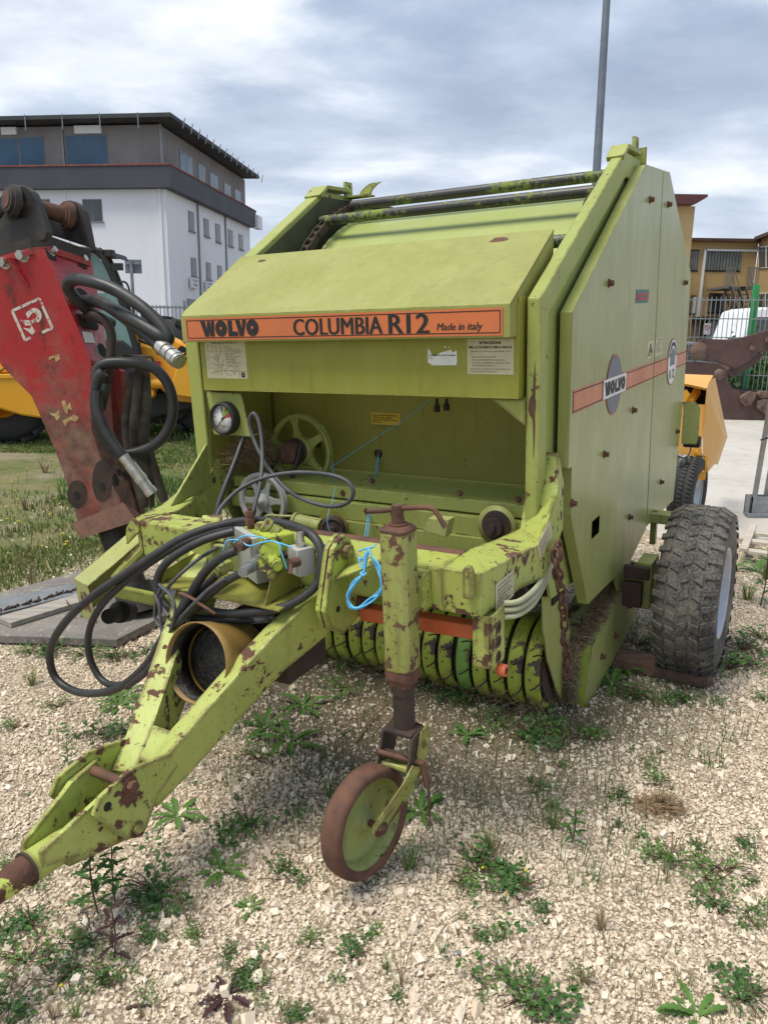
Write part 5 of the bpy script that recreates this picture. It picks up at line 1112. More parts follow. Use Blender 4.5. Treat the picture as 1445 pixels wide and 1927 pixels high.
# corner edge E (nearest), left face outline Lf, right face outline Rt; back edges pushed away
Ef = [(81, 467, 3.86), (104, 511, 3.87), (125, 567, 3.88), (173, 677, 3.90), (173, 806, 3.90), (194, 875, 3.9), (226, 940, 3.9), (240, 985, 3.88)]
Lf = [(-95, 520, 4.05), (-80, 560, 4.05), (-60, 600, 4.05), (5, 690, 4.05), (59, 745, 4.05), (104, 848, 4.03), (131, 924, 4.0), (153, 1012, 3.96)]
Rf = [(176, 500, 4.22), (180, 530, 4.22), (190, 570, 4.22), (206, 690, 4.2), (214, 806, 4.18), (232, 875, 4.14), (255, 940, 4.1), (266, 972, 4.05)]
e_ = [w(*p) for p in Ef]; l_ = [w(*p) for p in Lf]; r_ = [w(*p) for p in Rf]
def flat3(a, b, c, lst):
    n3 = (b - a).cross(c - a).normalized(); o = []
    for p in lst: r0 = rayw(p[0], p[1]); o.append(CAMP + r0 * (n3.dot(a - CAMP) / n3.dot(r0)))
    return o
nl = (e_[5], e_[0], l_[0]); nr3 = (e_[5], e_[0], r_[0])
l_ = flat3(*nl, Lf); r_ = flat3(*nr3, Rf); e_ = flat3(*nl, Ef); bk = [l_[i] + (r_[i] - e_[i]) for i in range(8)]
body = MB(); body.loft([[l_[i], bk[i], r_[i], e_[i]] for i in range(8)]); 
kp('body', body, 'red', bevel=.006)
# flange round the top, bracket plate, lugs
def off(a, b, t): return a + (b - a) * t
tl, te_, tr, tbk = l_[0], e_[0], r_[0], bk[0]
ctr = (tl + te_ + tr + tbk) / 4
exp_ = lambda p, s_, dz_: Vector((ctr.x + (p.x - ctr.x) * s_, ctr.y + (p.y - ctr.y) * s_, p.z + dz_))
# corner chamfered outline
def cham(s_, dz_): 
    q4 = [exp_(p, s_, dz_) for p in (tl, tbk, tr, te_)]; o = []
    for i in range(4):
        p, a, b_ = q4[i], q4[i - 1], q4[(i + 1) % 4]; k = .12; o += [off(p, a, k), off(p, b_, k)]
    return o
kp('flange', MB().loft([cham(1.05, -.012), cham(1.06, .02)]), 'red', bevel=.003)
kp('bracket_plate', MB().loft([cham(1.06, .022), cham(1.07, .065)]), 'black_st', bevel=.005)
dR = (tr - te_).normalized(); dL = (tl - te_).normalized(); Lw = (tr - te_).length; Ll = (tl - te_).length
# two lugs standing on the plate, parallel to the left face, joined by a pin
def lug(t, pxs, dep):
    pts_ = []
    o0 = e_[0] + dR * (Lw * t); nrm = dL.cross(Vector((0, 0, 1))).normalized()
    for px_, py_ in pxs:
        r0 = rayw(px_, py_); k = nrm.dot(o0 - CAMP) / nrm.dot(r0); pts_.append(CAMP + r0 * k)
    th = dR * .045
    return pts_, th, nrm, o0
pxs1 = [(84, 452), (-60, 490), (-60, 430), (-20, 392), (8, 362), (22, 350), (36, 347), (50, 350), (62, 360), (72, 380), (90, 436)]
p1_, th1, nr1, o1 = lug(.02, pxs1, 0); kp('lug', MB().prism(p1_, th1), 'black_st', bevel=.006)
pxs2 = [(172, 466), (60, 430), (75, 405), (112, 384), (120, 378), (131, 376), (143, 379), (152, 386), (158, 396)]
p2_, th2, nr2, o2 = lug(.66, pxs2, 0); kp('lug', MB().prism(p2_, th2), 'black_st', bevel=.006)
kp('bracket_web', MB().loft([[exp_(p, .9, .066) for p in (tl, tbk, off(tbk, tr, .3), off(tl, te_, .3))], [exp_(p, .88, .25) for p in (tl, tbk, off(tbk, tr, .1), off(tl, te_, .1))]]), 'black_st')
def onpl(px_, py_, o0, nrm): r0 = rayw(px_, py_); return CAMP + r0 * (nrm.dot(o0 - CAMP) / nrm.dot(r0))
ca_ = onpl(31, 380, o1, nr1); cb_ = onpl(133, 408, o2 , nr2); ax = (cb_ - ca_).normalized()
kp('pin', MB().cyl(ca_ - ax * .05, cb_ + ax * .06, .041, seg=28), 'rust')
kp('pin_boss', MB().cyl(ca_ - ax * .03, ca_ + ax * .0, .078, seg=32).cyl(ca_ - ax * .045, ca_ - ax * .03, .06, seg=32), 'black_st', bevel=.003)
kp('pin_boss', MB().cyl(cb_ - ax * .035, cb_ + ax * .0, .068, seg=32).cyl(cb_ - ax * .045, cb_ - ax * .035, .056, seg=32), 'rust', bevel=.003)
kp('pin_key', MB().cyl(onpl(24, 400, o1, nr1) - ax * .05, onpl(16, 412, o1, nr1) - ax * .05, .018, seg=14), 'black_st')
# faces helpers: planes of the left and right face
def lfp(px_, py_, pr_=.004):
    # intersect with the left face quad band containing py
    for i in range(7):
        n_ = (l_[i] - e_[i]).cross(e_[i + 1] - e_[i]).normalized(); 
        if n_.dot(CAMP - e_[i]) < 0: n_ = -n_
        r0 = rayw(px_, py_); k = n_.dot(e_[i] - CAMP) / n_.dot(r0); p = CAMP + r0 * k
        if p.z >= min(e_[i + 1].z, l_[i + 1].z) or i == 6: return p + n_ * pr_, n_
def rfp(px_, py_, pr_=.004):
    for i in range(7):
        n_ = (r_[i] - e_[i]).cross(e_[i + 1] - e_[i]).normalized()
        if n_.dot(CAMP - e_[i]) < 0: n_ = -n_
        r0 = rayw(px_, py_); k = n_.dot(e_[i] - CAMP) / n_.dot(r0); p = CAMP + r0 * k
        if p.z >= e_[i + 1].z - .01 or i == 6: return p + n_ * pr_, n_
def patch(name, pts_, fun, mt, th=.002, pr_=.001):
    q_ = [fun(px_, py_, pr_) for px_, py_ in pts_]; n_ = q_[0][1]; return kp(name, MB().prism([p for p, _ in q_], n_ * th), mt)
for px_, py_ in ((11, 493), (45, 480)):
    p, n_ = lfp(px_, py_, .0); kp('bolt', MB().bolt(p + Vector((0, 0, 0)), n_, .024, .03), 'chrome')
for cx_, cy_ in ((94, 478), (152, 494)):
    pts_ = [(cx_ - 8, cy_ - 12), (cx_ + 9, cy_ - 6), (cx_ + 13, cy_ + 14), (cx_ - 4, cy_ + 7)]
    patch('bolt_pocket', pts_, rfp, 'dark'); p, n_ = rfp(cx_ + 2, cy_ - 4, .002); kp('bolt', MB().bolt(p, n_, .017, .028), 'chrome')
# gusset rib under the flange on the left face
pa_, n_ = lfp(28, 484, 0); pb_, _ = lfp(57, 538, 0); kp('rib', MB().prism([pa_, pa_ + n_ * .05, pb_ + n_ * .01, pb_], (pb_ - pa_).cross(n_).normalized() * .016), 'red', bevel=.003)
# right face openings
patch('slot', [(132, 546), (150, 542), (160, 548), (170, 560), (170, 572), (140, 566)], rfp, 'dark')
patch('slot', [(144, 590), (175, 596), (186, 614), (184, 622), (160, 618), (150, 612)], rfp, 'dark')
patch('slot', [(183, 652), (186, 646), (192, 647), (200, 658), (203, 668), (200, 674), (194, 672), (186, 664)], rfp, 'dark')
patch('type_plate', [(155, 624), (173, 626), (179, 646), (161, 645)], rfp, 'white')
for cx_, cy_, hh in ((218, 903, 11), (225, 889, 6), (239, 895, 9)):
    patch('slot', [(cx_ - 5, cy_ - hh * .5), (cx_ - 3, cy_ - hh), (cx_ + 2, cy_ - hh), (cx_ + 6, cy_ + hh * .3), (cx_ + 5, cy_ + hh), (cx_, cy_ + hh)], rfp, 'dark')
for cx_, cy_ in ((146, 932), (193, 916)):
    patch('slot', [(cx_ - 6, cy_ - 2), (cx_ - 4, cy_ - 8), (cx_ + 2, cy_ - 8), (cx_ + 6, cy_), (cx_ + 4, cy_ + 8), (cx_ - 2, cy_ + 8)], lfp, 'dark')
for cx_, cy_, a in ((146, 930, 1), (193, 905, 1.5)):
    patch('dark_patch', [(cx_ + 19 * math.cos(t), cy_ + 28 * a * math.sin(t) * .95) for t in [2 * PI * k / 20 for k in range(20)]], lfp, 'rustdk', .0008, .0004)
patch('side_ledge', [(172, 690), (206, 676), (210, 690), (178, 704)], rfp, 'red', .02, .0)
# worn white emblem: broken square frame with a curled arrow
wm = NT('worn_white_print'); mk_ = wm.rng(wm.noise(22, 7, .75), .40, .46); M['wornw'] = wm.fin(wm.mix(mk_, (.30, .05, .05), (.62, .56, .50)), .7)
q_ = lambda u, v: (24 + u * 51 + v * 24.5 , 585 - u * 23 + v * 55)      # emblem square corners in the photo's frame
def strip(a, b_, t=.09):
    dx_, dy_ = b_[0] - a[0], b_[1] - a[1]; L = math.hypot(dx_, dy_); nx_, ny_ = -dy_ / L * t / 2, dx_ / L * t / 2
    return [q_(a[0] + nx_, a[1] + ny_), q_(b_[0] + nx_, b_[1] + ny_), q_(b_[0] - nx_, b_[1] - ny_), q_(a[0] - nx_, a[1] - ny_)]
for a, b_ in (((0, 0), (1, 0)), ((1, 0), (1, 1)), ((0, 0), (0, 1)), ((1, 1), (.62, 1)), ((0, 1), (.2, 1))): patch('emblem', strip(a, b_), lfp, 'wornw', .001, .0006)
ar = [(.30 + 0 * k, 0) for k in range(0)]
po = [(.38, .25)] + [(.62 + .24 * math.sin(t), .42 - .24 * math.cos(t)) for t in [PI * k / 10 - .2 for k in range(0, 12)]] + [(.45, .66), (.45, .52)] + [(.60 + .10 * math.sin(t), .42 - .10 * math.cos(t)) for t in [PI * k / 8 for k in range(8, -1, -1)]] + [(.38, .42)]
patch('emblem', [q_(*p) for p in po], lfp, 'wornw', .001, .0006)
patch('emblem', [q_(*p) for p in ((.12, .36), (.42, .50), (.40, .66), (.22, .60))], lfp, 'wornw', .001, .0006)
patch('emblem', [q_(*p) for p in ((.10, .62), (.30, .74), (.40, .66), (.42, .88), (.30, .96))], lfp, 'wornw', .001, .0006)
M['worny'] = simple('worn_yellow_print', (.52, .42, .18), (.30, .10, .06), 30, .7)
for pts_ in ([(92, 672), (112, 666), (114, 676), (106, 682), (104, 672), (94, 678)], [(94, 775), (103, 779), (112, 772), (114, 784), (108, 793), (104, 784), (97, 780)], [(117, 755), (123, 752), (127, 764), (133, 757), (137, 772), (129, 768), (128, 780), (121, 772)], [(118, 792), (130, 786), (140, 780), (150, 786), (144, 794), (134, 790), (124, 802)]):
    patch('sticker_remnant', pts_, lfp, 'worny', .001, .0006)
# foot plate flaring out, tool bushing and blunt chisel standing on the board
ft = [w(135, 985, 3.93), w(232, 945, 3.84), w(266, 968, 4.0), w(160, 1000, 4.2)]; fb2 = [w(152, 1014, 3.86), w(258, 980, 3.74), w(268, 975, 3.98), w(165, 1005, 4.2)]
kp('foot_plate', MB().loft([fb2, ft]), 'rust', bevel=.004)
tp0 = w(215, 985, 4.02); tdir = (base - tp0).normalized()
kp('tool_bushing', MB().cyl(tp0, tp0 + tdir * .17, .095, .085, seg=28), 'black_st')
kp('chisel', MB().cyl(tp0 + tdir * .1, base, .072, .080, seg=32).cyl(base - tdir * .16, base, .10, .105, seg=32), 'black_st', bevel=.004)
# hoses of the breaker
def khose(pts_, r_, name='hose', mt='rubber', sub=7, ferr=None):
    P_ = [w(p[0], p[1], p[2]) for p in pts_]; h_ = kp(name, MB().tube(P_, r_, 14, sub), mt)
    if ferr:
        d = (P_[-1] - P_[-2]).normalized(); o = P_[-1]
        b = MB(); t = 0
        for rr_, l2 in ferr: b.cyl(o + d * t, o + d * (t + l2), rr_, seg=20); t += l2
        kp('coupling', b, 'chrome' if mt == 'rubber' else 'black_st', h_)
    return h_
khose([(212, 610, 4.05), (175, 590, 3.95), (140, 558, 3.85), (129, 538, 3.8), (140, 526, 3.75), (175, 530, 3.65), (220, 547, 3.6), (265, 576, 3.55), (300, 608, 3.52), (316, 632, 3.5), (314, 640, 3.5), (298, 630, 3.5), (265, 610, 3.55), (230, 590, 3.65), (190, 570, 3.85), (160, 566, 3.95)], .029)
khose([(150, 568, 4.0), (185, 566, 3.85), (225, 590, 3.7), (262, 618, 3.62), (290, 640, 3.55), (304, 652, 3.5)], .030, ferr=[(.036, .05), (.031, .015), (.035, .03), (.030, .02), (.037, .035), (.034, .02), (.028, .005)])
khose([(150, 604, 4.0), (172, 594, 3.9), (196, 602, 3.85), (210, 630, 3.82), (208, 680, 3.8), (200, 730, 3.8), (190, 770, 3.8)], .023, mt='rustdk')
khose([(200, 722, 3.72), (190, 745, 3.72), (183, 700, 3.74), (200, 684, 3.74), (235, 682, 3.74), (280, 688, 3.74), (312, 715, 3.74), (326, 760, 3.74), (318, 805, 3.74), (290, 838, 3.74), (245, 853, 3.74), (210, 845, 3.73), (190, 810, 3.72), (180, 765, 3.71), (184, 715, 3.71), (196, 700, 3.71)], .026)
khose([(184, 735, 3.69), (186, 775, 3.68), (202, 815, 3.67), (222, 845, 3.66), (232, 858, 3.66)], .024, ferr=[(.027, .05), (.030, .07), (.032, .03), (.028, .05), (.031, .03)])
kp('rear_plate', MB().prism([w(206, 672, 4.25), w(228, 700, 4.2), (w(229, 806, 4.2)), w(243, 836, 4.16), w(266, 968, 4.08), w(250, 968, 4.12), w(215, 850, 4.2)], (.02, .02, 0)), 'red', bevel=.003)
# lifting strap slung round the breaker
stp = MB()
def ribbon(pts_, wd_, tw=0):
    P_ = spline([w(*p) for p in pts_], 5); n_ = len(P_); L_r = []
    for i, p in enumerate(P_):
        a = tw * i / n_; sdv = Vector((math.cos(a), math.sin(a), 0)) * wd_ / 2; fr_ = Vector((-math.sin(a), math.cos(a), 0)) * .003
        L_r.append([p - sdv - fr_, p + sdv - fr_, p + sdv + fr_, p - sdv + fr_])
    stp.loft(L_r, True, True)
ribbon([(252, 700, 4.02), (246, 740, 3.98), (238, 790, 3.96), (244, 850, 3.95), (262, 920, 3.95), (272, 955, 3.95)], .05, .8)
ribbon([(268, 695, 4.0), (272, 760, 3.95), (266, 840, 3.92), (268, 900, 3.92), (276, 950, 3.92)], .075, .5)
ribbon([(262, 698, 3.98), (256, 760, 3.93), (252, 800, 3.9), (256, 850, 3.9), (282, 900, 3.9), (286, 955, 3.9)], .045, 1.4)
ribbon([(276, 830, 3.96), (290, 880, 3.94), (310, 945, 3.9)], .05, .9)
ribbon([(228, 694, 4.05), (240, 672, 4.0), (256, 668, 3.95), (270, 682, 3.95), (275, 700, 3.96)], .07, .3)
loc_ = w(268, 690, 3.95); solo('lifting_strap', stp, M['strap'], 'dirty brown lifting strap hanging in folds from the red breaker', 'strap', loc_)
# ================================================================== board and plank on the ground under the breaker
bd_pts = [g(222, 1222), g(305, 1178), g(420, 1120), g(150, 1090), g(-60, 1150), g(-60, 1212)]
q = NT('dirty_board'); q_m = q.mix(q.rng(q.noise(2, 7, .7), .35, .65), (.13, .12, .11), (.24, .225, .205)); q_m = q.mix(q.math('MULTIPLY', q.rng(q.noise(26, 6, .8), .56, .62), .8), q_m, (.42, .37, .29)); M['board'] = q.fin(q_m, .9, 0, q.bump(q.noise(40, 6, .75), .5, .006))
solo('board', MB().prism([Vector((p.x, p.y, .012)) for p in bd_pts], (0, 0, .042)), M['board'], 'thick grey dirty board lying under the breaker and the belt guard', 'board', g(222, 1222), bevel=.004)
pa_, pb_ = g(22, 1182, .055), g(150, 1142, .055); dd = (pb_ - pa_).normalized(); nn_ = Vector((-dd.y, dd.x, 0))
solo('wooden_plank', MB().prism([pa_ + Vector((0, 0, .001)), pb_ + dd * .5 + Vector((0, 0, .001)), pb_ + dd * .5 + nn_ * .13 + Vector((0, 0, .001)), pa_ + nn_ * .13 + Vector((0, 0, .001))], (0, 0, .028)), M['greywood'], 'short pale weathered plank lying on the grey board', 'plank', pa_, bevel=.003)
pa_, pb_ = g(-40, 1150), g(150, 1100)
solo('steel_sheet', MB().prism([g(-60, 1172, .058), g(-60, 1140, .058), g(145, 1098, .058), g(158, 1116, .058)], (0, 0, .006)), M['galv'], 'grey metal sheet with rusty edge lying on the far side of the board', 'metal sheet', g(-40, 1150, .055))
wv = MB(); P0, P1 = g(-60, 1168, .066), g(150, 1108, .066)
for k in range(40):
    t0_, t1_ = k / 40, (k + .8) / 40; a = P0.lerp(P1, t0_); b_ = P0.lerp(P1, t1_) ; wv.tube([a, b_ + Vector((rng.uniform(-.02, .02), rng.uniform(-.03, .03), .01))], .006, 5, 1)
solo('wire_bundle', wv, M['rustdk'], 'dark rusty twisted wire lying along the metal sheet', 'wire', P0)
# ================================================================== TELEHANDLER behind the breaker
TD = 10.0
tz0 = g(40, 842).y
T = thing('telehandler', 'yellow telehandler with black cab parked behind the red breaker', 'telehandler', loc=(g(40, 842).x, tz0 + .2, 0))
def tp_(name, b, mt, par=None, bevel=0, **k): return part(name, b, M[mt] if isinstance(mt, str) else mt, par or T, bevel, world=True, **k)
def T3(lst, d): return [w(a, b_, d) for a, b_ in lst]
# engine side pod with hood on the left
tp_('side_pod', MB().prism(T3([(-260, 720), (-260, 800), (-120, 800), (0, 770), (40, 782), (81, 788), (81, 706), (-260, 706)], TD), (0, 1.1, 0)), 'yel', bevel=.03)
tp_('pod_rail', MB().prism(T3([(-260, 707), (-260, 716), (82, 712), (82, 703)], TD - .02), (0, .05, 0)), 'yel', bevel=.01)
tp_('engine_hood', MB().prism(T3([(-260, 560), (-260, 705), (84, 702), (80, 660), (30, 600), (-40, 560)], TD + .12), (0, 1.0, 0)), 'yel', bevel=.05)
tp_('hood_seam', MB().tube(T3([(-20, 722), (0, 700), (30, 680), (60, 673), (90, 672)], TD + .115), .008, 6), 'black')
tp_('hood_seam', MB().tube(T3([(-10, 610), (2, 630), (14, 650), (22, 656), (35, 652)], TD + .115), .006, 6), 'black')
tp_('hood_latch', MB().prism(T3([(14, 640), (18, 640), (26, 650), (20, 651)], TD + .11), (0, .02, 0)), 'black')
def twheel(cx_, cy_, rpx, d, name='wheel', wdt=.42):
    c = w(cx_, cy_, d); r_m = rpx * d / F * 1.0; c.z = r_m
    t = tp_(name, MB().lathe(c, (0, 1, 0), [(r_m * .5, .03), (r_m * .62, 0), (r_m * .86, .0), (r_m * .96, .06), (r_m, .12), (r_m, wdt - .12), (r_m * .96, wdt - .06), (r_m * .86, wdt), (r_m * .5, wdt)], 48), 'tyre2')
    tp_('rim', MB().lathe(c, (0, 1, 0), [(0, .12), (r_m * .2, .10), (r_m * .25, .16), (r_m * .42, .18), (r_m * .5, .04), (r_m * .52, .03)], 40), 'yel', t)
    b = MB()
    for k in range(22):
        a = 2 * PI * k / 22; 
        for s_ in (0, 1):
            u0, u1 = (.0, wdt * .52) if s_ == 0 else (wdt * .48, wdt); vs = []
            for u, aa in ((u0, a + (PI / 22 if s_ else 0)), (u1, a + (.16 if not s_ else -.16) + (PI / 22 if s_ else 0))):
                for da in (-.045, .045):
                    for rr_ in (r_m * .96, r_m * 1.05): vs.append(c + Vector((rr_ * math.cos(aa + da), u, rr_ * math.sin(aa + da))))
            b.add(vs, [(0, 1, 3, 2), (4, 6, 7, 5), (1, 5, 7, 3), (0, 4, 5, 1), (2, 3, 7, 6)])
    tp_('tread', b, 'tyre2', t, kind='stuff'); return t
twheel(-5, 740, 98, TD + .25); twheel(400, 730, 98, TD + 1.0)
twheel(300, 735, 98, TD + 2.6); twheel(-60, 735, 98, TD + 2.6)
# chassis and boom
tp_('chassis', MB().prism(T3([(60, 760), (60, 800), (240, 800), (360, 770), (372, 735), (250, 740), (230, 700), (60, 700)], TD + .75), (0, 1.2, 0)), 'black', bevel=.03)
tp_('boom', MB().prism(T3([(230, 640), (275, 652), (372, 668), (382, 760), (330, 755), (262, 700), (230, 690)], TD + .55), (0, .3, 0)), 'yel', bevel=.02)
tp_('boom_head', MB().prism(T3([(318, 742), (372, 750), (385, 716), (385, 640), (372, 640), (358, 662), (342, 668), (330, 700)], TD + .25), (0, .3, 0)), 'yel', bevel=.015)
tp_('boom_tube', MB().prism(T3([(250, 600), (320, 636), (374, 662), (374, 690), (300, 668), (240, 640)], TD + .9), (0, .35, 0)), 'yel', bevel=.02)
tp_('boom_ram', MB().cyl(w(256, 722, TD + .5), w(308, 722, TD + .5), .07, seg=20).cyl(w(278, 740, TD + .4), w(284, 740, TD + .55), .075, seg=20), 'yel')
tp_('lift_ring', MB().lathe(w(291, 612, TD + 1.1), (0, 1, 0), [(.05 + .015 * math.cos(2 * PI * k / 8), .015 * math.sin(2 * PI * k / 8)) for k in range(8)], 20, closed=True), 'yel')
tp_('tail_light', MB().box(w(298, 688, TD + .5), (.06, .04, .12)), 'red_l')
tp_('fender', MB().prism(T3([(230, 756), (330, 760), (360, 745), (372, 760), (340, 790), (300, 786), (240, 790)], TD + .9), (0, .4, 0)), 'black', bevel=.02)
for pts_ in ([(262, 645, .4), (268, 670, .4), (285, 672, .38), (292, 690, .4)], [(258, 655, .42), (264, 690, .42), (280, 700, .42)], [(262, 640, .5), (285, 650, .42), (300, 668, .4)]):
    tp_('boom_hose', MB().tube([w(a, b_, TD + c_) for a, b_, c_ in pts_], .018, 8), 'rubber')
tp_('boom_slot', MB().prism(T3([(334, 656), (342, 650), (356, 658), (350, 664), (338, 664)], TD + .24), (0, .02, 0)), 'dark')
tp_('guide_loop', MB().tube(T3([(346, 672), (352, 674), (366, 660), (362, 655), (346, 668)], TD + .22), .012, 6, 4, closed=True), 'black')
# cab: roof, pillars, glass
cabf = MB(); 
for pts_ in ([(178, 470), (192, 480), (206, 505), (222, 545), (240, 600), (256, 655), (258, 668)],):
    cabf.tube([w(a, b_, TD + .35) for a, b_ in pts_], .045, 8, 5); cabg = MB().tube([w(a + 8, b_, TD + 1.25) for a, b_ in pts_], .04, 8, 5)
cab = tp_('cab', MB().prism(T3([(60, 462), (60, 474), (184, 474), (196, 480), (190, 468), (176, 464)], TD + .3), (0, 1.0, 0)), 'black', bevel=.02)
tp_('pillar', cabf, 'black', cab); tp_('pillar', cabg, 'black', cab)
tp_('cab_lower', MB().prism(T3([(60, 668), (60, 730), (258, 730), (258, 664), (230, 640), (60, 640)], TD + .33), (0, 1.0, 0)), 'black', cab, bevel=.02)
q = NT('cab_glass'); q.p.inputs['Transmission Weight'].default_value = 0; M['cabglass'] = q.fin(q.mix(q.rng(q.noise(.9, 3), .4, .6), (.16, .27, .26), (.08, .13, .13)), .06, 0, None, .6)
tp_('side_glass', MB().prism(T3([(70, 474), (178, 474), (204, 508), (236, 600), (252, 655), (70, 655)], TD + .36), (0, .01, 0)), 'cabglass', cab)
for t, px_, py_, ww_, hh_ in (('4L', 182, 532, .08, .06), ('AGRI', 180, 552, .12, .05)):
    bm2 = text_mesh(t, ww_, hh_, .02); o0 = w(px_, py_, TD + .345); bm2.v = [(o0.x + v[0], o0.y, o0.z + v[2] + v[1]) for v in bm2.v]; tp_('window_sticker', bm2, 'white', cab)
tp_('work_lamp', MB().box(w(208, 477, TD + .35), (.10, .12, .09)).box(w(196, 472, TD + .38), (.10, .05, .03)), 'black', cab, bevel=.01)
tp_('mirror_arm', MB().box(w(222, 502, TD + .3), (.14, .03, .09)), 'black', cab)
tp_('grab_rail', MB().tube([w(a, b_, TD + .3) for a, b_ in ((226, 533), (232, 530), (240, 535), (246, 555), (252, 590), (260, 620), (264, 640))], .014, 8), 'black', cab)
tp_('hose_bow', MB().tube([w(a, b_, TD + .5) for a, b_ in ((242, 578), (250, 572), (262, 578), (270, 600), (274, 625))], .014, 8), 'rubber', cab)
# road sign seen from behind, beyond the telehandler
sp = w(250, 580, 17); spb = Vector((sp.x, 17, 0))
SG = thing('road_sign', 'grey back of a square road sign on a pole in front of the white building', 'road sign', loc=spb)
pt = w(247, 491, 17); part('pole', MB().cyl((pt.x, 17, 0), (pt.x, 17, pt.z), .035, seg=12), M['galv'], SG, world=True)
a_, b_ = w(235, 514, 17), w(265, 488, 17); part('sign_plate', MB().b2((a_.x, 17.04, a_.z), (b_.x, 17.06, b_.z)), M['decal_gr'], SG, world=True, bevel=.01)
part('clamp', MB().b2((a_.x + .03, 17.0, (a_.z + b_.z) / 2 + .04), (b_.x - .03, 17.04, (a_.z + b_.z) / 2 + .07)), M['galv'], SG, world=True)
# ================================================================== LEFT WHITE BUILDING
def dirv(px, py): r0 = rayw(px, py); return Vector((r0.x, r0.y, 0)).normalized()
c0_ = w(322, 580, 48); C0 = Vector((c0_.x, 48, 0))
dA, dBv = dirv(-10500, 455), dirv(906, 636); dA = -dA if dA.x > 0 else dA
def onface(px_, py_, d, off_=0, n_=None):
    nrm = Vector((-d.y, d.x, 0)); o0 = C0 + n_ * off_; r0 = rayw(px_, py_); k = nrm.dot(o0 - CAMP) / nrm.dot(r0); return CAMP + r0 * k
nA = Vector((-dA.y, dA.x, 0)); nA = nA if nA.y < 0 else -nA
nB = Vector((-dBv.y, dBv.x, 0)); nB = nB if nB.x > 0 else -nB
def SA(px_, py_, o=0): p = onface(px_, py_, dA, o, nA); return (p - C0).dot(dA), p.z
def SB(px_, py_, o=0): p = onface(px_, py_, dBv, o, nB); return (p - C0).dot(dBv), p.z
bl = thing('office_building', 'white three storey building with dark balcony band and grey top storey', 'building', loc=C0)
def lp(name, b, mt, par=None, bevel=0, **k): return part(name, b, M[mt] if isinstance(mt, str) else mt, par or bl, bevel, world=True, **k)
q = NT('white_render'); M['wall_w'] = q.fin(q.mix(q.math('MULTIPLY', q.rng(q.noise(.25, 7, .7, stretch=(1, 1, .4)), .45, .7), .5), (.78, .80, .83), (.60, .62, .65)), .9)
M['wall_g'] = simple('raw_grey_concrete', (.26, .25, .245), (.20, .19, .19), .5, .9)
M['band_d'] = simple('dark_parapet', (.045, .05, .06), (.065, .07, .08), .6, .6)
M['roofd'] = simple('dark_roof', (.035, .04, .045), (.06, .065, .065), 1, .7)
q = NT('blue_window_glass'); zg = q.sep()[2]; M['wglass'] = q.fin(q.mix(q.rng(q.noise(.3, 3), .4, .6), (.035, .085, .15), (.05, .12, .20)), .08, 0, None, .4)
M['rl'] = simple('red_coping', (.30, .10, .07), None, 3, .8)
zb_top = SA(312, 314)[1]; zb_bot = SA(312, 355)[1]; zr = SA(318, 224)[1]
LA, LB = 34, SB(470, 430)[0]
nrmz = Vector((0, 0, 1))
def quadA(s0, s1, z0, z1, o0, o1):   # box on the front face between offsets
    P_ = lambda s, z, o: C0 + dA * s + nA * o + nrmz * z
    return MB().prism([P_(s0, z0, o0), P_(s1, z0, o0), P_(s1, z1, o0), P_(s0, z1, o0)], nA * (o1 - o0))
def quadB(s0, s1, z0, z1, o0, o1):
    P_ = lambda s, z, o: C0 + dBv * s + nB * o + nrmz * z
    return MB().prism([P_(s0, z0, o0), P_(s1, z0, o0), P_(s1, z1, o0), P_(s0, z1, o0)], nB * (o1 - o0))
def core(z0, z1, o): 
    pts_ = [C0 + nA * o + nB * o, C0 + dA * LA + nA * o, C0 + dA * LA + dBv * LB, C0 + dBv * LB + nB * o]
    pts_[0] = C0 + nA * o + nB * o
    return MB().prism([p + nrmz * z0 for p in pts_], (0, 0, z1 - z0))
lp('wall', core(0, zb_bot, 0), 'wall_w'); lp('upper_wall', core(zb_bot, zr - .2, -.3), 'wall_g'); lp('balcony_band', core(zb_bot - .02, zb_top, .55), 'band_d'); lp('coping', core(zb_top, zb_top + .08, .6), 'rl')
ov = .9
rf = lp('roof', core(zr - .1, zr + .12, ov), 'roofd')
b = MB()
for k in range(14):
    p = C0 + dBv * (LB + .8) * (k + .5) / 14 + nB * (ov + .1); lp('roof_hook', MB().beam(p + nrmz * (zr - .35), p + nrmz * (zr + .2) + nB * .15, .05, .05, up=(1, 0, 0)), 'galv', rf)
for k in range(9):
    p = C0 + dA * (k * 2.3 + 1) + nA * (ov + .1); lp('roof_hook', MB().beam(p + nrmz * (zr - .7), p + nrmz * (zr + .14), .05, .05, up=(1, 0, 0)), 'galv', rf)
def win(face, x0, y0, x1, y1, o=0, mull=1, sign=False, mt='wglass', frame='decal_gr'):
    S_ = SA if face == 'A' else SB; Q = quadA if face == 'A' else quadB
    s0, za = S_(x0, (y0 + y1) / 2 if face == 'A' else y0, o); s1, _ = S_(x1, (y0 + y1) / 2, o); z1 = S_(x0, y0, o)[1]; z0 = S_(x0, y1, o)[1]
    if s0 > s1: s0, s1 = s1, s0
    wn_ = lp('window', Q(s0, s1, z0, z1, o + .005, o + .03), frame)
    mu = .05; n_ = mull + 1
    for k in range(n_):
        a0_ = s0 + mu + (s1 - s0 - mu) * k / n_; a1_ = s0 + (s1 - s0 - mu) * (k + 1) / n_; lp('pane', Q(a0_, a1_, z0 + mu, z1 - mu, o + .03, o + .04), mt, wn_)
    lp('sill', Q(s0 - .08, s1 + .08, z0 - .07, z0, o + .005, o + .12), 'wall_g', wn_)
M['wdark'] = simple('dark_window', (.05, .06, .065), (.09, .10, .10), .8, .15)
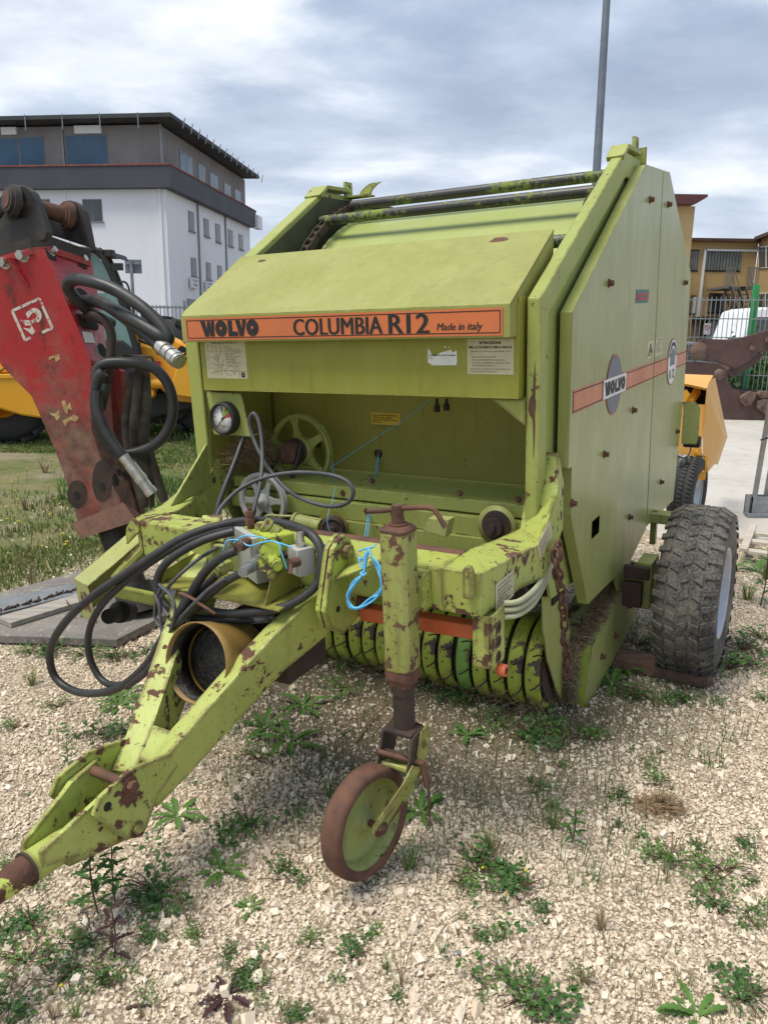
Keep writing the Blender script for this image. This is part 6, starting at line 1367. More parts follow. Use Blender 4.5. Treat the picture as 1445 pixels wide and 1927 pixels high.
win('A', 157, 375, 193, 417, 0, 1, mt='wdark'); win('A', 78, 375, 96, 417, 0, 0, mt='wdark')
win('A', 125, 254, 203, 312, -.3, 0); win('A', -10, 260, 36, 315, -.3, 0); win('A', 38, 258, 85, 314, -.3, 0)
win('A', -130, 262, -60, 316, -.3, 0)
lp('shutter_box', quadA(SA(138, 240)[0], SA(188, 240)[0], SA(160, 250)[1], SA(160, 235)[1], -.29, -.1), 'wall_w'); lp('shutter_box', quadA(SA(0, 240)[0], SA(28, 240)[0], SA(20, 252)[1], SA(20, 238)[1], -.29, -.1), 'wall_w')
for px_ in (116, 301): s_ = SA(px_, 280)[0]; lp('drain_pipe', quadA(s_ - .05, s_ + .05, zb_top, zr - .2, -.29, -.18), 'galv')
for px_ in (125,): s_ = SA(px_, 380)[0]; lp('drain_pipe', quadA(s_ - .04, s_ + .04, 0, zb_bot, .005, .09), 'wall_w')
s_ = SA(306, 450)[0]; lp('drain_pipe', quadA(s_ - .06, s_ + .06, 0, zb_bot, .005, .11), 'wall_w')
for x0, y0, x1, y1, mu_ in ((337, 280, 362, 334, 1), (372, 305, 386, 350, 1), (394, 322, 410, 366, 1), (421, 342, 434, 378, 1), (441, 354, 453, 388, 0)): win('B', x0, y0, x1, y1, -.3, mu_)
for x0, y0, x1, y1 in ((354, 396, 365, 433), (383, 410, 393, 443), (405, 420, 414.5, 454), (429, 431, 438, 462), (449, 440, 457, 468), (359, 484, 369.6, 520), (387.5, 493, 397, 526), (409, 499, 417.6, 526), (432, 505, 440, 528)): win('B', x0, y0, x1, y1, 0, 0, mt='wdark')
for x0, y0, x1, y1 in ((363, 522, 375, 541), (391, 529, 401, 546)):
    s0, s1, z1, z0 = SB(x0, y0, .3)[0], SB(x1, y0, .3)[0], SB(x0, y0, .3)[1], SB(x0, y1, .3)[1]
    sgp = lp('sign_box', quadB(s0, s1, z0, z1, .1, .25), 'white'); 
    for k, t in enumerate(('STUDIO', 'TECNICO')):
        bm2 = text_mesh(t, (s1 - s0) * .8, (z1 - z0) * .28, .03); o0 = C0 + dBv * (s0 + (s1 - s0) * .1) + nB * .255 + nrmz * (z0 + (z1 - z0) * (.58 - .42 * k)); bm2.v = [tuple(o0 + dBv * v[0] + nrmz * v[1]) for v in bm2.v]; lp('lettering', bm2, 'blue_l', sgp)
win('B', 352, 562, 372, 582, 0, 0, mt='wdark')
for px_ in (373, 424): s_ = SB(px_, 450)[0]; lp('drain_pipe', quadB(s_ - .06, s_ + .06, 0, zb_bot, .005, .12), 'galv')
s_ = SB(470, 415)[0]; lp('air_conditioner', quadB(LB - .3, LB + .9, SB(466, 428)[1], SB(466, 404)[1], .3, .8), 'wall_w')
# ================================================================== FENCES
def grid_fence(name, label, A_, B_, z1, gap, mt, posts=(), n_h=4, r_=.008, z0=.05, cat='fence', grp=None, flat=False):
    A_, B_ = Vector(A_), Vector(B_); L = (B_ - A_).length; d = (B_ - A_) / L
    f = thing(name, label, cat, loc=A_, group=grp); n_ = int(L / gap)
    bar = MB().box((0, 0, (z0 + z1) / 2), (.028 if flat else r_ * 2, .008 if flat else r_ * 2, z1 - z0), Matrix.Rotation(math.atan2(d.y, d.x), 3, 'Z')).mesh('fence_bar'); bar.materials.append(mt)
    lim = 290
    for k in range(min(n_, lim)):
        o = link(bpy.data.objects.new('bar', bar), f); o.location = d * (gap * k)
    b = MB()
    for k in range(n_h):
        z = z0 + .06 + (z1 - z0 - .12) * k / (n_h - 1); b.beam(A_ + nrmz * z, B_ + nrmz * z, .012, .02 if not flat else .05)
    part('rail', b, mt, f, world=True)
    for t in posts:
        p = A_ + d * (L * t); part('post', MB().box((p.x, p.y + .05, (z1 + .12) / 2), (.06, .06, z1 + .12)), mt, f, world=True)
    return f
zt_ = 1.55 + (627 - 583) / F * 21
grid_fence('railing_fence', 'grey bar fence in front of the white building', (w(215, 600, 21).x, 21, 0), (w(470, 600, 21).x, 21, 0), zt_, .105, M['galv'], (.05, .52, .98), 3, flat=True)
# yard beyond the fence: parked car seen through the bars
# ================================================================== RIGHT SIDE: YELLOW FACTORY
YD_ = 45
def fx(px_, py_, d=YD_): return w(px_, py_, d)
FB = thing('factory_building', 'ochre two storey factory with flat roof, shuttered windows and outside stairs', 'building', loc=(fx(1400, 640).x, YD_, 0))
def fp_(name, b, mt, par=None, bevel=0, **k): return part(name, b, M[mt] if isinstance(mt, str) else mt, par or FB, bevel, world=True, **k)
M['ochre'] = simple('ochre_render', (.52, .37, .17), (.43, .30, .14), .35, .9)
M['ochre2'] = simple('pale_ochre_render', (.60, .44, .22), (.54, .38, .18), .4, .9)
M['brownroof'] = simple('brown_fascia', (.11, .06, .04), None, 1, .8); M['purple'] = simple('purple_roof', (.15, .055, .06), (.18, .07, .07), 1, .7)
ztop = fx(1340, 455).z; x0_, x1_ = fx(1210, 600).x, fx(1409, 600).x
fp_('wall', MB().b2((x0_, YD_, 0), (x1_, YD_ + 12, ztop)), 'ochre'); fp_('roof', MB().b2((x0_ - .3, YD_ - .35, ztop), (x1_ + .3, YD_ + 12, ztop + .16)), 'brownroof')
# wing coming forward on the right, its face turned
W0 = Vector((fx(1410, 600).x, YD_, 0)); W1 = Vector((w(1560, 600, 34).x, 34, 0)); dw = (W1 - W0).normalized(); nw_ = Vector((dw.y, -dw.x, 0)); nw_ = nw_ if nw_.dot(CAMP - W0) > 0 else -nw_
zt2 = fx(1411, 452).z
fp_('wall', MB().prism([W0, W1, W1 - nw_ * 8, W0 - nw_ * 8], (0, 0, zt2)), 'ochre'); fp_('roof', MB().prism([W0 + nw_ * .3 + nrmz * zt2, W1 + nw_ * .3 + nrmz * zt2, W1 - nw_ * 8 + nrmz * zt2, W0 - nw_ * 8 + nrmz * zt2], (0, 0, .18)), 'brownroof')
def fwin(x0, y0, x1, y1, n_, mt='wdark', mt2='galv'):
    a, b_ = fx(x0, y1), fx(x1, y0); wn_ = fp_('window', MB().b2((a.x, YD_ - .03, a.z), (b_.x, YD_ - .005, b_.z)), 'black')
    for k in range(n_):
        xa, xb = a.x + (b_.x - a.x) * (k + .12) / n_, a.x + (b_.x - a.x) * (k + .88) / n_; fp_('pane', MB().b2((xa, YD_ - .06, a.z + .08), (xb, YD_ - .03, b_.z - .08)), mt if k % 3 else 'shut', wn_)
M['shut'] = simple('grey_green_blind', (.20, .22, .20), (.13, .15, .14), 2, .6)
fwin(1293, 470, 1316, 511, 5, 'shut'); fwin(1323, 470, 1396, 511, 12, 'shut'); fwin(1296, 556, 1310, 592, 2, 'white'); fwin(1330, 552, 1365, 590, 4)
def on_w(px_, py_, o=0): r0 = rayw(px_, py_); k = nw_.dot(W0 + nw_ * o - CAMP) / nw_.dot(r0); return CAMP + r0 * k
for x0, y0, x1, y1 in ((1426, 464, 1470, 505), (1424, 552, 1470, 590)):
    wn_ = fp_('window', MB().prism([on_w(x0, y0, .02), on_w(x1, y0 - 4, .02), on_w(x1, y1 - 2, .02), on_w(x0, y1, .02)], nw_ * .03), 'white')
    for k in range(3):
        t0_, t1_ = (k + .08) / 3, (k + .92) / 3; xa, xb = x0 + (x1 - x0) * t0_, x0 + (x1 - x0) * t1_
        fp_('pane', MB().prism([on_w(xa, y0 + 2 - 4 * t0_, .05), on_w(xb, y0 + 2 - 4 * t1_, .05), on_w(xb, y1 - 2 - 2 * t1_, .05), on_w(xa, y1 - 2 - 2 * t0_, .05)], nw_ * .01), 'wdark', wn_)
# tower with purple roof
tw0, tw1 = w(1230, 500, 40), w(1296, 500, 40); zt3 = w(1300, 388, 40).z
fp_('tower', MB().b2((tw0.x, 40, 0), (tw1.x, 46, zt3)), 'ochre2'); fp_('tower_roof', MB().prism([(tw0.x, 39.3, zt3), (w(1297, 400, 40).x, 39.3, zt3), (w(1318, 380, 40).x, 39.2, zt3 + .30), (w(1318, 380, 40).x, 39.2, zt3 + .42), (tw0.x, 39.2, zt3 + .42)], (0, 6, 0)), 'purple')
dpx = fx(1324, 480).x; fp_('drain_pipe', MB().b2((dpx - .06, YD_ - .15, 0), (dpx + .06, YD_ - .03, ztop - .4)).b2((dpx, YD_ - .15, ztop - .5), (x1_, YD_ - .03, ztop - .4)), 'wall_w')
# door, landing, two stair flights
a, b_ = fx(1405, 520), fx(1417, 490); fp_('door', MB().prism([on_w(1412, 492, .03), on_w(1418, 491, .03), on_w(1418, 532, .03), on_w(1412, 533, .03)], nw_ * .05), 'white')
zl = fx(1400, 540, 43).z; sl_ = []
land = fp_('landing', MB().b2((w(1356, 540, 43).x, 42.6, zl - .12), (w(1384, 540, 43).x, 44.9, zl)).b2((w(1394, 540, 43).x, 42.6, zl - .12), (w(1418, 540, 43).x, 44.9, zl)), 'galv')
b = MB()
for xa in np.linspace(w(1356, 540, 43).x, w(1372, 540, 43).x, 8): b.box((xa, 42.6, zl + .5), (.03, .03, 1.0))
for xa in np.linspace(w(1396, 540, 43).x, w(1418, 540, 43).x, 9): b.box((xa, 42.6, zl + .5), (.03, .03, 1.0))
b.b2((w(1356, 540, 43).x, 42.58, zl + .95), (w(1372, 540, 43).x, 42.62, zl + 1.0)).b2((w(1396, 540, 43).x, 42.58, zl + .95), (w(1418, 540, 43).x, 42.62, zl + 1.0)); fp_('railing', b, 'galv', land)
for xs0, xs1 in ((1368, 1404), (1394, 1430)):
    a, c_ = w(xs0, 540, 43), w(xs1, 590, 42.5); st_ = fp_('stair', MB().beam((a.x, 42.5, zl), (c_.x, 42.5, zl - 2.4), .06, .22, up=(0, 1, 0)).beam((a.x, 43.4, zl), (c_.x, 43.4, zl - 2.4), .06, .22, up=(0, 1, 0)), 'galv')
    fp_('handrail', MB().cyl((a.x, 42.5, zl + 1), (c_.x, 42.5, zl - 1.4), .03, seg=8).cyl((a.x, 42.5, zl + .5), (c_.x, 42.5, zl - 1.9), .02, seg=8), 'galv', st_)
    b = MB()
    for k in range(13): t = k / 12; b.box((a.x + (c_.x - a.x) * t, 42.95, zl - 2.4 * t), (.25, .9, .03))
    fp_('steps', b, 'galv', st_)
fp_('canopy', MB().b2((fx(1300, 600).x, YD_ - 2.5, fx(1300, 597).z - .25), (fx(1388, 600).x, YD_ - .01, fx(1300, 597).z)), 'black')
fp_('gate_panel', MB().b2((fx(1300, 600).x, YD_ - 2.4, 0), (fx(1385, 600).x, YD_ - 2.3, fx(1300, 604).z)), 'decal_gr')
# green post and wire fence
FD = 16
zf = w(1350, 560, FD).z
fr_ = grid_fence('wire_fence', 'galvanised grid fence with a green post behind the rusty bucket', (w(1250, 600, FD).x, FD, 0), (w(1640, 600, FD).x, FD - 1.5, 0), zf, .085, M['galv'], (), 7, r_=.007)
gp_ = w(1423, 536, FD - .4); part('green_post', MB().b2((gp_.x - .05, FD - .45, 0), (gp_.x + .05, FD - .35, gp_.z)), M['greencab'], fr_, world=True, label='green upright post')
a_ = w(1329, 619, FD - .1); ns = solo('no_parking_sign', MB().b2((a_.x - .065, FD - .12, a_.z - .11), (a_.x + .065, FD - .10, a_.z + .11)), M['white'], 'small white no-parking sign fixed on the wire fence', 'sign', (a_.x, FD - .1, a_.z))
part('ring', MB().lathe((0, -.021, .03), (0, -1, 0), [(.04, 0), (.04, .002), (.055, .002), (.055, 0)], 24), M['red_l'], ns); part('bar', MB().box((0, -.023, .03), (.09, .002, .014), Matrix.Rotation(R(45), 3, 'Y')), M['red_l'], ns)
# white van and dark car beyond the fence
def vehicle(name, label, cat, cx_, gd, scale, paintm, kind):
    c = w(cx_, 640, gd); V_ = thing(name, label, cat, loc=(c.x, gd, 0))
    def vp(n_, b, mt, par=None, bevel=0): return part(n_, b, M[mt] if isinstance(mt, str) else mt, par or V_, bevel)
    if kind == 'van':
        prof_ = [(-2.1, .35), (-2.12, 1.2), (-2.05, 1.5), (-1.85, 2.24), (-1.6, 2.32), (1.0, 2.32), (1.5, 1.35), (2.3, 1.05), (2.4, .6), (2.35, .35)]
        wins = [[(-1.85, 1.5), (-1.70, 2.08), (-.75, 2.1), (-.75, 1.5)], [(-.60, 1.5), (-.60, 2.1), (.25, 2.1), (.25, 1.5)], [(.40, 1.5), (.40, 2.1), (.98, 2.1), (1.30, 1.5)]]; hw = .88; wx = (-1.4, 1.5); wr_ = .33
    else:
        prof_ = [(-2.0, .3), (-2.1, .8), (-1.9, 1.0), (-1.2, 1.42), (.3, 1.46), (1.1, .98), (2.0, .85), (2.1, .5), (2.0, .3)]
        wins = [[(-1.45, 1.02), (-1.1, 1.34), (-.3, 1.38), (-.3, 1.02)], [(-.2, 1.02), (-.2, 1.38), (.3, 1.38), (.85, 1.02)]]; hw = .85; wx = (-1.3, 1.35); wr_ = .31
    bdy = vp('body', MB().prism([(x, -hw, z) for x, z in prof_], (0, 2 * hw, 0)), paintm, bevel=.05)
    for wq in wins: vp('side_window', MB().prism([(x, -hw - .004, z) for x, z in wq], (0, .003, 0)), 'wdark')
    for x in wx:
        for s_ in (-1, 1):
            wl_ = vp('wheel', MB().lathe((x, s_ * hw - (.02 if s_ < 0 else .18), wr_), (0, 1, 0), [(0, .0), (.2, .0), (wr_ - .04, .0), (wr_, .04), (wr_, .16), (wr_ - .04, .2), (0, .2)], 28), 'tyre2'); vp('hubcap', MB().lathe((x, s_ * (hw + .012) if s_ < 0 else s_ * hw + .02, wr_), (0, 1, 0), [(0, 0), (.2, .004)], 20), 'rim', wl_)
    vp('tail_light', MB().box((-2.09, -hw + .12, .9), (.05, .14, .3)), 'red_l'); vp('headlight', MB().box((2.33, -hw + .15, .8), (.08, .22, .14)), 'white'); vp('bumper', MB().b2((-2.2, -hw, .3), (-2.1, hw, .5)), 'black'); vp('door_seam', MB().b2((.32, -hw - .006, .45), (.34, -hw - .001, 1.75 if kind == 'van' else 1.38)), 'black')
    return V_
v1_ = vehicle('parked_van', 'white van parked behind the wire fence at the right edge', 'van', 1510, 20.5, 1, 'wall_w', 'van')
b2_ = text_mesh('ECO', .3, .1, .03); b2_.v = [(-1.95 + v[0], -.886, 1.0 + v[1]) for v in b2_.v]; part('lettering', b2_, M['greencab'], v1_)
v2_ = vehicle('parked_car', 'dark car parked behind the wire fence, half hidden by the baler', 'car', 1262, 20, 1, 'decal_gr', 'car')
v2_2 = vehicle('parked_car', 'grey car glimpsed through the bar fence left of the baler hood', 'car', 372, 26, 1, 'galv', 'car')
# ================================================================== BROWN EXCAVATOR ATTACHMENT
ED = g(1390, 789).y
XA = thing('excavator_bucket', 'rusty brown excavator crusher bucket with curved jaws lying on the concrete', 'excavator bucket', loc=(w(1390, 789, ED).x, ED, .022))
def xp(name, lst, d0, th, mt='brn', **k): return part(name, MB().prism([w(a, b_, d0) for a, b_ in lst], (0, th, 0)), M[mt], XA, .015, world=True, **k)
M['brn'] = simple('brown_oxide_paint', (.095, .05, .042), (.065, .036, .03), 4, .6, bump=.2, bscale=14)
M['brn2'] = simple('worn_brown_steel', (.17, .115, .085), (.10, .06, .045), 8, .7, bump=.4, bscale=20)
for d0 in (ED - .35, ED + .75):
    xp('lower_jaw', [(1250, 678), (1352, 684), (1362, 690), (1368, 700), (1370, 722), (1380, 735), (1400, 742), (1420, 744), (1460, 742), (1480, 770), (1460, 790), (1360, 788), (1345, 780), (1250, 770)], d0, .06)
    xp('upper_jaw', [(1296, 660), (1304, 648), (1322, 637), (1370, 639), (1400, 634), (1446, 620), (1500, 600), (1500, 640), (1446, 660), (1425, 664), (1410, 680), (1380, 696), (1372, 690), (1350, 682), (1330, 680), (1310, 676)], d0, .06)
xp('jaw_floor', [(1368, 716), (1380, 732), (1412, 738), (1446, 738), (1446, 745), (1410, 745), (1376, 740), (1364, 722)], ED - .29, 1.0)
xp('jaw_blade', [(1366, 700), (1420, 672), (1430, 662), (1436, 668), (1424, 684), (1376, 712)], ED - .29, 1.0)
c_ = w(1314, 661, ED - .36); part('pivot_boss', MB().lathe(c_, (0, -1, 0), [(0, .07), (.09, .07), (.10, .05), (.13, .05), (.14, .02), (.17, .02), (.17, 0)], 32), M['brn2'], XA, world=True)
c_ = w(1352, 705, ED - .36); part('pivot_boss', MB().lathe(c_, (0, -1, 0), [(0, .03), (.10, .03), (.11, 0)], 32), M['brn2'], XA, world=True)
for a, b_ in ((1414, 655), (1443, 640)): c_ = w(a, b_, ED - .36); part('bolt', MB().box(c_ + Vector((0, -.02, 0)), (.09, .04, .09), Matrix.Rotation(.3, 3, 'Y')), M['brn2'], XA, world=True, bevel=.01)
for lst in ([(1394, 758), (1392, 748), (1400, 742), (1412, 736), (1424, 740), (1420, 752), (1412, 764), (1402, 764)], [(1424, 768), (1424, 756), (1436, 750), (1450, 754), (1452, 772), (1440, 780)], [(1424, 742), (1430, 735), (1446, 736), (1448, 748), (1430, 750)]):
    t_ = xp('tooth_adapter', lst, ED - .42, .10, 'brn2')
for a, b_ in ((1404, 756), (1434, 768), (1432, 744)): c_ = w(a, b_, ED - .43); part('tooth_pin', MB().box(c_, (.06, .03, .06)), M['brn'], XA, world=True, bevel=.006)
# ================================================================== YELLOW WHEELED MACHINE behind the baler
wc = g(1295, 1000); HD = wc.y
HM = thing('yellow_trailer_machine', 'small yellow sheet metal trailer machine with road wheel, behind the baler', 'trailer machine', loc=(wc.x, wc.y, 0))
def hp(name, b, mt, par=None, bevel=0, **k): return part(name, b, M[mt] if isinstance(mt, str) else mt, par or HM, bevel, world=True, **k)
HP = HD - .05; bd_ = HP + .0
A1 = [(1280, 703), (1340, 707), (1339, 716), (1329, 730), (1280, 718)]
hp('hopper_lip', MB().loft([[w(1270, 703, HP + .45), w(1341, 706, HP + .45), w(1329, 731, HP), w(1270, 718, HP)], [w(1270, 706, HP + .45), w(1341, 709, HP + .45), w(1329, 735, HP + .02), w(1270, 722, HP + .02)]]), 'yel2')
hp('side_face', MB().loft([[w(1270, 760, HP + .02), w(1332, 762, HP + .02), w(1320, 830, HP), w(1320, 875, HP), w(1270, 875, HP)], [w(1270, 758, HP + .5), w(1332, 760, HP + .5), w(1320, 830, HP + .5), w(1320, 875, HP + .5), w(1270, 875, HP + .5)]]), 'yel2')
# faceted side wall
F1 = [w(1329, 731, HP), w(1341, 707, HP + .45), w(1360, 820, HP + .5), w(1352, 846, HP + .5), w(1345, 872, HP + .45), w(1322, 893, HP + .02), w(1319, 870, HP)]
hp('side_wall', MB().add([w(1329, 731, HP), w(1338, 714, HP + .3), w(1340, 750, HP + .25), w(1361, 822, HP + .5), w(1343, 874, HP + .42), w(1328, 893, HP + .12), w(1320, 888, HP), w(1322, 800, HP), w(1345, 710, HP + .8), w(1368, 822, HP + 1.2), w(1350, 874, HP + 1.1)], [(0, 2, 1), (0, 7, 3, 2), (7, 6, 5, 3), (3, 5, 4), (1, 2, 3, 9, 8), (3, 4, 10, 9)]), 'yel2')
hp('hopper_inside', MB().b2((w(1270, 750, HP + .3).x, HP + .3, w(1300, 762, HP + .3).z), (w(1328, 740, HP + .3).x, HP + .32, w(1300, 722, HP + .3).z)), 'dark')
hp('hopper_arm', MB().beam(w(1296, 758, HP + .05), w(1312, 735, HP + .2), .05, .05).prism([w(1282, 757, HP), w(1282, 742, HP), w(1292, 733, HP), (w(1298, 742, HP)), w(1290, 757, HP)], (0, .03, 0)), 'yel', bevel=.004)
hp('lower_frame', MB().b2((w(1270, 900, HP + .1).x, HP + .05, w(1270, 905, HP).z), (w(1325, 870, HP + .1).x, HP + .45, w(1270, 860, HP).z)).bolt(w(1312, 851, HP - .005), (0, -1, 0), .02, .012), 'yel')
hp('hydraulic_fitting', MB().tube([w(1276, 880, HP - .1), w(1280, 866, HP - .12), (w(1292, 858, HP - .12)), w(1294, 870, HP - .1)], .014, 8).tube([w(1283, 878, HP - .1), w(1284, 864, HP - .12), w(1276, 856, HP - .1)], .016, 8), 'galv')
tr_ = .315; tc_ = Vector((w(1290, 940, HD).x, HD - .02, tr_)); hwt = .19
axv = Vector((.93, .36, 0)).normalized() * 1.0; axv = Vector((.83, -.56, 0)).normalized()
o_ = tc_ - axv * hwt / 2
t_ = hp('road_wheel', MB().lathe(o_, axv, [(tr_ * .60, .03), (tr_ * .7, .0), (tr_ * .9, .005), (tr_ * .97, .02), (tr_, .04), (tr_, .065), (tr_ - .008, .068), (tr_ - .008, .074), (tr_, .077), (tr_, .112), (tr_ - .008, .115), (tr_ - .008, .121), (tr_, .124), (tr_, hwt - .04), (tr_ * .97, hwt - .02), (tr_ * .9, hwt - .005), (tr_ * .7, hwt), (tr_ * .60, hwt - .03)], 64), 'tyre2')
b = MB()
for k in range(60):
    a = 2 * PI * k / 60; xo_ = axv.orthogonal().normalized(); yo_ = axv.cross(xo_)
    for u in (.03, .095, .16):
        d_ = xo_ * math.cos(a + u) + yo_ * math.sin(a + u); t2_ = axv.cross(d_); b.prism([o_ + axv * (u - .018) + d_ * tr_ + t2_ * .004, o_ + axv * (u - .018) + d_ * tr_ + t2_ * .018, o_ + axv * (u + .018) + d_ * tr_ + t2_ * .026, o_ + axv * (u + .018) + d_ * tr_ + t2_ * .012], d_ * .006)
hp('tread', b, 'tyre2', t_, kind='stuff')
rm_ = hp('rim', MB().lathe(o_, axv, [(tr_ * .62, hwt - .02), (tr_ * .60, hwt - .035), (tr_ * .57, hwt - .05), (tr_ * .55, hwt - .1), (tr_ * .3, hwt - .11), (tr_ * .2, hwt - .07), (0, hwt - .07)], 48), 'rim', t_)
for k in range(5):
    a = 2 * PI * k / 5; d_ = xo_ * math.cos(a) + yo_ * math.sin(a); hp('spoke', MB().beam(o_ + axv * (hwt - .065) + d_ * .05, o_ + axv * (hwt - .05) + d_ * tr_ * .58, .05, .02, up=tuple(axv)), 'rim', t_, bevel=.004)
# ================================================================== GALVANISED FRAME at the right edge
a_, b_ = g(1408, 978), g(1500, 990)
GF = thing('galvanised_stand', 'galvanised steel stand with sloping post and box base, cut by the right edge', 'metal stand', loc=a_)
def gp2(name, b, mt='galv', par=None, bevel=.004): return part(name, b, M[mt], par or GF, bevel, world=True)
fd = a_.y; gx0 = a_.x
tpz_ = w(1418, 935, fd).z
gp2('base_box', MB().b2((gx0, fd, .03), (gx0 + 1.2, fd + .02, tpz_)).b2((gx0, fd, .03), (gx0 + .02, fd + .12, tpz_)).b2((gx0, fd + .10, .03), (gx0 + 1.2, fd + .12, tpz_)).b2((gx0 - .02, fd - .03, .022), (gx0 + 1.2, fd + .05, .06)))
gp2('post', MB().beam(w(1419, 935, fd + .03), w(1452, 740, fd + .03), .045, .03)); gp2('post', MB().beam(w(1440, 935, fd + .1), w(1475, 740, fd + .1), .045, .03)); gp2('diagonal', MB().beam(w(1440, 945, fd + .08), w(1475, 915, fd + .08), .03, .03))
gp2('cable_tie', MB().tube([w(1430, 828, fd - .01), w(1445, 824, fd - .02), w(1452, 826, fd)], .008, 6), 'black')
# pallet slats
PL = thing('pallet', 'broken pale wooden pallet behind the big muddy wheel', 'pallet', loc=g(1410, 1040))
for k, (pa2, pb2, z_) in enumerate((((1398, 1035), (1417, 988), .10), ((1415, 1003), (1480, 1010), .08), ((1410, 1018), (1480, 1026), .08), ((1400, 1036), (1480, 1046), .08), ((1404, 1040), (1480, 1052), .02))):
    A2, B2 = g(pa2[0], pa2[1], z_), g(pb2[0], pb2[1], z_); part('slat', MB().beam(A2, B2, .09 if k else .05, .022), M['palewood'], PL, .002, world=True)
# lamp pole
pd = 16; a_, b_ = w(1122, 325, pd), w(1141, 0, pd); dpl = (b_ - a_); xm = a_.x - (dpl.x / dpl.z) * a_.z
LPm = solo('lamp_pole', MB().cyl((xm, pd, 0), (xm + (b_.x - xm) * 1.25, pd, b_.z * 1.25), .095, .062, seg=20).cyl((xm, pd, 0), (xm, pd, .03), .18, seg=20), M['lampm'] if 'lampm' in M else simple('grey_zinc_pole', (.13, .16, .20), (.18, .21, .25), 3, .5, .3), 'tall grey metal pole rising behind the baler against the clouds', 'pole', (xm, pd, 0))
# hedge greenery behind the fence on the right
def bush(name, label, cx_, gy, wx_, h_, n_, cat='bush', mt='leafd', par=None):
    b = MB(); c = Vector((cx_, gy, 0))
    for i in range(n_):
        p = c + Vector((rng.normal(0, wx_ * .4), rng.normal(0, .3), abs(rng.normal(.5, .28)) * h_)); s_ = rng.uniform(.05, .1); a = Vector(rng.normal(0, 1, 3)).normalized(); u = a.orthogonal().normalized(); v = a.cross(u)
        b.add([p - u * s_, p - v * s_ * .5, p + u * s_, p + v * s_ * .5], [(0, 1, 2, 3)])
    t = thing(name, label, cat, loc=c); part('foliage', b, M[mt], t, world=True); sb = MB()
    for i in range(12): sb.tube([c + Vector((rng.normal(0, wx_ * .2), 0, 0)), c + Vector((rng.normal(0, wx_ * .4), rng.normal(0, .2), h_ * rng.uniform(.5, 1)))], .012, 5, 1)
    part('stems', sb, M['dry'], t, world=True)
bush('bush', 'leafy green bush behind the jaws of the rusty bucket', w(1400, 700, 16.7).x, 16.7, .7, 1.25, 1300); bush('bush', 'dark green bush at the right edge behind the bucket', w(1450, 700, 16.9).x, 16.9, .6, 1.5, 1000)
# ================================================================== GRAVEL, GRASS, WEEDS
def vnoise(x, y, sc, seed=0):
    x = np.asarray(x) * sc + seed * 17.3; y = np.asarray(y) * sc + seed * 9.1; xi = np.floor(x).astype(int); yi = np.floor(y).astype(int); fx_ = x - xi; fy_ = y - yi
    fx_ = fx_ * fx_ * (3 - 2 * fx_); fy_ = fy_ * fy_ * (3 - 2 * fy_)
    def h(a, b): n = (a * 374761393 + b * 668265263 + seed * 1274126177) & 0xffffffff; n = ((n ^ (n >> 13)) * 1274126177) & 0xffffffff; return ((n ^ (n >> 16)) & 0xffff) / 65535.
    return (h(xi, yi) * (1 - fx_) + h(xi + 1, yi) * fx_) * (1 - fy_) + (h(xi, yi + 1) * (1 - fx_) + h(xi + 1, yi + 1) * fx_) * fy_
def fbm(x, y, sc, seed=0): return .55 * vnoise(x, y, sc, seed) + .3 * vnoise(x, y, sc * 2.3, seed + 1) + .15 * vnoise(x, y, sc * 5.1, seed + 2)
GNx, GNy, GC = gn.x, gn.y, gn.dot(gl)
def grassd(x, y): return x * GNx + y * GNy - GC + (fbm(x, y, 1.1, 5) - .5) * 1.6
def fast_mesh(name, V, Fq, mt, kind='stuff', smooth=False, parent=None):
    me = bpy.data.meshes.new(name); n = len(V); k = Fq.shape[1]; me.vertices.add(n); me.vertices.foreach_set('co', V.astype('f').ravel())
    me.loops.add(Fq.size); me.loops.foreach_set('vertex_index', Fq.astype('i').ravel()); me.polygons.add(len(Fq)); me.polygons.foreach_set('loop_start', np.arange(0, Fq.size, k, dtype='i'))
    me.polygons.foreach_set('use_smooth', np.full(len(Fq), smooth)); me.update(calc_edges=True); me.materials.append(mt); o = bpy.data.objects.new(name, me); COL.objects.link(o)
    if kind: o['kind'] = kind
    return o
octv = np.array([(1, 0, 0), (0, 1, 0), (-1, 0, 0), (0, -1, 0), (0, 0, 1), (0, 0, -1)], float); octf = np.array([(0, 1, 4), (1, 2, 4), (2, 3, 4), (3, 0, 4), (1, 0, 5), (2, 1, 5), (3, 2, 5), (0, 3, 5)])
cubev = np.array([(-1, -1, -1), (1, -1, -1), (1, 1, -1), (-1, 1, -1), (-1, -1, 1), (1, -1, 1), (1, 1, 1), (-1, 1, 1)], float) * .72
cubef = np.array([(3, 2, 1), (3, 1, 0), (4, 5, 6), (4, 6, 7), (0, 1, 5), (0, 5, 4), (1, 2, 6), (1, 6, 5), (2, 3, 7), (2, 7, 6), (3, 0, 4), (3, 4, 7)])
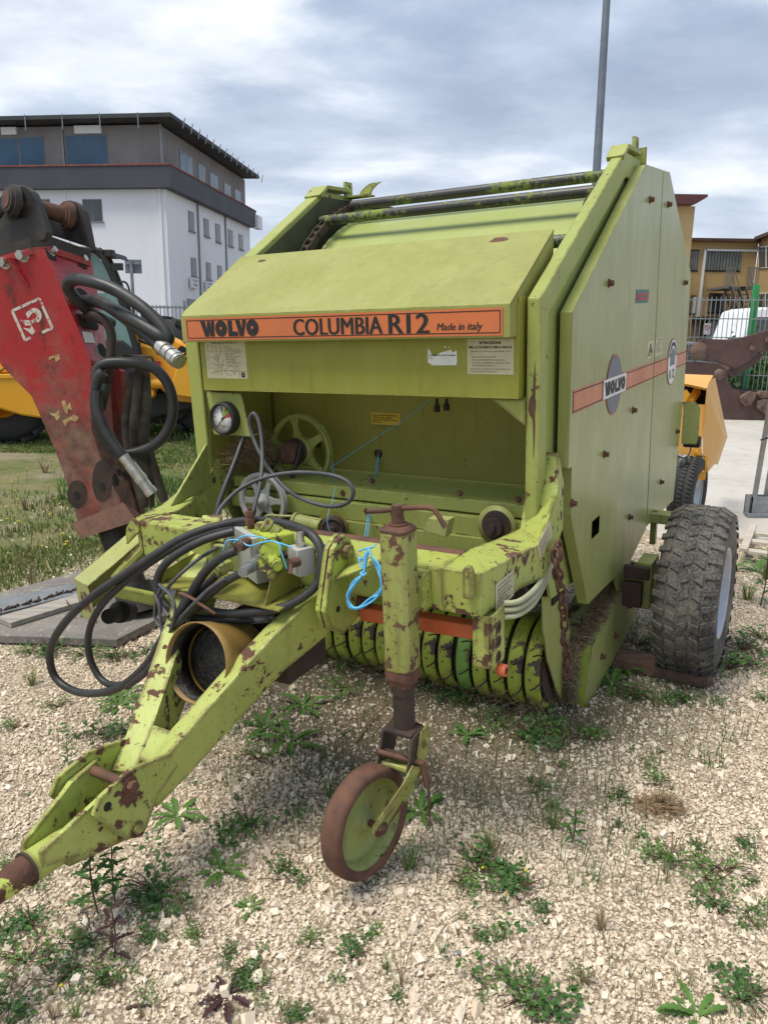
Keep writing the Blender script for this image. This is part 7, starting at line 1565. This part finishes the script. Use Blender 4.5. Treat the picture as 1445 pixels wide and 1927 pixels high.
def stones(xs, ys, rr_, base_v, base_f, jit=.28):
    n = len(xs); nv = len(base_v); v = base_v[None] * (1 + rng.normal(0, jit, (n, nv, 1))) + rng.normal(0, .12, (n, nv, 3)); v *= rng.uniform(.65, 1.25, (n, 1, 3)); v[:, :, 2] *= .8
    q4 = rng.normal(0, 1, (n, 4)); q4 /= np.linalg.norm(q4, axis=1)[:, None]; a, b, c, d = q4.T
    Rm = np.stack([1 - 2 * (c * c + d * d), 2 * (b * c - a * d), 2 * (b * d + a * c), 2 * (b * c + a * d), 1 - 2 * (b * b + d * d), 2 * (c * d - a * b), 2 * (b * d - a * c), 2 * (c * d + a * b), 1 - 2 * (b * b + c * c)], 1).reshape(n, 3, 3)
    v = np.einsum('nij,nkj->nki', Rm, v) * rr_[:, None, None]; v[:, :, 0] += xs[:, None]; v[:, :, 1] += ys[:, None]; v[:, :, 2] += rr_[:, None] * rng.uniform(.15, .75, (n, 1))
    return v.reshape(-1, 3), (base_f[None] + (np.arange(n) * nv)[:, None, None]).reshape(-1, 3)
def scatter(y0, y1, dens, rmin, rmax):
    hw_ = .62 * y1 + 1.0; area = (y1 - y0) * 2 * hw_; n = int(area * dens); x = rng.uniform(-hw_, hw_, n); y = rng.uniform(y0, y1, n); k = (np.abs(x) < .62 * y + .55 + .4 * rng.random(n)); x, y = x[k], y[k]
    gd_ = grassd(x, y); thin = fbm(x, y, 2.2, 11); uw_ = MM @ Vector((.1, .55, 0)); thin = np.maximum(thin, .54 + np.clip((1.2 - np.hypot(x - uw_.x, y - uw_.y) + (fbm(x, y, 2.0, 61) - .5) * 1.2) * .5, 0, .3)); k = (rng.random(len(x)) > np.clip(gd_ * 1.2 + .4, 0, .93)) & (rng.random(len(x)) > np.clip((thin - .54) * 3.5, 0, .75)) & ~((x > 2.1) & (y > yj[0] - .02))
    x, y = x[k], y[k]; r_ = np.clip(rng.lognormal(math.log(rmin * 1.25), .46, len(x)), rmin * .5, rmax); return x, y, r_
q = NT('gravel_stone'); ge = q.n('ShaderNodeNewGeometry'); ri = ge.outputs['Random Per Island']
cr_ = q.n('ShaderNodeValToRGB'); q.set(cr_.inputs[0], ri); el_ = cr_.color_ramp.elements; el_[0].position = 0; el_[0].color = (.68, .57, .43, 1); el_[1].position = 1; el_[1].color = (.90, .84, .73, 1)
for p_, c_ in ((.2, (.82, .73, .59, 1)), (.45, (.88, .80, .67, 1)), (.62, (.77, .67, .53, 1)), (.70, (.50, .41, .32, 1)), (.76, (.84, .75, .61, 1)), (.95, (.72, .58, .45, 1))): e__ = el_.new(p_); e__.color = c_
M['stone'] = q.fin(q.mix(q.rng(q.noise(160, 4, .7), .3, .75), cr_.outputs[0], (.62, .52, .40)), .9, 0, q.bump(q.noise(220, 4, .7), .35, .002), .2)
Vs, Fs, o_n = [], [], 0
for (y0, y1, dens, rmin, rmax, base_) in ((1.0, 1.75, 15500, .0034, .0105, 'o'), (1.75, 2.5, 15500, .0033, .010, 'o'), (2.5, 3.4, 11500, .0036, .010, 'o'), (3.4, 4.6, 6500, .0042, .011, 'o'), (4.6, 6.8, 1600, .0055, .013, 'o')):
    x, y, r_ = scatter(y0, y1, dens, rmin, rmax); v, f_ = stones(x, y, r_, *((cubev, cubef) if base_ == 'c' else (octv, octf))); Vs.append(v); Fs.append(f_ + o_n); o_n += len(v)
x, y, r_ = scatter(1.0, 3.6, 220, .0085, .015); v, f_ = stones(x, y, r_, cubev, cubef, .18); Vs.append(v); Fs.append(f_ + o_n); o_n += len(v)
go = fast_mesh('gravel', np.concatenate(Vs), np.concatenate(Fs), M['stone']); tag(go, 'pale cream crushed limestone gravel spread over the ground', 'gravel')
# single larger stones one can point at
rocks = [(322, 1560, .020, 'white rounded stone beside the drawbar hitch'), (960, 1428, .022, 'pale blocky stone in front of the pickup'), (1238, 1768, .018, 'pinkish flat stone in the lower right gravel'), (862, 1795, .009, 'dark slate chip among the pale gravel'), (1130, 1790, .012, 'brown wedge shaped stone near the bottom right'), (350, 1866, .015, 'long pale stone near the bottom left'), (486, 1840, .020, 'tall pointed pale stone at the bottom centre'), (780, 1908, .014, 'smooth cream stone at the bottom edge'), (1300, 1600, .015, 'off-white stone by the sprawling weed on the right'), (98, 1745, .012, 'grey-white stone near the left edge weeds'), (690, 1690, .014, 'cream stone in front of the castor wheel'), (560, 1545, .013, 'angular pale stone left of the castor wheel'), (1100, 1905, .016, 'cream lump by the bottom right weed')]
ico = bmesh.new(); bmesh.ops.create_icosphere(ico, subdivisions=2, radius=1); iv = np.array([v.co[:] for v in ico.verts]); ifc = [tuple(v.index for v in f.verts) for f in ico.faces]; ico.free()
for px_, py_, r0_, lab in rocks:
    p = g(px_, py_); dirs = rng.normal(0, 1, (9, 3)); dirs /= np.linalg.norm(dirs, axis=1)[:, None]; v = iv.copy()
    for d_ in dirs: t = v @ d_; v -= np.outer(np.clip(t - rng.uniform(.55, .8), 0, 1), d_)
    v *= np.array([rng.uniform(.9, 1.3), rng.uniform(.8, 1.1), rng.uniform(.6, .9)]) * r0_; b = MB(); b.add([tuple(Vector(a) + p + Vector((0, 0, r0_ * .35))) for a in v], ifc)
    solo('stone', b, M['slate'] if 'slate' in lab else M['stone'], lab, 'stone', p) if 'slate' not in lab else solo('stone', b, M['decal_gr'], lab, 'stone', p)
# grass: blades in the rough ground on the left
def blades(n, xf_, hmin, hmax, wd_=.0035):
    x, y = xf_(n); n = len(x); a = rng.uniform(0, 2 * PI, n); h_ = rng.uniform(hmin, hmax, n) * (.6 + .8 * fbm(x, y, 1.3, 21)); ln = rng.uniform(.1, .6, n) * h_; la = rng.uniform(0, 2 * PI, n); wv_ = wd_ * (1 + y * .12)
    dx_, dy_ = np.cos(a) * wv_, np.sin(a) * wv_; lx, ly = np.cos(la) * ln, np.sin(la) * ln
    V = np.stack([np.stack([x - dx_, y - dy_, np.zeros(n)], 1), np.stack([x + dx_, y + dy_, np.zeros(n)], 1), np.stack([x + dx_ * .7 + lx * .35, y + dy_ * .7 + ly * .35, h_ * .6], 1), np.stack([x - dx_ * .7 + lx * .35, y - dy_ * .7 + ly * .35, h_ * .6], 1), np.stack([x + lx, y + ly, h_], 1)], 1)
    F3 = np.array([(0, 1, 2), (0, 2, 3), (3, 2, 4)]); return V.reshape(-1, 3), (F3[None] + (np.arange(n) * 5)[:, None, None]).reshape(-1, 3)
def xf_grass(n):
    y = rng.uniform(2.3, 12.5, n); x = -(.60 * y + 1.0) + rng.uniform(0, 1, n) * (.60 * y + 1.0 + .1 * y); gd_ = grassd(x, y); den = fbm(x, y, .9, 31)
    k = (gd_ > rng.uniform(-.1, .7, n)) & (rng.random(n) < np.clip((den - .36) * 4.2, .05, 1)) & ~((y > 7.2) & (x < -2.6) & (y < 9.5)); return x[k], y[k]
v, f_ = blades(210000, xf_grass, .012, .05, .003); M['grass2'] = leafm('lush_grass', (.085, .19, .035), (.20, .29, .08)); go = fast_mesh('grass', v, f_, M['grass']); tag(go, 'patchy short grass on the left behind the breaker', 'grass')
def xf_tall(n):
    y = rng.uniform(5.9, 12, n); x = rng.uniform(-.44, .0, n) * y; e_ = np.minimum((x / y + .40) * 6, (y - 6.1) * .7); k = rng.random(n) < np.clip(np.minimum(e_, 1) * .8 + (fbm(x, y, 1.6, 81) - .55) * 4, 0, 1); return x[k], y[k]
v, f_ = blades(20000, xf_tall, .05, .17, .0035); go = fast_mesh('grass', v, f_, M['grass2']); tag(go, 'taller greener grass between the breaker strap and the baler', 'grass')
def xf_sparse(n):
    y = rng.uniform(1.1, 5.5, n); x = rng.uniform(-1, 1, n) * (.6 * y + .4); d_ = fbm(x, y, 2.6, 41); k = (rng.random(n) < np.clip((d_ - .56) * 5, 0, 1)) & ~((x > 2.1) & (y > yj[0])); return x[k], y[k]
v, f_ = blades(16000, xf_sparse, .015, .06, .0012); go = fast_mesh('grass', v, f_, M['grass']); tag(go, 'thin scattered grass sprouting through the gravel', 'grass')
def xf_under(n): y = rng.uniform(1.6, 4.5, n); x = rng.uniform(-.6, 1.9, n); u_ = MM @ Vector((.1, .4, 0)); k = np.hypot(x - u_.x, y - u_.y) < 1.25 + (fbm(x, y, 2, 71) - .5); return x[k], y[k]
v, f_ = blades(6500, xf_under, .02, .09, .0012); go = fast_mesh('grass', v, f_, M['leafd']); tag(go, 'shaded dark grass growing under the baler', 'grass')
v, f_ = blades(9000, xf_sparse, .01, .05, .0008); go = fast_mesh('dry_stalks', v, f_, M['dry']); tag(go, 'fine dead stalks and litter lying in the gravel', 'dry stalks')
# little leaves of ground cover
def leaf_cloud(x, y, z, s_, up=.75):
    n = len(x); nrm = rng.normal(0, 1, (n, 3)) * (1 - up); nrm[:, 2] += up; nrm /= np.linalg.norm(nrm, axis=1)[:, None]; u = np.cross(nrm, rng.normal(0, 1, (n, 3))); u /= np.linalg.norm(u, axis=1)[:, None]; w_ = np.cross(nrm, u)
    P_ = np.stack([x, y, z], 1); s_ = s_[:, None]; V = np.stack([P_ - u * s_, P_ - u * s_ * .2 - w_ * s_ * .6 + nrm * s_ * .12, P_ + u * s_ * .65 - w_ * s_ * .45, P_ + u * s_, P_ + u * s_ * .65 + w_ * s_ * .45, P_ - u * s_ * .2 + w_ * s_ * .6 + nrm * s_ * .12], 1)
    F_ = np.array([(0, 1, 5), (1, 2, 5), (2, 4, 5), (2, 3, 4)]); return V.reshape(-1, 3), (F_[None] + (np.arange(n) * 6)[:, None, None]).reshape(-1, 3)
def np2mb(v, f_): b = MB(); b.v = [tuple(a) for a in v]; b.f = [tuple(int(i) for i in a) for a in f_]; b.sm = [False] * len(b.f); return b
# prototypes in local space (unit: metres)
def proto_clover(n, rad, h_, sl, seed):
    c = rng.normal(0, rad * .5, (max(3, n // 22), 2)); ci = rng.integers(0, len(c), n); x = c[ci, 0] + rng.normal(0, rad * .22, n); y = c[ci, 1] + rng.normal(0, rad * .22, n); hh = (.35 + .65 * rng.random(len(c)))[ci] * h_
    z = hh * np.sqrt(rng.random(n)) ; return np2mb(*leaf_cloud(x, y, z, rng.uniform(.6, 1.3, n) * sl))
def stems_of(n, rad, h_, r_=.0012):
    b = MB()
    for i in range(n):
        a = rng.uniform(0, 2 * PI); d_ = Vector((math.cos(a), math.sin(a), 0)); L = rng.uniform(.4, 1) * rad; b.tube([Vector((0, 0, 0)), d_ * L * .5 + Vector((0, 0, h_ * rng.uniform(.2, .6))), d_ * L + Vector((0, 0, h_ * rng.uniform(.1, 1)))], r_, 4, 3)
    return b
def lobed_leaf(L, wd_, lobes=5, rise=.5):
    b = MB(); n = lobes * 2 + 2; pts_l, pts_r = [], []
    for i in range(n + 1):
        t = i / n; env = math.sin(PI * min(1, t * .92 + .08)) ** .7 * (.35 + .65 * t); wv_ = wd_ * env * (1 if i % 2 else .55); x = L * t; z = L * rise * (t - t * t * .75)
        pts_l.append((x, wv_, z + wv_ * .25)); pts_r.append((x, -wv_, z + wv_ * .25))
    mid = [(L * i / n, 0, L * rise * (i / n - (i / n) ** 2 * .75)) for i in range(n + 1)]
    vs = pts_l + mid + pts_r; m_ = n + 1; b.add(vs, [(i, i + 1, m_ + i + 1, m_ + i) for i in range(n)] + [(m_ + i, m_ + i + 1, 2 * m_ + i + 1, 2 * m_ + i) for i in range(n)]); return b
clov = []
for k in range(4): 
    me_ = proto_clover((90, 130, 170, 120)[k], .085, .05, (.0075, .006, .0085, .0065)[k], k).mesh('foliage'); me_.materials.append(M['leaf'] if k % 2 else M['leafd']); st_ = stems_of(16, .09, .05).mesh('stems'); st_.materials.append(M['stem']); clov.append((me_, st_))
lf_me = []
for k in range(3): me_ = lobed_leaf(.085, .016, 5, (.35, .6, .9)[k]).mesh('leaf'); me_.materials.append(M['leaf']); lf_me.append(me_)
lf_pu = lf_me[0].copy(); lf_pu.materials.clear(); lf_pu.materials.append(M['leafp'])
def tuft_mesh(n, h_, mt):
    b = MB()
    for i in range(n):
        a = rng.uniform(0, 2 * PI); d_ = Vector((math.cos(a), math.sin(a), 0)); s_ = d_.cross(Vector((0, 0, 1))) * .0016; L = rng.uniform(.5, 1) * h_; o = d_ * rng.uniform(0, .012); m1 = o + d_ * L * .2 + Vector((0, 0, L * .6)); m2 = o + d_ * L * rng.uniform(.3, .8) + Vector((0, 0, L * rng.uniform(.7, 1)))
        b.add([o - s_, o + s_, m1 + s_ * .8, m1 - s_ * .8, m2], [(0, 1, 2, 3), (3, 2, 4)])
    me_ = b.mesh('blades'); me_.materials.append(mt); return me_
tufts = [tuft_mesh(34, .10, M['grass']), tuft_mesh(24, .14, M['leaf']), tuft_mesh(30, .09, M['dry'])]
def upright(h_, nleaf, lw, mt='leafd', stem='stem'):
    s_ = MB().tube([(0, 0, 0), (h_ * .04, .005, h_ * .5), (h_ * .02, 0, h_)], .0022, 5, 3); 
    for i in range(4): a = rng.uniform(0, 2 * PI); z = h_ * (.3 + .15 * i); s_.tube([(0, 0, z), (math.cos(a) * .03, math.sin(a) * .03, z + .02)], .0013, 4, 1)
    lv = MB()
    for i in range(nleaf):
        t = .15 + .85 * i / nleaf; a = i * 2.4; l_ = lobed_leaf(lw * (1.2 - .6 * t), lw * .2, 4, .3); l_.xf(Matrix.Translation((0, 0, h_ * t)) @ Matrix.Rotation(a, 4, 'Z')); lv.add(l_.v, l_.f)
    a_, b_ = s_.mesh('stem'), lv.mesh('foliage'); a_.materials.append(M[stem]); b_.materials.append(M[mt]); return a_, b_
upr = [upright(.20, 16, .06), upright(.13, 14, .05), upright(.16, 12, .055, 'leafp')]
def bare(h_):
    b = MB()
    for i in range(7): a = rng.uniform(0, 2 * PI); L = h_ * rng.uniform(.6, 1); b.tube([(0, 0, 0), (math.cos(a) * L * .12, math.sin(a) * L * .12, L * .5), (math.cos(a) * L * .35, math.sin(a) * L * .35, L)], .0013, 4, 3)
    me_ = b.mesh('stems'); me_.materials.append(M['dry']); return me_
bares = [bare(.14), bare(.2)]
def plant(kind, px_, py_, sc, lab, grp=None, z=0):
    p = g(px_, py_, z); nm = {'c': 'clover_weed', 'r': 'rosette_weed', 'p': 'rosette_weed', 't': 'grass_tuft', 'd': 'dry_weed', 'u': 'upright_weed', 'v': 'upright_weed', 'b': 'dry_weed'}[kind]
    t = thing(nm, lab, 'weed' if kind not in 'td' else 'grass tuft', loc=p, rz=rng.uniform(0, 6.28), group=grp); t.scale = (sc,) * 3
    def ch(n_, me_): o = link(bpy.data.objects.new(n_, me_), t); return o
    if kind == 'c': a_, b_ = clov[rng.integers(0, 4)]; ch('foliage', a_); ch('stems', b_)
    elif kind in 'rp':
        for k in range(9): o = ch('leaf', lf_pu if kind == 'p' else lf_me[k % 3]); o.rotation_euler = (0, 0, k * 2.4 + rng.uniform(-.3, .3)); s_ = rng.uniform(.7, 1.15); o.scale = (s_, s_, s_)
    elif kind == 't': ch('blades', tufts[rng.integers(0, 2)])
    elif kind == 'd': ch('blades', tufts[2])
    elif kind in 'uv': a_, b_ = upr[rng.integers(0, 2) if kind == 'u' else 2]; ch('stem', a_); ch('foliage', b_)
    elif kind == 'b': ch('stems', bares[rng.integers(0, 2)])
    return t
PLN = [('c', 40, 1600 + 60, .8, 'clover patch under the rusty tongue end at the left edge'), ('c', 50, 1810, 1.05, 'big clover patch in the bottom left corner'), ('c', 110, 1850, .85, 'leafy clover right of the corner patch'), ('c', 20, 1895, 1.0, 'dense clover at the very bottom left'), ('c', 60, 1740, .9, 'small clover tuft above the corner patch'),
 ('u', 185, 1720, 1.2, 'tall red stemmed weed left of the big clover'), ('u', 218, 1700, .9, 'shorter red stemmed weed beside the tall one'), ('c', 175, 1770, .9, 'low clover at the foot of the red stemmed weed'), ('c', 290, 1680, 1.25, 'round leafy weed below the drawbar hitch'), ('v', 215, 1808, 1.0, 'purple leaved upright weed in the lower left'), ('c', 205, 1838, .8, 'small green weed at the foot of the purple one'),
 ('r', 335, 1538, 1.15, 'dandelion rosette beside the white rounded stone'), ('r', 420, 1640, 1.0, 'small rosette between hitch and castor wheel'), ('b', 355, 1740, 1.1, 'dead twiggy weed in the lower middle left'), ('c', 380, 1765, .55, 'tiny weed beside the dead twigs'), ('p', 428, 1872, .9, 'small purple rosette near the bottom'), ('r', 470, 1710, .6, 'reddish seedling left of the castor wheel'),
 ('c', 470, 1560, 1.15, 'loose clover patch below the left castor side'), ('c', 530, 1655, .9, 'sprig of weed in front of the castor wheel'), ('c', 485, 1430, 1.0, 'dense low weed in front of the baler on the left'), ('r', 545, 1400, 1.6, 'large dark weed rosette under the drawbar'), ('r', 570, 1330, 1.5, 'broad weed in the shade behind the drawbar arm'), ('c', 640, 1300, 1.3, 'clover growing right under the pickup bands'), ('c', 650, 1250, 1.3, 'taller leafy weed touching the pickup bands'), ('r', 500, 1370, 1.3, 'shaded rosette near the drawbar'),
 ('r', 790, 1530, 1.3, 'bright green rosette right of the castor wheel'), ('t', 770, 1640, 1.1, 'pale grass tuft at the right foot of the castor wheel'), ('c', 830, 1290, 1.2, 'round leaved weed behind the jack tube'), ('c', 870, 1320, 1.1, 'leafy clump under the fresh green band'), ('r', 880, 1385, 1.1, 'jagged weed in front of the pickup middle'), ('c', 930, 1360, 1.1, 'leafy clump below the pickup bands'), ('c', 1000, 1385, 1.3, 'lush clover in front of the casing nose'), ('c', 1070, 1390, 1.5, 'thick clover under the casing nose'), ('c', 1120, 1378, 1.2, 'clover spreading right of the casing nose'), ('r', 1150, 1290, 1.5, 'long leaved weed beside the plank'), ('r', 1170, 1265, 1.3, 'weed growing over the plank end'),
 ('u', 1075, 1590, 1.0, 'tall dark weed in the right gravel'), ('t', 1040, 1560, 1.0, 'grass tuft behind the tall dark weed'), ('c', 900, 1640, 1.3, 'thin clover mat in the central gravel'), ('c', 960, 1680, 1.1, 'low weed mat right of the central one'), ('c', 860, 1660, .9, 'small yellow flowering weed'), ('t', 920, 1600, .9, 'wispy grass in the central gravel'), ('d', 1240, 1518, 1.0, 'heap of dry brown straw on the gravel'), ('d', 1255, 1525, .9, 'dry straw beside the straw heap'), ('c', 1160, 1500, .7, 'small weed left of the straw heap'), ('c', 1235, 1480, .8, 'small weed behind the straw heap'),
 ('c', 1260, 1620, 1.0, 'left lobe of the sprawling weed on the right'), ('c', 1320, 1655, 1.15, 'middle of the sprawling weed on the right'), ('c', 1360, 1640, 1.0, 'right lobe of the sprawling weed on the right'), ('c', 1345, 1700, .8, 'lower lobe of the sprawling weed on the right'), ('c', 960, 1850, .9, 'weed near the bottom centre'), ('c', 1000, 1890, 1.1, 'larger weed at the bottom centre'), ('b', 755, 1860, .9, 'bare branching sprig at the bottom'), ('d', 1100, 1850, .8, 'dry tuft near the bottom right'), ('c', 1395, 1880, .9, 'dark leaf weed near the bottom right corner'), ('r', 1310, 1915, 1.0, 'pale rosette at the bottom right'), ('d', 1130, 1750, .9, 'dry tuft above the wedge stone'), ('c', 695, 1745, .6, 'weed tuft at the bottom middle'), ('c', 660, 1800, .6, 'tiny weed in the bottom middle'),
 ('c', 1390, 1225, 1.8, 'dense clover right of the big muddy wheel'), ('c', 1425, 1255, 1.9, 'thick clover at the right edge by the wheel'), ('c', 1370, 1260, 1.5, 'clover in front of the silver rim'), ('c', 1435, 1205, 1.6, 'clover mass behind the right edge patch'), ('u', 1430, 1140, 1.8, 'leafy stalks at the right edge above the clover'), ('t', 1405, 1130, 1.7, 'tall grass right of the muddy wheel'), ('r', 1425, 1075, 2.2, 'long leaved weed in front of the pallet'), ('t', 1440, 1090, 1.8, 'grass in front of the pallet at the edge'), ('c', 1290, 1320, 1.0, 'weed in front of the plank end'), ('c', 1220, 1320, 1.2, 'weed patch below the plank'), ('c', 1190, 1310, 1.0, 'small weed left of the plank patch'), ('c', 1250, 1235, 1.2, 'shaded weed under the axle'), ('c', 1200, 1215, 1.4, 'leafy weed between casing and wheel'), ('r', 1250, 1180, 1.3, 'green weed under the axle bracket'), ('c', 1440, 1320, .9, 'low weed at the right edge'),
 ('c', 100, 1225, 1.1, 'weeds along the front of the grey board'), ('c', 160, 1235, 1.2, 'clover under the board edge on the left'), ('c', 215, 1245, 1.3, 'clover in front of the board corner'), ('c', 280, 1225, 1.1, 'clover right of the board corner'), ('c', 60, 1230, .9, 'weed at the left end of the board'), ('b', 150, 1180, 1.6, 'bare brown stalks rising in front of the board'), ('b', 60, 1110, 1.9, 'thin dead stalks at the far left'), ('r', 225, 1330, 1.2, 'spiky weed left of the left drawbar arm'), ('c', 200, 1385, 1.2, 'low weed left of the drawbar'), ('r', 235, 1310, 1.2, 'thistle rosette beside the hoses'), ('c', 110, 1330, .8, 'small weed in the left gravel'), ('t', 60, 1290, 1.0, 'grass tuft in the left gravel'), ('c', 30, 1370, .7, 'tiny weed at the left edge'), ('t', 290, 1375, 1.0, 'grass inside the drawbar fork'),
 ('t', 120, 940, 1.8, 'tall seeding grass beside the foot of the breaker'), ('d', 50, 960, 1.8, 'dry grass left of the breaker'), ('d', 85, 890, 2.2, 'dead stalks in front of the loader wheel'), ('u', 130, 1450, .6, 'seedling beside the drawbar tongue'), ('t', 620, 1500, .8, 'short grass left of the castor fork'), ('c', 1010, 1480, .6, 'small weed in front of the casing'), ('c', 1025, 1520, .6, 'tiny weed in the right gravel')]
for a in PLN: plant(*a)
# extra seedlings nobody needs to tell apart
for i in range(150):
    px_, py_ = rng.uniform(0, 1445), rng.uniform(1380, 1925)
    p = g(px_, py_); 
    if fbm(np.array([p.x]), np.array([p.y]), 2.4, 51)[0] < .46: continue
    k = 'ctcdc'[rng.integers(0, 5)]; plant(k, px_, py_, rng.uniform(.25, .55), {'c': 'tiny green weed seedling in the gravel', 't': 'tiny grass shoot in the gravel', 'd': 'tiny dry tuft in the gravel'}[k], {'c': 'weed seedlings in the gravel', 't': 'grass shoots in the gravel', 'd': 'dry tufts in the gravel'}[k])
# yellow flowers in the grass
for i in range(60):
    px_, py_ = (rng.uniform(285, 400), rng.uniform(810, 900)) if i < 40 else (rng.uniform(0, 130), rng.uniform(870, 1080)); p = g(px_, py_); zf_ = rng.uniform(.06, .16); b = MB().tube([p, p + Vector((.01, 0, zf_))], .002, 4, 1); 
    fl_ = thing('yellow_flower', 'small yellow flower in the grass', 'flower', loc=p, group='yellow flowers in the grass'); part('stem', b, M['leaf'], fl_, world=True); part('bloom', MB().cyl(p + Vector((.01, 0, zf_)), p + Vector((.01, 0, zf_ + .006)), .011, seg=8), M['petal'], fl_, world=True)
for px_, py_ in ((868, 1605), (890, 1612), (905, 1650), (985, 1655), (115, 1875), (950, 1700)):
    p = g(px_, py_); fl_ = thing('yellow_flower', 'small yellow flower among the foreground gravel weeds', 'flower', loc=p, group='yellow flowers in the foreground'); part('stem', MB().tube([p, p + Vector((.003, 0, .03))], .001, 4, 1), M['leaf'], fl_, world=True); part('bloom', MB().cyl(p + Vector((.003, 0, .03)), p + Vector((.003, 0, .033)), .0045, seg=8), M['petal'], fl_, world=True)
# heap of dry straw on the gravel
hp_ = g(1240, 1522); solo('straw_heap', straws(260, lambda: hp_ + Vector((rng.normal(0, .035), rng.normal(0, .025), abs(rng.normal(0, .012)))), (.04, .12), .0012, .3), M['straw'], 'little heap of dry brown straw on the right gravel', 'straw', hp_, kind='stuff')
# twigs
for pts_, lab in (([(670, 1395, .01), (700, 1350, .02), (735, 1318, .03), (745, 1300, .04)], 'curved dead branch on the gravel left of the jack tube'), ([(238, 1898, .004), (262, 1892, .008), (285, 1894, .004)], 'short dark stick at the bottom left'), ([(676, 1370, .01), (678, 1320, .06), (680, 1290, .12)], 'thin upright twig beside the curved branch')):
    P_ = [g(a, b_, z) for a, b_, z in pts_]; solo('twig', MB().tube(P_, .004 if 'thin' not in lab else .002, 6, 4), M['dry'] if 'dark' not in lab else M['rustdk'], lab, 'twig', P_[0])
